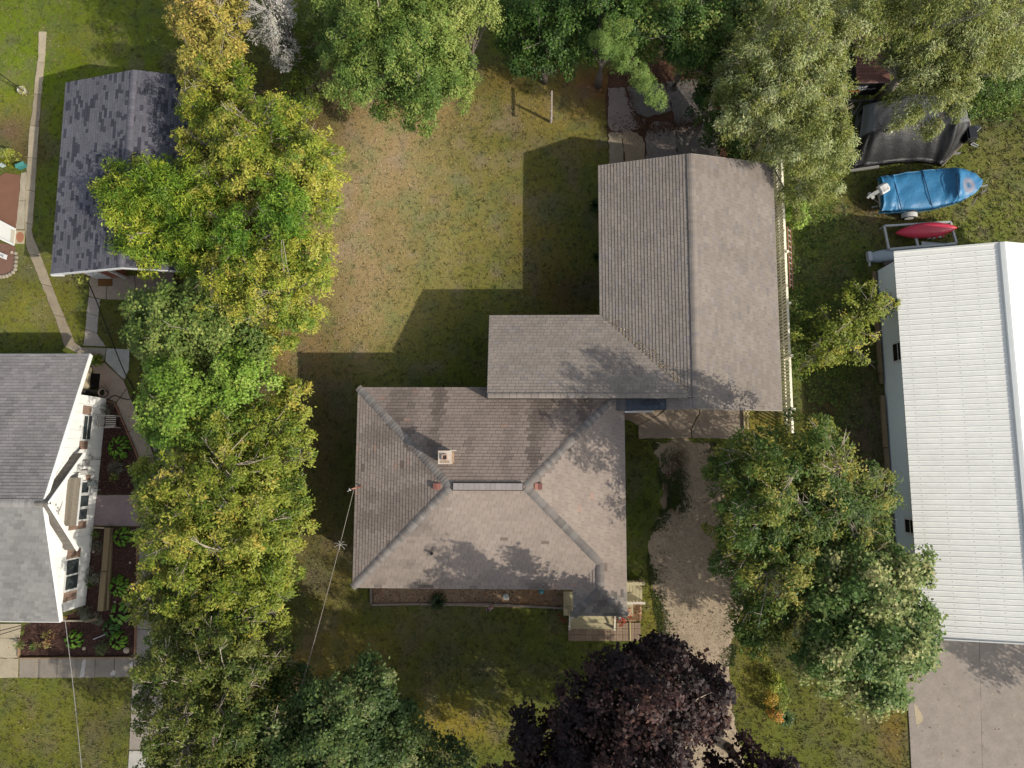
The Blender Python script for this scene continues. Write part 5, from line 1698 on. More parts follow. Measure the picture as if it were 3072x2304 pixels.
    # pot at the foot of the garden pole
    t = thing("flower_pot", "round white flower pot with a yellow green plant at the foot of the garden pole", "flower pot")
    x, y, _ = P(70, 274, .15)
    MB(S(222, 214, 196)).lathe((x, y, 0), [(.15, 0), (.20, .30), (.21, .32), (.17, .32), (.16, .26)], 20).obj("pot", m_conc(), t, True)
    Pp, Nn, Dd, L, Wd, Cc, tips = crown_cloud([(69, 273, 9, 9, .4, .12)], [(170, 164, 60), (140, 150, 50)], (.06, .03), 3000, (.05, 8), 77)
    leaves_mesh(Pp, Nn, Dd, L, Wd, Cc, "foliage", t)
    px_, py_, _ = P(84, 283, 0)
    o = MB(S(60, 56, 50)).tube([(px_, py_, 0), (px_, py_, 2.4)], .022, 8).obj("garden_pole", m_metal())
    tag(o, "thin dark metal pole beside the white flower pot in the top left lawn", "pole")
    # planter on the porch of the white house
    t = thing("planter", "round pale planter with dark soil on the white house's porch corner", "flower pot")
    x, y, _ = P(308, 1178, .3)
    MB(S(168, 150, 140)).lathe((x, y, 0), [(.14, 0), (.18, .36), (.19, .38), (.155, .38), (.15, .30)], 20).obj("pot", m_conc(), t, True)
    MB(S(46, 48, 26)).lathe((x, y, .30), [(.15, 0), (.10, .03)], 16).obj("soil", m_soil(), t)


def build_grass():
    n = 330000
    r = np.random.default_rng(77)
    u = r.uniform(-20, 3092, n)
    v = r.uniform(-20, 2324, n)
    xs, ys = np.empty(n), np.empty(n)
    # invert the level-ground projection analytically (same sight-line formula)
    x = (u - 1536) / FPX
    y = -(v - 1152) / FPX
    w = -np.ones(n)
    c, s = math.cos(RO), math.sin(RO)
    x, w = c * x + s * w, -s * x + c * w
    c, s = math.cos(TH), math.sin(TH)
    y, w = c * y - s * w, s * y + c * w
    t = -CAMH / w
    x, y = x * t, y * t
    # part of the blades stand together in tufts
    nt_ = 26000
    k_ = n // 2
    own = r.integers(0, nt_, k_)
    x[:k_] = x[k_:k_ + nt_][own] + r.normal(0, .035, k_)
    y[:k_] = y[k_:k_ + nt_][own] + r.normal(0, .035, k_)
    tuft_tone = np.zeros(n)
    tuft_tone[:k_] = r.normal(.05, .36, nt_)[own]
    keep = np.ones(n, bool)
    for poly in NOGRASS:
        keep &= ~in_poly(x, y, poly)
    # thin out where soil is bare
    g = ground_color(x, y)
    barren = np.clip((g[:, 0] / (g[:, 1] + 1e-6) - 1.2) * 1.1, 0, .62)
    keep &= r.random(n) > barren
    x, y, g, tuft_tone = x[keep], y[keep], g[keep], tuft_tone[keep]
    n = len(x)
    a = r.uniform(0, 6.283, n)
    h = r.uniform(.025, .07, n)
    wd = r.uniform(.012, .026, n)
    uu, vv = proj(x, y, 0 * x)
    rough = ((uu > 2370) & (vv > 620) & (vv < 1400)) | ((uu > 2560) & (vv < 760))
    h[rough] *= 1.5
    wd[rough] *= 1.4
    lean = r.uniform(.8, 2.1, n) * h
    la = r.uniform(0, 6.283, n)
    V = np.empty((n, 3, 3))
    V[:, 0] = np.stack([x - np.cos(a) * wd, y - np.sin(a) * wd, 0 * x - .012], 1)
    V[:, 1] = np.stack([x + np.cos(a) * wd, y + np.sin(a) * wd, 0 * x - .012], 1)
    V[:, 2] = np.stack([x + np.cos(la) * lean, y + np.sin(la) * lean, h], 1)
    c1 = vnoise(x, y, 5.5, 401)
    c2 = vnoise(x, y, 12.0, 402)
    mix = np.clip((c1 * .55 + c2 * .45 - .5) * 3.4 + .42 + tuft_tone + r.normal(0, .15, n), 0, 1)[:, None]
    lum = g.mean(1, keepdims=True)
    straw = g * .55 + lum * np.array([1.75, 1.38, .92]) * .62
    green = g * .50 + lum * np.array([.66, .98, .30]) * .42
    K = (straw * mix + green * (1 - mix)) * r.uniform(.95, 1.45, (n, 1)) * (1 + r.normal(0, .06, (n, 3)))
    dryb = r.random(n) < .10
    K[dryb] = K[dryb] * np.array([1.45, 1.25, 1.1])
    o = newmesh("grass", V.reshape(-1, 3), np.arange(n * 3).reshape(n, 3), m_blade(), None, np.repeat(np.clip(K, .004, .6), 3, 0))
    tag(o, "short patchy grass growing all over the lawns", "grass")
    kind(o, 'stuff')
    # pebbles and dark clods on the drive
    n = 4200
    w_ = PX([(1966, 1322), (1992, 1480), (1958, 1600), (1950, 1690), (1985, 1830), (2010, 1980), (2040, 2100), (2020, 2304), (2230, 2304), (2196, 2080), (2190, 1990), (2214, 1900), (2200, 1650), (2140, 1322)])
    a_ = np.array(w_)
    q = np.stack([r.uniform(a_[:, 0].min(), a_[:, 0].max(), n * 3), r.uniform(a_[:, 1].min(), a_[:, 1].max(), n * 3)], 1)
    q = q[in_poly(q[:, 0], q[:, 1], w_)][:n]
    n = len(q)
    pal = np.array([S(190, 170, 144), S(182, 160, 134), S(172, 150, 126), S(200, 182, 158), S(142, 120, 98), S(112, 92, 74)])
    pos = np.concatenate([q, np.full((n, 1), .022)], 1)
    cl = fbm(q[:, 0], q[:, 1], 1.7, 91) > .52
    idx = np.where(cl, r.integers(2, 6, n), r.integers(0, 4, n))
    o = leaves_mesh(pos, unit(n, r) * .5 + np.array([0, 0, 1.0]), unit(n, r), r.uniform(.03, .07, n), r.uniform(.02, .05, n), pal[idx] * r.uniform(.85, 1.15, (n, 1)), "pebbles", None, m_gravel(), .25)
    tag(o, "loose pebbles and clods scattered over the gravel drive", "gravel")
    kind(o, 'stuff')
    n = 17000
    ii = r.random(n) < .30
    u = np.where(ii, r.normal(2030, 17, n), r.normal(2002, 26, n))
    v = np.where(ii, r.normal(1462, 42, n), r.normal(1512, 14, n))
    edge = r.random(n) < .62
    ev = r.uniform(1325, 2000, n)
    el = np.interp(ev, [1319, 1480, 1545, 1600, 1690, 1760, 1900, 2000], [1964, 1990, 1985, 1958, 1948, 1958, 1985, 2015]) + np.abs(r.normal(0, 20, n)) - 8
    er = np.interp(ev, [1319, 1500, 1650, 1800, 1900, 2000], [2140, 2180, 2200, 2222, 2214, 2190]) - np.abs(r.normal(0, 22, n)) + 10
    u = np.where(edge, np.where(r.random(n) < .5, el, er), u)
    v = np.where(edge, ev, v)
    pts = np.array([P(a_, b_, .03) for a_, b_ in zip(u, v)])
    pts = pts[fbm(pts[:, 0], pts[:, 1], 2.2, 95) > .45]
    n = len(pts)
    pal = np.array([S(62, 84, 30), S(78, 100, 36), S(48, 66, 26), S(96, 96, 44)])
    o = leaves_mesh(pts, unit(n, r) * .7 + np.array([0, 0, 1.0]), unit(n, r), r.uniform(.06, .11, n), r.uniform(.02, .04, n), pal[r.integers(0, 4, n)] * r.uniform(.8, 1.2, (n, 1)), "drive_weeds")
    tag(o, "green weeds growing between the wheel tracks of the gravel drive", "weeds")
    kind(o, 'stuff')
    # fallen leaves
    n = 1500
    u = r.uniform(0, 3072, n)
    v = r.uniform(0, 2304, n)
    pts = np.array([P(a_, b_, .045) for a_, b_ in zip(u, v)])
    keep = np.ones(n, bool)
    for poly in NOGRASS[:0]:
        keep &= ~in_poly(pts[:, 0], pts[:, 1], poly)
    pal = np.array([S(206, 186, 120), S(190, 150, 90), S(150, 110, 70), S(214, 206, 170), S(96, 74, 52)])
    o = leaves_mesh(pts, unit(n, r) * .4 + np.array([0, 0, 1.0]), unit(n, r), r.uniform(.05, .09, n), r.uniform(.03, .05, n), pal[r.integers(0, 5, n)], "fallen_leaves")
    tag(o, "small pale and brown leaves fallen on lawns, paths and the drive", "leaves")
    kind(o, 'stuff')
    n = 3400
    u = np.concatenate([r.normal(1985, 90, n // 2), r.normal(1930, 60, n // 4), r.normal(2060, 60, n // 4)])
    v = np.concatenate([r.normal(215, 38, n // 2), r.normal(385, 22, n // 4), r.normal(375, 20, n // 4)])
    jn = np.random.default_rng(5).random(len(u)) < .35
    tj = r.random(len(u))
    u = np.where(jn, np.interp(tj, [0, .25, .5, .75, 1], [1884, 1905, 1938, 2020, 2100]) + r.normal(0, 7, len(u)), u)
    v = np.where(jn, np.interp(tj, [0, .25, .5, .75, 1], [270, 345, 385, 380, 372]) + r.normal(0, 7, len(u)), v)
    pts = np.array([P(a_, b_, .045) for a_, b_ in zip(u, v)])
    ok_ = (u > 1812) & (v < 470) & ~((u > 1820) & (u < 2300) & (pts[:, 1] < GYN + .1) & (pts[:, 0] > GX0))
    pts = pts[ok_]
    n = len(pts)
    pl2 = np.array([S(104, 74, 54), S(84, 58, 44), S(122, 92, 66), S(70, 52, 42)])
    o = leaves_mesh(pts, unit(n, r) * .4 + np.array([0, 0, 1.0]), unit(n, r), r.uniform(.05, .12, n), r.uniform(.02, .05, n), pl2[r.integers(0, 4, n)] * r.uniform(.8, 1.2, (n, 1)), "needle_drift", None, m_soil(), .05)
    tag(o, "brown needles and leaf litter drifted over the old concrete pad", "leaf litter")
    kind(o, 'stuff')
    # a little leaf litter caught on the two brown roofs
    n = 420
    V = []
    for _ in range(n):
        if r.random() < .5:
            yy = r.uniform(3.0, 6.3)
            xx = GX0 + (WY - yy) + abs(r.normal(0, .25))
            zz = ZG + .302 * (xx - GX0) + .035
        elif r.random() < .5:
            xx, yy = r.uniform(7.2, 10.4), r.uniform(2.4, 12.8)
            zz = ZG + .302 * (GX1 - xx) + .03
        else:
            xx, yy = r.uniform(-5, 1.2), HYS + abs(r.normal(.1, .5))
            zz = ZH + .289 * (yy - HYS) + .03
        V.append((xx, yy, zz))
    V = np.array(V)
    o = leaves_mesh(V, unit(n, r) * .35 + np.array([0, 0, 1.0]), unit(n, r), r.uniform(.03, .07, n), r.uniform(.02, .04, n), pal[r.integers(0, 5, n)], "roof_litter")
    tag(o, "few small dry leaves caught on the brown shingle roofs", "leaves")
    kind(o, 'stuff')
    # broad weeds in the rough strip by the barn and under the fence
    n = 13000
    u = np.concatenate([r.normal(2440, 60, n // 2), r.uniform(2380, 2640, n // 4), r.normal(3000, 60, n // 4)])
    v = np.concatenate([r.normal(1000, 260, n // 2), r.uniform(600, 1400, n // 4), r.normal(290, 60, n // 4)])
    pts = np.array([P(a_, b_, .10) for a_, b_ in zip(u, v)])
    keep = (pts[:, 0] > 11.6)
    for poly in NOGRASS:
        keep &= ~in_poly(pts[:, 0], pts[:, 1], poly)
    pts = pts[keep]
    dense = fbm(pts[:, 0], pts[:, 1], .9, 81)
    pts = pts[dense > .47]
    n = len(pts)
    pts[:, 2] = r.uniform(.04, .2, n)
    pal = np.array([S(98, 128, 48), S(116, 144, 58), S(80, 112, 42), S(140, 150, 72)])
    o = leaves_mesh(pts, unit(n, r) * .5 + np.array([0, 0, 1.0]), unit(n, r), r.uniform(.06, .13, n), r.uniform(.03, .065, n), pal[r.integers(0, 4, n)] * r.uniform(.8, 1.2, (n, 1)), "ground_cover")
    tag(o, "broad leaved weeds in the rough strip beside the barn", "weeds")
    kind(o, 'stuff')
    # wood chips and mulch crumbs
    for nm, polys, pal, cnt, lab in (("wood_chips", [[(1120, 1756), (1686, 1756), (1692, 1824), (1120, 1808)], [(1836, 1770), (1922, 1808), (1922, 1860), (1850, 1864)]], [S(186, 156, 124), S(150, 120, 94), S(206, 176, 140), S(110, 82, 62), S(190, 130, 80)], 5200, "pale wood chips spread over the beds along the house front"),
                                     ("mulch_crumbs", [[(320, 1196), (346, 1210), (430, 1420), (430, 1482), (294, 1482)], [(280, 1582), (412, 1582), (404, 1964), (66, 1968), (60, 1920), (76, 1870), (250, 1824)]], [S(104, 78, 68), S(80, 58, 52), S(60, 44, 40), S(128, 100, 88)], 6500, "dark bark mulch covering the beds of the white house")):
        V, K = [], []
        tot = 0
        for poly in polys:
            w_ = PX(poly, .04)
            a_ = np.array(w_)
            m = cnt // len(polys)
            q = np.stack([r.uniform(a_[:, 0].min(), a_[:, 0].max(), m * 3), r.uniform(a_[:, 1].min(), a_[:, 1].max(), m * 3)], 1)
            q = q[in_poly(q[:, 0], q[:, 1], w_)][:m]
            V.append(np.concatenate([q, r.uniform(.035, .065, (len(q), 1))], 1))
        V = np.concatenate(V)
        n = len(V)
        o = leaves_mesh(V, unit(n, r) * .7 + np.array([0, 0, 1.0]), unit(n, r), r.uniform(.05, .11, n), r.uniform(.02, .04, n), np.array(pal)[r.integers(0, len(pal), n)] * r.uniform(.75, 1.2, (n, 1)), nm, None, m_soil(), .05)
        tag(o, lab, "mulch")
        kind(o, 'stuff')


# ------------------------------------------------------------------ boats, trailer and yard things
def text_mesh(body, size, name, col, parent, loc, rot, shear=0.0, material=None):
    cu = bpy.data.curves.new("lettering", 'FONT')
    cu.body = body
    cu.size = size
    cu.shear = shear
    cu.extrude = .004
    cu.align_x = 'CENTER'
    tmp = bpy.data.objects.new("lettering", cu)
    C.objects.link(tmp)
    dg = bpy.context.evaluated_depsgraph_get()
    me = bpy.data.meshes.new_from_object(tmp.evaluated_get(dg))
    V = [tuple(v.co) for v in me.vertices]
    F = [tuple(p.vertices) for p in me.polygons]
    bpy.data.objects.remove(tmp)
    bpy.data.curves.remove(cu)
    bpy.data.meshes.remove(me)
    o = newmesh(name, V, F, material or m_paint(), parent, col)
    o.location = loc
    o.rotation_euler = rot
    return o


def cover(stations, zed, zcr, wr, col, name, parent, nt=17, seed=0, base_drop=.3, stain=None, power=3.0):
    """cloth cover lofted over edge pairs: stations [(uN,vN,uS,vS)], zed/zcr edge and crest heights per station"""
    n = len(stations)
    V, K = [], []
    r = random.Random(seed)
    fr = [r.uniform(0, 6) for _ in range(8)]
    for i, (un, vn, us, vs_) in enumerate(stations):
        ze, zc = zed[i], zcr[i]
        a, b = Vector(P(un, vn, ze)), Vector(P(us, vs_, ze))
        for j in range(nt):
            tt = -1 + 2 * j / (nt - 1)
            z = ze + (zc - ze) * (1 - abs(tt) ** power)
            p = a.lerp(b, (tt + 1) / 2)
            edge = abs(tt)
            fold = wr * (math.sin(i * 1.35 + fr[0] + tt * 3) * .6 + math.sin(i * 2.2 + fr[1] - tt * 4) * .4) * (edge ** 1.5) + wr * .30 * math.sin(tt * 7 + fr[2] + i * .9) * (1 - edge) + wr * .25 * math.sin(i * .8 + fr[4]) * (1 - edge)
            V.append((p.x, p.y, z + fold))
            c = np.array(col) * (1 + .06 * math.sin(i * 1.7 + tt * 3 + fr[3]))
            if stain:
                c = stain(p.x, p.y, c)
            K.append(c)
    F = []
    for i in range(n - 1):
        for j in range(nt - 1):
            a = i * nt + j
            F.append((a, a + nt, a + nt + 1, a + 1))
    # skirts down both long edges and the ends
    def skirt(idx):
        b = len(V)
        for k, q in enumerate(idx):
            x, y, z = V[q]
            V.append((x, y, max(.05, z - base_drop - .04 * math.sin(k * 1.9))))
            K.append(K[q])
        for k in range(len(idx) - 1):
            F.append((idx[k], b + k, b + k + 1, idx[k + 1]))
    skirt([i * nt for i in range(n)][::-1])
    skirt([i * nt + nt - 1 for i in range(n)])
    skirt([j for j in range(nt)])
    skirt([(n - 1) * nt + j for j in range(nt)][::-1])
    return newmesh(name, V, F, m_cloth(), parent, np.array(K), True)


def densify(st, k):
    st = np.array(st, float)
    n = len(st)
    xi = np.linspace(0, n - 1, k)
    return np.stack([np.interp(xi, range(n), st[:, i]) for i in range(st.shape[1])], 1)


def build_boats():
    # blue covered runabout on its trailer
    t = thing("covered_boat", "small motorboat under a bright blue tarpaulin on a trailer, beside the red kayak", "boat")
    st = [(2640, 529, 2646, 632, .72, .96), (2662, 527, 2668, 633, .76, 1.02), (2676, 525, 2684, 632, .78, 1.00), (2684, 524, 2692, 631, .78, .93), (2720, 517, 2724, 629, .80, .95), (2768, 511, 2774, 628, .82, .97), (2800, 508, 2808, 623, .84, 1.0),
          (2826, 506, 2832, 616, .86, 1.02), (2848, 504, 2850, 612, .88, 1.20), (2858, 503, 2862, 609, .90, 1.40), (2866, 503, 2872, 606, .92, 1.36), (2878, 504, 2884, 602, .92, 1.22), (2900, 509, 2906, 592, .93, 1.12), (2920, 517, 2924, 582, .93, 1.07), (2938, 530, 2938, 566, .94, 1.02), (2948, 543, 2947, 549, .95, .99)]
    d = densify(st, 46)
    sx, sy, _ = P(2900, 560, 1.0)

    def stain(x, y, c):
        q = math.hypot((x - sx) / .22, (y - sy) / .24)
        w = math.exp(-(q - 1.0) ** 2 * 5) * .55
        c = c * (1 - w) + S(190, 150, 120) * w
        if q < .45:
            c = c * .35
        return c
    cover([tuple(q[:4]) for q in d], d[:, 4], d[:, 5], .045, S(52, 126, 172), "boat_cover", t, 21, 3, .34, stain, 5.0)
    mb = MB(S(30, 60, 90))
    for (a, b, h) in (((2678, 523), (2706, 634), 1.0), ((2766, 508), (2798, 626), 1.02), ((2866, 503), (2878, 604), 1.38)):
        pts = []
        for f in np.linspace(0, 1, 9):
            e = 1 - abs(2 * f - 1) ** 4
            z = .80 + (h - .80) * e + .015
            pts.append(P(a[0] + (b[0] - a[0]) * f, a[1] + (b[1] - a[1]) * f, z))
        mb.tube(pts, .02, 5)
    mb.obj("strap", m_dark(), t)
    hull = MB(S(190, 190, 186))
    rows = []
    for q in d[::3]:
        a, b = Vector(P(q[0], q[1], q[4])), Vector(P(q[2], q[3], q[4]))
        c = (a + b) / 2
        rows.append([(a * .96 + c * .04)[:2] + (q[4] - .1,), (a * .7 + c * .3)[:2] + (.5,), tuple(c[:2]) + (.38,), (b * .7 + c * .3)[:2] + (.5,), (b * .96 + c * .04)[:2] + (q[4] - .1,)])
    V = [tuple(p) for r_ in rows for p in r_]
    F = [(i * 5 + j, i * 5 + j + 1, i * 5 + j + 6, i * 5 + j + 5) for i in range(len(rows) - 1) for j in range(4)]
    hull.add(V, F)
    hull.add([V[0], V[1], V[2], V[3], V[4]], [(0, 1, 2, 3, 4)])
    hull.obj("hull", m_paint(), t)
    # white outboard, swung to the side and tilted
    o = Vector(P(2650, 566, .95))
    R = Matrix.Rotation(math.radians(28), 3, 'Z')
    mb = MB(S(226, 224, 218))
    prof = [(-.23, .17, .10, .02), (-.20, .22, .15, .12), (-.02, .23, .18, .15), (.17, .21, .15, .13), (.25, .15, .09, .05)]
    V, F = [], []
    for (x, hw, h1, h0) in prof:
        for (yy, zz) in ((-hw, -h0), (-hw, h1 * .5), (-hw * .62, h1), (hw * .62, h1), (hw, h1 * .5), (hw, -h0)):
            q = R @ Vector((x, yy, zz))
            V.append(tuple(o + q))
    for i in range(len(prof) - 1):
        for j in range(6):
            k = (j + 1) % 6
            F.append((i * 6 + j, i * 6 + k, (i + 1) * 6 + k, (i + 1) * 6 + j))
    F += [(5, 4, 3, 2, 1, 0), tuple(len(V) - 6 + j for j in range(6))]
    mb.add(V, F)
    m = mb.obj("outboard_motor", m_plastic(), t)
    mb = MB(S(190, 190, 182))
    mb.bar(o + R @ Vector((-.2, 0, -.02)), o + R @ Vector((-.62, 0, -.16)), .15, .20)
    mb.bar(o + R @ Vector((-.58, .05, -.1)), o + R @ Vector((-.76, -.02, -.2)), .10, .30)
    mb.bar(o + R @ Vector((-.55, -.18, -.12)), o + R @ Vector((-.62, .16, -.12)), .16, .03)
    mb.obj("lower_unit", m_plastic(), m)
    mb = MB(S(206, 204, 198))
    mb.bar(o + R @ Vector((-.12, -.14, .17)), o + R @ Vector((.12, -.12, .17)), .10, .02)
    mb.obj("cowl_plate", m_plastic(), m)
    # trailer
    tr = MB(S(150, 150, 146))
    a, b = P(2652, 600, .4), P(2950, 585, .4)
    tr.bar(P(2655, 560, .38), P(2930, 560, .38), .07, .09)
    tr.bar(P(2655, 610, .38), P(2890, 600, .38), .07, .09)
    tr.bar(P(2725, 520, .34), P(2728, 655, .34), .06, .06)
    tr.bar(P(2880, 570, .38), P(2962, 556, .42), .07, .09)
    tr.bar(P(2612, 590, .45), P(2645, 615, .45), .04, .05)
    tr.bar(P(2615, 622, .42), P(2648, 615, .42), .05, .05)
    tr.obj("trailer_frame", m_metal(), t)
    wc = Vector(P(2727, 650, .30))
    Ry = Matrix.Rotation(math.radians(90), 3, 'X')
    w = MB(S(46, 46, 46)).lathe(wc, [(.19, -.09), (.27, -.08), (.29, 0), (.27, .08), (.19, .09)], 20, R=Ry).obj("wheel", m_dark(), t, True)
    MB(S(216, 214, 208)).lathe(wc, [(.02, -.105), (.12, -.10), (.19, -.093), (.19, .093), (.12, .10), (.02, .1)], 18, R=Ry).obj("rim", m_metal(), w)
    fen = MB(S(210, 208, 202))
    V, F = [], []
    for k in range(9):
        an = math.pi * k / 8
        for s_ in (-.11, .11):
            V.append((wc.x + math.cos(an) * .36, wc.y + s_ + .02, wc.z + math.sin(an) * .33))
    F = [(2 * k, 2 * k + 2, 2 * k + 3, 2 * k + 1) for k in range(8)]
    fen.add(V, F)
    fen.obj("fender", m_metal(), t, True)
    jk = MB(S(120, 110, 102))
    q = Vector(P(2930, 592, .5))
    jk.bar(q, q + Vector((-.08, -.25, -.25)), .07, .07)
    jk.tube([q + Vector((.05, .1, -.3)), q + Vector((.05, .1, .28))], .04, 8)
    jk.bar(q + Vector((.05, .1, .28)), q + Vector((.3, .3, .30)), .03, .03)
    jk.bar(q + Vector((.12, .14, .05)), q + Vector((.42, .34, .02)), .09, .06)
    jk.obj("jack", m_metal(), t)

    # big black covered boat, half under the willow
    t = thing("covered_boat", "large boat under a black cover, its lit top painted grey, with a black outboard, half under the willow", "boat")
    st = [(2588, 318, 2550, 506, .75, .9), (2594, 316, 2568, 502, .85, 1.35), (2606, 312, 2590, 498, .9, 1.62), (2640, 308, 2640, 494, .8, 1.70), (2690, 296, 2700, 486, .75, 1.66), (2740, 286, 2755, 484, .7, 1.58), (2790, 290, 2800, 488, .7, 1.55), (2815, 294, 2828, 496, .7, 1.74), (2850, 300, 2850, 470, .8, 1.60), (2880, 316, 2884, 436, 1.0, 1.42), (2890, 340, 2896, 408, 1.1, 1.28)]
    d = densify(st, 44)
    n_ = len(d)
    nt = 23
    V, K, F = [], [], []
    for i, q in enumerate(d):
        a, b = Vector(P(q[0], q[1], q[4])), Vector(P(q[2], q[3], max(.30, q[4] - .45)))
        for j in range(nt):
            f = j / (nt - 1)
            # plateau to the north, long drape falling to the south edge
            prof = 1.0 if f < .56 else 1 - ((f - .56) / .44) ** 1.25
            z0 = a.z + (b.z - a.z) * f
            top = q[5] - .05 * math.sin(f * 5)
            z = max(z0, b.z + (top - b.z) * prof) if f > .1 else a.z + (top - a.z) * (f / .1)
            p = a.lerp(b, f)
            fl = max(0, f - .5) * 2
            ridge = .17 * fl * (math.sin(i * .95 + f * 6) * .6 + math.sin(i * 1.7 - f * 9) * .4) * (1 - fl * .6)
            V.append((p.x, p.y, z + ridge + .02 * math.sin(i * 1.3 + j)))
            c = S(27, 27, 27)
            seam = min(abs(i - 32), abs(i - 6))
            if f < .58:
                c = S(120, 121, 124) if (i < 9 or i > 31) else S(72, 73, 76)  # sunlit top of the black cover painted in lighter greys
            K.append(c * (1 + .1 * math.sin(i * .8 + f * 6)))
    for i in range(n_ - 1):
        for j in range(nt - 1):
            a = i * nt + j
            F.append((a, a + nt, a + nt + 1, a + 1))

    def skirt(idx):
        b = len(V)
        for q in idx:
            x, y, z = V[q]
            V.append((x, y, .12 if z < .9 else z - .6))
            K.append(K[q] * .8)
        for k in range(len(idx) - 1):
            F.append((idx[k], b + k, b + k + 1, idx[k + 1]))
    skirt([i * nt for i in range(n_)][::-1])
    skirt([i * nt + nt - 1 for i in range(n_)])
    skirt(list(range(nt)))
    skirt([(n_ - 1) * nt + j for j in range(nt)][::-1])
    newmesh("boat_cover", V, F, mat("vinyl_cover", .52, 4, .12, .5, 6, .3), t, np.array(K), True)
    mb = MB(S(150, 134, 118))
    pts = [V[(n_ - 1) * nt + j] for j in range(nt)]
    mb.tube([(p[0] + .02, p[1], p[2] - .02) for p in pts], .03, 6)
    mb.tube([(V[i * nt + nt - 1][0], V[i * nt + nt - 1][1] - .02, V[i * nt + nt - 1][2]) for i in range(30, n_)], .025, 6)
    mb.obj("cover_hem", m_cloth(), t)
    MB(S(200, 200, 196)).lathe(P(2672, 394, 1.72), [(.10, 0), (.08, .05), (.03, .08)], 12).obj("vent_cap", m_plastic(), t)
    o = Vector(P(2910, 405, 1.0))
    mb = MB(S(26, 27, 28))
    R = Matrix.Rotation(math.radians(8), 3, 'Z')
    mb.box(o + Vector((-.05, 0, .0)), (.42, .62, .42), .1)
    mb.box(o + Vector((-.02, .0, .24)), (.34, .5, .10), .1)
    mb.bar(o + Vector((.05, .28, .1)), o + Vector((.4, .36, .0)), .18, .16)
    mb.bar(o + Vector((.1, -.1, -.1)), o + Vector((.3, -.3, -.4)), .16, .2)
    m = mb.obj("outboard_motor", m_plastic(), t)
    mb = MB(S(170, 172, 170))
    mb.tube([o + Vector((.12, -.36, -.2)), o + Vector((.40, -.46, -.25)), o + Vector((.52, -.40, -.26)), o + Vector((.24, -.28, -.2)), o + Vector((.12, -.36, -.2))], .02, 6)
    mb.bar(o + Vector((.18, -.1, .0)), o + Vector((.36, -.16, -.05)), .03, .04)
    mb.bar(o + Vector((.2, .05, .05)), o + Vector((.5, .34, .05)), .03, .03)
    mb.obj("swim_ladder", m_metal(), m)
    mb = MB(S(140, 138, 132))
    mb.bar(P(2552, 512, .25), P(2636, 500, .25), .10, .12)
    mb.bar(P(2580, 480, .3), P(2880, 460, .3), .08, .1)
    mb.obj("trailer_frame", m_metal(), t)

    # dark enclosed trailer with brown plank lid and white lettering
    t = thing("box_trailer", "black box trailer with brown plank lid and white lettering, under the willows", "trailer")
    ztop, zbot = 1.72, .42
    c0, c1 = P(2570, 247, ztop), P(2669, 247, ztop)
    xw_, xe_, ys_ = c0[0], c1[0], c0[1]
    yn_ = ys_ + 2.3
    MB(S(36, 37, 40)).prism([(xw_ + .06, ys_ + .08), (xe_ - .06, ys_ + .08), (xe_ - .06, yn_ - .06), (xw_ + .06, yn_ - .06)], zbot, ztop - .02).obj("body", m_paint(), t)
    npl = 14
    for i in range(npl):
        ya, yb = ys_ + (yn_ - ys_) * i / npl, ys_ + (yn_ - ys_) * (i + 1) / npl - .012
        MB(S(124, 86, 74) * random.uniform(.85, 1.12)).prism([(xw_, ya), (xe_, ya), (xe_, yb), (xw_, yb)], ztop - .02, ztop + .02 + random.uniform(0, .008)).obj("lid_plank", m_wood(), t)
    mb = MB(S(158, 130, 124))
    mb.bar((xw_, ys_ - .012, ztop - .01), (xe_, ys_ - .012, ztop - .01), .022, .08)
    mb.bar((xe_ + .012, ys_ - .02, ztop - .01), (xe_ + .012, yn_, ztop - .01), .022, .08)
    mb.obj("lid_edge", m_wood(), t)
    cx = (xw_ + xe_) / 2 - .16
    yf = ys_ + .075
    zt_ = .95
    text_mesh("CLUB", .2, "lettering", S(226, 226, 232), t, (cx - .12, yf - .003, zt_ + .17), (math.pi / 2, 0, 0), .25)
    text_mesh("OUTLET.NET", .2, "lettering", S(226, 226, 232), t, (cx + .02, yf - .003, zt_ - .04), (math.pi / 2, 0, 0), .25)
    MB(S(176, 60, 36)).prism([(cx - .48, yf - .012), (cx - .02, yf - .012), (cx - .02, yf), (cx - .48, yf)], zt_ - .2, zt_ - .12).obj("stripe", m_paint(), t)
    mb = MB(S(118, 116, 112))
    mb.bar((xw_ - .05, ys_ - .25, .46), (xe_ - .1, ys_ - .22, .46), .10, .10)
    mb.bar((cx - .4, ys_ + .1, .44), (cx - .2, ys_ - .9, .40), .08, .08)
    mb.bar((cx + .4, ys_ + .1, .44), (cx - .2, ys_ - .9, .40), .08, .08)
    mb.obj("tow_frame", m_metal(), t)
    for sx_ in (xw_ + .0, xe_ - .0):
        MB(S(30, 30, 30)).lathe((sx_, (ys_ + yn_) / 2, .30), [(.10, -.08), (.28, -.08), (.30, 0), (.28, .08), (.10, .08)], 16, R=Matrix.Rotation(math.pi / 2, 3, 'Y')).obj("wheel", m_dark(), t)

    # rack of pale bars, with the kayak on it
    t = thing("dock_frame", "rectangular pale metal dock frame lying beside the barn's north end", "frame")
    z = .42
    colr = S(190, 192, 190)
    cs = [(2652, 678), (2851, 666), (2869, 730), (2666, 748)]
    names = 0
    for a, b in zip(cs, cs[1:] + cs[:1]):
        MB(colr).bar(P(*a, z), P(*b, z), .085, .10).obj("bar", m_metal(), t)
    MB(colr * .95).bar(P(2742, 690, z), P(2754, 742, z), .10, .09).obj("bar", m_metal(), t)
    mb = MB(colr * .9)
    p0, p1 = Vector(P(2666, 748, z - .18)), Vector(P(2869, 730, z - .18))
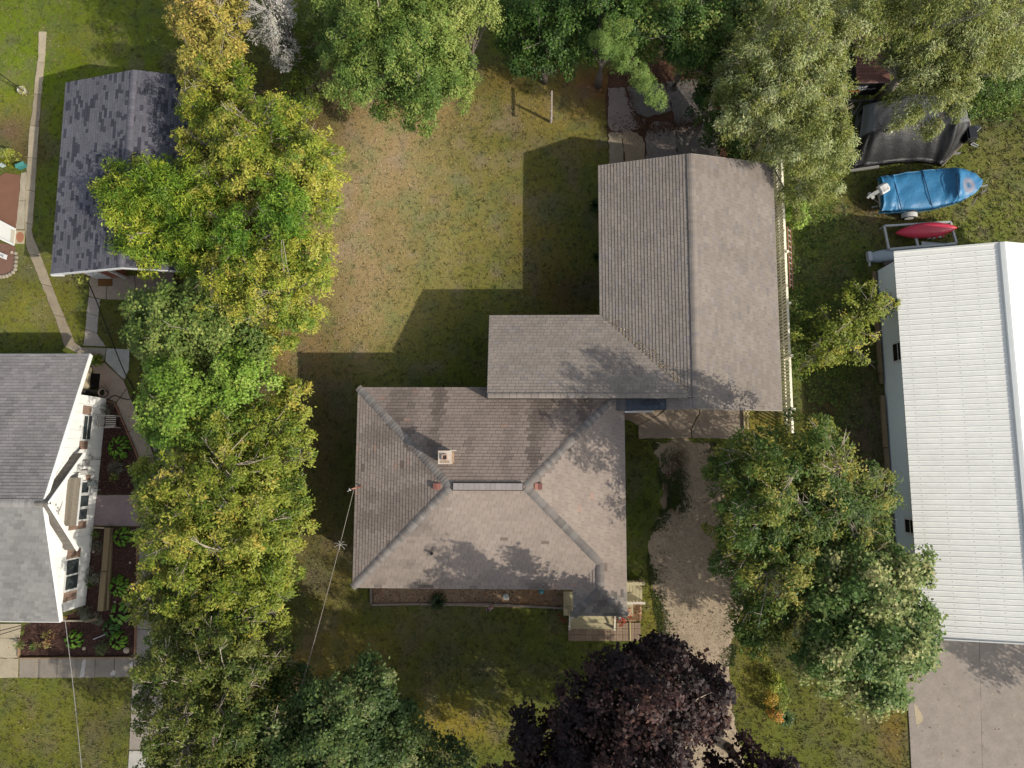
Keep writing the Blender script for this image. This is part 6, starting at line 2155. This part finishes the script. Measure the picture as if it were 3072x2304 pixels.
    mb.bar(p0 - Vector((0, .12, 0)), p1 - Vector((0, .12, 0)), .05, .05)
    for k in range(24):
        f = (k + .5) / 24
        q = p0.lerp(p1, f)
        mb.bar(q + Vector((0, .02, .15)), q + Vector((0, -.13, 0)), .05, .03)
    mb.obj("truss", m_metal(), t)
    for a in cs:
        q = P(*a, z)
        MB(colr * .9).bar((q[0], q[1], -.02), (q[0], q[1], z - .05), .06, .06, up=(0, 1, 0)).obj("leg", m_metal(), t)

    a, b = Vector(P(2689, 697, .62)), Vector(P(2875, 681, .62))
    ax = (b - a)
    L = ax.length
    ax.normalize()
    sd = Vector((-ax.y, ax.x, 0))
    V, K, F = [], [], []
    n1, n2 = 34, 18
    for i in range(n1 + 1):
        f = i / n1
        s_ = 1 - abs(2 * f - 1) ** 2.1
        hw = .012 + .345 * max(0, s_) ** .85
        h = .04 + .25 * max(0, s_) ** .6
        for j in range(n2 + 1):
            an = math.pi * j / n2
            y_ = math.cos(an) * hw
            z_ = math.sin(an) ** .75 * h
            t_ = abs(math.cos(an))
            z_ += .025 * math.exp(-((t_ - .42) / .08) ** 2) * s_ - .015 * math.exp(-((t_ - .2) / .1) ** 2) * s_
            z_ += .02 * math.exp(-(t_ / .06) ** 2)
            q = a + ax * (L * f) + sd * y_
            V.append((q.x, q.y, .50 + z_))
            K.append(S(212, 50, 74) * (1 + .05 * math.sin(f * 9)) if f < .93 else S(222, 70, 70))
    for i in range(n1):
        for j in range(n2):
            q = i * (n2 + 1) + j
            F.append((q, q + 1, q + n2 + 2, q + n2 + 1))
    F.append(tuple(range(n2 + 1)))
    o = newmesh("kayak", V, F, m_plastic(), None, np.array(K), True)
    tag(o, "red kayak lying hull up across the pale dock frame", "kayak")
    o = MB(S(176, 182, 184)).add([P(2765, 724, .5), P(2842, 730, .5), P(2842, 738, .4), P(2764, 742, .4), P(2765, 724, .46), P(2842, 730, .46), P(2842, 738, .36), P(2764, 742, .36)],
                                 [(0, 3, 2, 1), (4, 5, 6, 7), (0, 1, 5, 4), (1, 2, 6, 5), (2, 3, 7, 6), (3, 0, 4, 7)]).obj("plywood_sheet", m_paint())
    tag(o, "pale grey board lying inside the dock frame below the kayak", "board")
    t = thing("buoy_bundle", "small red and white bundle with a white jug under the kayak's edge", "bundle")
    for i in range(4):
        q = P(2800 + i * 9, 712 - i * 1.5, .3)
        MB(S(196, 190, 176) if i % 2 == 0 else S(186, 60, 60)).box(q, (.12, .16, .14), .1).obj("float", m_plastic(), t)
    MB(S(224, 222, 214)).lathe(P(2783, 714, .2), [(.05, 0), (.08, .04), (.08, .14), (.03, .2)], 10).obj("jug", m_plastic(), t)
    # overturned pale canoe sticking out behind the barn corner
    t = thing("pale_canoe", "overturned pale grey canoe sticking out from behind the barn's corner", "canoe")
    a, b = Vector(P(2606, 770, .3)), Vector(P(2790, 752, .3))
    ax = (b - a).normalized()
    sd = Vector((-ax.y, ax.x, 0))
    V, F = [], []
    for i in range(15):
        f = i / 14
        hw = .20 + .10 * min(1, f * 4)
        if i == 0:
            hw = .15
        for j in range(9):
            an = math.pi * j / 8
            q = a + (b - a) * f + sd * (math.cos(an) * hw)
            V.append((q.x, q.y, .12 + math.sin(an) ** .6 * (.2 + .1 * min(1, f * 3))))
    for i in range(14):
        for j in range(8):
            q = i * 9 + j
            F.append((q, q + 1, q + 10, q + 9))
    F.append(tuple(range(9)))
    MB(S(176, 188, 194)).add(V, F).obj("hull", m_paint(), t, True)
    MB(S(196, 200, 206)).box(a + ax * .02, (.16, .44, .24), math.atan2(ax.y, ax.x)).obj("end_cap", m_plastic(), t)
    MB(S(206, 206, 204)).bar(a + Vector((.02, -.2, 0)), a + Vector((.06, -.42, -.1)), .08, .06).obj("end_fitting", m_plastic(), t)
    # loose boards behind the barn corner
    for i in range(6):
        u0, v0 = 2646 + (i % 3) * 4, 778 + i * 8
        o = MB(S(104, 94, 88) * random.uniform(.7, 1.15)).bar(P(u0, v0 + 4, .25), P(u0 + 52, v0 - 6 + i * 2, .32), .13, .03).obj("loose_board", m_wood())
        tag(o, "weathered dark board behind the barn's corner, %s from the pale canoe" % ("first", "second", "third", "fourth", "fifth", "last")[i], "board", "loose boards behind the barn")


def build_yard():
    # porch decks, steps and rails at the south-east corner of the house
    t = thing("porch_deck", "pale wooden porch deck with steps at the south east corner of the brown house", "porch")
    pine = S(196, 184, 146)
    r = random.Random(2)
    x0 = 3.4
    xs_ = P(1927, 1770, .4)[0]
    yt, yb = P(1900, 1743, .4)[1], P(1900, 1806, .4)[1]
    k = 0
    x = x0
    while x < xs_ - .05:
        MB(pine * r.uniform(.86, 1.08)).prism([(x, yb), (x + .128, yb), (x + .128, yt), (x, yt)], .34, .38).obj("deck_board", m_wood(), t)
        x += .14
    MB(pine * .9).prism([(x0, yb + .02), (xs_ - .02, yb + .02), (xs_ - .02, yt - .02), (x0, yt - .02)], .0, .325).obj("deck_frame", m_wood(), t)
    # rails along the north and south sides of the side deck
    MB(pine * 1.05).bar((x0, yt - .02, 1.25), (xs_ - .02, yt + .03, 1.25), .13, .04).obj("rail", m_wood(), t)
    MB(S(226, 214, 196)).bar((x0, yb + .06, 1.05), (xs_ + .02, yb + .08, 1.05), .10, .05).obj("rail", m_wood(), t)
    for i in range(10):
        xx = x0 + .3 + i * .15
        if xx < xs_:
            MB(pine * r.uniform(.9, 1.05)).prism([(xx, yt - .03), (xx + .035, yt - .03), (xx + .035, yt + .005), (xx, yt + .005)], .38, 1.24).obj("baluster", m_wood(), t)
            MB(pine * r.uniform(.9, 1.05)).prism([(xx, yb + .05), (xx + .035, yb + .05), (xx + .035, yb + .085), (xx, yb + .085)], .38, 1.03).obj("baluster", m_wood(), t)
    MB(pine).prism([(xs_ - .10, yt - .04), (xs_, yt - .04), (xs_, yt + .06), (xs_ - .10, yt + .06)], 0, 1.28).obj("post", m_wood(), t)
    # front steps
    xa, xb = P(1711, 1860, .3)[0], P(1838, 1860, .3)[0]
    yf = P(1770, 1846, .4)[1]
    for i, (z, dep) in enumerate(((.40, .30), (.24, .28))):
        for kx in range(2):
            ya = yf - .03 - i * .30 - kx * .145
            MB(pine * r.uniform(.88, 1.08)).prism([(xa, ya - .138), (xb, ya - .138), (xb, ya), (xa, ya)], z - .04, z).obj("step_board", m_wood(), t)
        MB(pine * .8).prism([(xa, yf - .33 - i * .30), (xb, yf - .33 - i * .30), (xb, yf - .30 - i * .30), (xa, yf - .30 - i * .30)], 0, z - .05).obj("riser", m_wood(), t)
    MB(pine * .9).prism([(xa - .3, yf - .02), (xb + .9, yf - .02), (xb + .9, yf + 1.0), (xa - .3, yf + 1.0)], 0, .42).obj("porch_floor", m_wood(), t)
    for xx in (xa - .05, xb + .05):
        MB(S(214, 206, 186)).bar((xx, yf + .2, .95), (xx, yf - .55, .55), .07, .05).obj("rail", m_wood(), t)
        MB(S(214, 206, 186)).prism([(xx - .045, yf - .6), (xx + .045, yf - .6), (xx + .045, yf - .51), (xx - .045, yf - .51)], 0, .62).obj("post", m_wood(), t)
        MB(S(214, 206, 186)).prism([(xx - .06, yf + .25), (xx + .06, yf + .25), (xx + .06, yf + .37), (xx - .06, yf + .37)], 0, 2.55).obj("post", m_wood(), t)
    # paver field
    w = empty_struct("paver_walk")
    A = np.array(P(1704, 1868, .045)[:2]); B = np.array(P(1922, 1868, .045)[:2]); D = np.array(P(1704, 1923, .045)[:2])
    NOGRASS.append([tuple(A), tuple(B), tuple(B + D - A), tuple(D)])
    nx, ny = 12, 3
    for j in range(ny):
        for i in range(nx):
            if i >= 10 and j == 0 and False:
                continue
            e1, e2 = (B - A) / nx, (D - A) / ny
            p = A + e1 * i + e2 * j
            g = .018
            p0, p1, p2, p3 = p + e1 * g + e2 * g, p + e1 * (1 - g) + e2 * g, p + e1 * (1 - g) + e2 * (1 - g), p + e1 * g + e2 * (1 - g)
            c = S(158, 136, 114) * r.uniform(.86, 1.12)
            mb = MB(c * .86)
            mb.prism([tuple(p0), tuple(p1), tuple(p2), tuple(p3)], -.03, .036)
            f = mb.obj("paver", m_conc(), w)
            # four raised bricks of the paver face
            V = MB(c)
            for a_ in range(2):
                for b_ in range(2):
                    q = p + e1 * (.03 + a_ * .48) + e2 * (.03 + b_ * .48)
                    s1, s2 = e1 * .455, e2 * .455
                    V.prism([tuple(q), tuple(q + s1), tuple(q + s1 + s2), tuple(q + s2)], .030, .045 + r.uniform(0, .004))
            V.obj("paver_face", m_conc(), f)
    o = MB(S(198, 180, 132)).bar(P(1890, 1866, .06), P(1891, 1922, .06), .05, .05).obj("edging_board", m_wood())
    tag(o, "thin pale wooden strip across the paver walk", "edging")
    # timbers round the chip bed
    for i, (a, b, lab) in enumerate([((1113, 1757), (1114, 1816), "short grey timber closing the west end of the front chip bed"), ((1113, 1814), (1262, 1811), "grey edging timber at the west half of the front chip bed"),
                                     ((1264, 1812), (1480, 1812), "grey edging timber in the middle of the front chip bed, behind the grass clump"), ((1482, 1813), (1692, 1824), "grey edging timber at the east half of the front chip bed")]):
        o = MB(S(150, 136, 124) * r.uniform(.85, 1.1)).bar(P(*a, .07), P(*b, .07), .09, .16).obj("edging_timber", m_wood())
        tag(o, lab, "timber")
    # timber retaining wall and edging of the neighbour's beds
    def beam(a, b, w_, h, z, lab, nm="retaining_timber", col=S(150, 132, 100)):
        o = MB(col * r.uniform(.86, 1.1)).bar(P(*a, z), P(*b, z), w_, h).obj(nm, m_wood())
        tag(o, lab, "timber")
    beam((327, 1583), (317, 1712), .26, .26, .16, "thick upper timber of the low retaining wall below the entrance slab")
    beam((316, 1714), (305, 1832), .26, .26, .15, "thick lower timber of the low retaining wall, ending at the herb bush")
    beam((336, 1583), (325, 1830), .10, .16, .08, "thin timber lying along the outer side of the retaining wall")
    beam((296, 1856), (258, 1864), .12, .16, .10, "short timber at the curved end of the retaining wall")
    beam((182, 1862), (254, 1862), .07, .14, .08, "thin pale board under the house's south east corner", "edging_board", S(176, 164, 140))
    beam((281, 1582), (314, 1584), .07, .10, .07, "short pale board just below the entrance slab", "edging_board", S(186, 170, 140))
    for i, (a, b, lab) in enumerate([((324, 1203), (345, 1209), "short brown edging board at the north end of the upper bed"), ((346, 1210), (374, 1276), "brown edging board at the top of the upper bed by the walk"), ((375, 1278), (403, 1344), "brown edging board beside the round hosta of the upper bed"),
                                     ((404, 1346), (431, 1418), "brown edging board along the lower part of the upper bed"), ((432, 1421), (433, 1483), "straight brown edging board just above the entrance slab"), ((413, 1582), (412, 1740), "brown edging board along the walk beside the timber wall"),
                                     ((412, 1743), (405, 1968), "brown edging board along the walk beside the lower hostas"), ((404, 1972), (240, 1973), "tan edging board along the sidewalk, below the corner hosta"), ((238, 1973), (58, 1974), "tan edging board along the sidewalk, below the lone hosta"), ((58, 1916), (56, 1972), "tan edging board at the porch slab end of the lowest bed")]):
        beam(a, b, .05, .13, .07, lab, "edging_board", S(150, 112, 88) if i < 7 else S(168, 140, 110))
    # clothes post
    t = thing("clothes_post", "weathered grey T shaped clothes post on the north lawn", "post")
    bx, by, _ = P(1652, 366, 0)
    gcol = S(176, 164, 150)
    MB(gcol).tube([(bx, by, -.05), (bx + .01, by, 1.45)], [.07, .055], 9).obj("post", m_wood(), t)
    MB(gcol * 1.05).bar((bx + .01, by - .66, 1.43), (bx + .03, by + .78, 1.46), .075, .085).obj("crossbar", m_wood(), t)
    mb = MB(S(190, 184, 174))
    for k in (-.55, -.2, .3, .65):
        mb.tube([(bx + .03, by + k, 1.47), (bx - .05, by + k, 1.50), (bx - .06, by + k, 1.46)], .012, 5)
    mb.obj("hook", m_metal(), t)
    # things in the chip bed
    o = MB(S(206, 204, 194)).lathe(P(1518, 1790, .05), [(.14, 0), (.145, .03), (.12, .045), (.03, .05)], 20).obj("stone_disc", m_conc())
    tag(o, "round pale disc lying on the wood chips under the eave", "stepping stone")
    o = MB(S(150, 116, 92)).lathe(P(1145, 1777, .03), [(.16, 0), (.165, .03), (.15, .04), (.03, .042)], 20).obj("stone_disc", m_conc())
    tag(o, "flat brown disc at the west end of the front chip bed", "stepping stone")
    t = thing("gazing_ball", "teal glass gazing ball on a dark stand in the chip bed by the porch", "garden ornament")
    q = P(1624, 1774, .5)
    MB(S(60, 150, 164)).lathe((q[0], q[1], .38), [(.02, 0), (.07, .02), (.108, .07), (.12, .12), (.108, .17), (.07, .22), (.02, .24)], 20).obj("ball", mat("glazed_glass", .08, 4, .15, 0, 1, .8), t, True)
    MB(S(40, 40, 42)).lathe((q[0], q[1], 0), [(.09, 0), (.03, .05), (.025, .32), (.07, .4)], 12).obj("stand", m_metal(), t, True)
    t = thing("garden_flag", "small red, white and blue garden banner at the edge of the front chip bed", "flag")
    a, b = Vector(P(1474, 1812, .25)), Vector(P(1462, 1838, 1.05))
    V, K = [], []
    ns, nw = 26, 9
    for i in range(ns + 1):
        f = i / ns
        for j in range(nw):
            g = j / (nw - 1) - .5
            c = a.lerp(b, f)
            wdt = .30 * math.sin(math.pi * min(.97, f * .9 + .1))
            V.append((c.x + g * wdt, c.y + .04 * math.sin(g * 5 + f * 6) - .10 * (g * g), c.z + .08 * math.cos(g * 6)))
            if f > .62:
                col = S(24, 30, 60) if abs(g) < .3 and f < .95 else S(214, 216, 222)
            else:
                col = S(178, 34, 48) if int(f * 14) % 2 == 0 else S(220, 216, 212)
            K.append(col)
    F = [(i * nw + j, i * nw + j + 1, (i + 1) * nw + j + 1, (i + 1) * nw + j) for i in range(ns) for j in range(nw - 1)]
    newmesh("banner", V, F, m_cloth(), t, np.array(K), True)
    MB(S(60, 58, 56)).tube([(a.x + .06, a.y + .05, 0), (a.x + .05, a.y + .04, 1.0), (b.x, b.y, 1.08)], .012, 6).obj("pole", m_metal(), t)
    # metal chair by the gable wall
    t = thing("garden_chair", "pale metal garden chair on the mulch by the white wall", "chair")
    q = P(332, 1265, .4)
    cc = S(196, 190, 176)
    cx, cy = q[0], q[1]
    for k in range(5):
        MB(cc).bar((cx - .24, cy - .2 + k * .1, .42), (cx + .26, cy - .2 + k * .1, .42), .05, .02).obj("seat_slat", m_metal(), t)
    for s_ in (-1, 1):
        MB(cc).tube([(cx - .3, cy + s_ * .27, 0), (cx - .26, cy + s_ * .27, .62), (cx + .30, cy + s_ * .27, .62), (cx + .32, cy + s_ * .27, 0)], .022, 6).obj("arm", m_metal(), t)
        MB(cc).bar((cx - .3, cy + s_ * .22, .42), (cx - .38, cy + s_ * .22, .92), .03, .03).obj("back_post", m_metal(), t)
    for k in range(4):
        MB(cc).bar((cx - .31 - .015 * k, cy - .22, .5 + k * .13), (cx - .31 - .015 * k, cy + .22, .5 + k * .13), .05, .02, up=(1, 0, 0)).obj("back_slat", m_metal(), t)
    # mats and boxes under the north eave of the white house
    o = MB(S(30, 29, 28)).prism(PX([(273, 1120), (300, 1121), (295, 1166), (268, 1164)], .05), .031, .055).obj("doormat", mat("doormat", .95, 40, .3, .5, 90, .1))
    tag(o, "black rubber doormat on the white house's side porch slab", "doormat")
    o = MB(S(44, 44, 48)).prism(PX([(252, 1170), (296, 1172), (294, 1182), (250, 1182)], .35), .03, .36).obj("storage_bench", m_plastic())
    tag(o, "dark storage bench by the planter under the white house's eave", "bench")
    # hose on the ground
    pts = [P(266, 850, .05), P(290, 906, .05), P(330, 1010, .05), P(360, 1086, .05), P(380, 1132, .05), P(394, 1152, .03), P(403, 1176, .03), P(398, 1194, .03), P(383, 1199, .04), P(364, 1194, .05), P(348, 1187, .05), P(336, 1188, .05), P(325, 1198, .06)]
    fine = []
    for i in range(len(pts) - 1):
        for f in (0, .33, .66):
            fine.append(tuple(np.array(pts[i]) * (1 - f) + np.array(pts[i + 1]) * f))
    fine.append(pts[-1])
    o = MB(S(44, 40, 38)).tube(fine, .022, 6).obj("garden_hose", m_dark())
    tag(o, "long dark garden hose running from the shed across the walks to the white house", "hose")
    # service cables
    def cable(name, a, b, sag, rad, col, lab):
        a, b = Vector(a), Vector(b)
        pts = [tuple(a.lerp(b, f) - Vector((0, 0, sag * 4 * f * (1 - f)))) for f in np.linspace(0, 1, 26)]
        o = MB(col).tube(pts, rad, 5).obj(name, m_plastic())
        tag(o, lab, "cable")
    a = P(1062, 1466, 3.45)
    cable("service_cable", a, P(905, 2060, 4.0), .15, .012, S(150, 140, 126), "pale service cable hanging from the brown house's west eave towards the street")
    mb = MB(S(190, 184, 174))
    q = Vector(P(1021, 1636, 3.55))
    for k in range(7):
        an = k * .9
        e = q + Vector((math.cos(an) * .28, math.sin(an) * .2, .05 * math.sin(k)))
        mb.tube([q, q.lerp(e, .5) + Vector((0, .05, .03)), e], .009, 4)
    tag(mb.obj("dead_twig", m_bark()), "bare twig caught on the pale service cable", "twig")
    cable("service_cable", P(194, 1852, 2.0), P(247, 2330, 3.6), .05, .012, S(186, 184, 180), "thin pale cable leaving the white house's corner over the sidewalk and lawn")
    q = P(192, 1851, 1.9)
    o = MB(S(206, 160, 60)).bar((q[0] - .12, q[1], q[2]), (q[0] + .12, q[1] - .02, q[2]), .08, .06).obj("cable_bracket", m_metal())
    tag(o, "small orange cable bracket at the white house's lower corner", "bracket")
    # things by the brown patio
    t = thing("entry_ramp", "bright white slanted ramp with side rails over the brown patio, left edge", "ramp")
    V = [P(-60, 636, .3), P(46, 690, .10), P(41, 736, .10), P(-60, 690, .3)]
    V2 = [(p[0], p[1], p[2] - .06) for p in V]
    MB(S(236, 236, 226)).add(V + V2, [(0, 3, 2, 1), (4, 5, 6, 7), (0, 1, 5, 4), (1, 2, 6, 5), (2, 3, 7, 6), (3, 0, 4, 7)]).obj("deck", m_paint(), t)
    for a, b in (((-60, 632, .36), (46, 688, .16)), ((-60, 688, .36), (41, 734, .16))):
        MB(S(238, 238, 232)).bar(P(*a), P(*b), .09, .10).obj("side_rail", m_paint(), t)
    V = [P(33, 687, .135), P(45, 692, .115), P(40, 729, .115), P(31, 724, .135)]
    MB(S(206, 198, 174)).add(V + [(p[0], p[1], p[2] - .02) for p in V], [(0, 3, 2, 1), (4, 5, 6, 7), (0, 1, 5, 4), (1, 2, 6, 5), (2, 3, 7, 6), (3, 0, 4, 7)]).obj("threshold", m_paint(), t)
    t = thing("yard_sign", "small white sign with dark characters lying by the brown patio bed", "sign")
    a, b, c, d = Vector(P(-16, 750, .22)), Vector(P(21, 765, .22)), Vector(P(18, 779, .12)), Vector(P(-19, 764, .12))
    MB(S(238, 236, 232)).add([a, b, c, d] + [q - Vector((0, 0, .03)) for q in (a, b, c, d)], [(0, 3, 2, 1), (4, 5, 6, 7), (0, 1, 5, 4), (1, 2, 6, 5), (2, 3, 7, 6), (3, 0, 4, 7)]).obj("board", m_paint(), t)
    ex = (b - a).normalized()
    ey = (a - d).normalized()
    ez = ex.cross(ey).normalized()
    ey = ez.cross(ex)
    M = Matrix((ex, ey, ez)).transposed().to_euler()
    text_mesh("EXE", .17, "lettering", S(70, 66, 70), t, (c + d) / 2 + ey * .07 + ez * .004 + ex * .06, M)
    t = thing("teal_box", "teal plastic planter box beside the oval shrub at the brown patio's corner", "planter")
    q = P(65, 498, .15)
    R = Matrix.Rotation(math.radians(25), 3, 'Z')
    MB(S(70, 140, 136)).box(q, (.40, .16, .28), rot=R).obj("box", m_plastic(), t)
    MB(S(90, 164, 156)).box((q[0], q[1], .30), (.44, .20, .03), rot=R).obj("rim", m_plastic(), t)
    o = MB(S(214, 218, 216)).bar(P(2, 444, .4), P(0, 476, .3), .08, .5).obj("garden_screen", m_plastic())
    tag(o, "white upright panel at the left edge beside the oval shrub", "panel")
    o = MB(S(190, 206, 200)).box(P(8, 495, .1), (.2, .16, .16), .5).obj("small_crate", m_plastic())
    tag(o, "small pale green box on the brown patio beside the oval shrub", "box")
    # stones round the lower planting bed
    r = random.Random(12)
    pts = [(47, 760), (49, 772), (50, 785), (48, 797), (45, 808), (39, 817), (31, 824), (22, 828), (13, 830), (4, 831)]
    sb = empty_struct("stone_edging")
    for i, (u, v) in enumerate(pts):
        q = P(u + r.uniform(-2, 2), v, .05)
        MB(S(166, 156, 136) * r.uniform(.8, 1.1)).lathe((q[0], q[1], 0), [(.06, 0), (.10, .04), (.085, .10), (.03, .12)], 8).obj("stone", m_conc(), sb)
    for (u, v, rad, lab) in ((395, 1416 - 8, .09, "round tan stone in the upper bed beside the edging board"), (380, 1950, .15, "big tan stone in the lower corner of the lowest bed"), (344, 1806, .06, "small white stone between the broad leaved hosta and the round one"),
                             (280, 1655, .07, "pale stone beside the wall under the entrance slab"), (390, 1688, .06, "small pale stone beside the long edging board"), (252, 1945, .09, "whitish stone in the middle of the lowest bed"), (36, 757, .09, "pale rounded stone at the edge of the brown planting bed"), (413, 1471, .06, "pale stone in the lower corner of the upper bed")):
        q = P(u, v, .05)
        pr = [(rad * .7, 0), (rad, rad * .35), (rad * .8, rad * .75), (rad * .25, rad * .9)]
        o = MB(S(186, 168, 144)).lathe((q[0], q[1], .02), pr, 9).obj("garden_stone", m_conc())
        tag(o, lab, "stone")
    o = MB(S(206, 204, 200)).bar(P(280, 1918, .12), P(317, 1903, .14), .035, .03).obj("white_stake", m_paint())
    tag(o, "thin white stake lying across the lowest mulch bed", "stake")
    t = thing("hand_rail", "thin dark metal hand rail beside the porch slab, lower left edge", "rail")
    for v0, v1 in ((1895, 1876), (1907, 1884)):
        MB(S(84, 74, 66)).tube([P(-10, v0, .7), P(65, v1, .7)], .02, 6).obj("bar", m_metal(), t)
    q = P(65, 1880, .7)
    MB(S(84, 74, 66)).tube([(q[0], q[1], 0), q], .02, 6).obj("post", m_metal(), t)
    # wooden frame step by the garage corner
    t = thing("wooden_step", "small pale wooden frame standing by the garage's south east corner", "step")
    for a, b in (((2232, 1232), (2234, 1288)), ((2242, 1232), (2244, 1288)), ((2232, 1234), (2248, 1234)), ((2232, 1248), (2248, 1248))):
        MB(S(196, 178, 140)).bar(P(*a, .14), P(*b, .14), .06, .06).obj("bar", m_wood(), t)


# ------------------------------------------------------------------ assemble
build_ground()
build_paths()
build_ground_sheets()
build_house()
build_garage()
build_shed()
build_white_house()
build_barn()
build_fence()
build_boats()
build_yard()
build_trees()
build_plants()
build_grass()
print("leaves", TOTAL_LEAVES[0], "objects", len(bpy.data.objects), "tris", sum(sum(len(p.vertices) - 2 for p in m.polygons) for m in bpy.data.meshes if len(m.polygons) < 5000) + sum(len(m.polygons) * 2 for m in bpy.data.meshes if len(m.polygons) >= 5000))
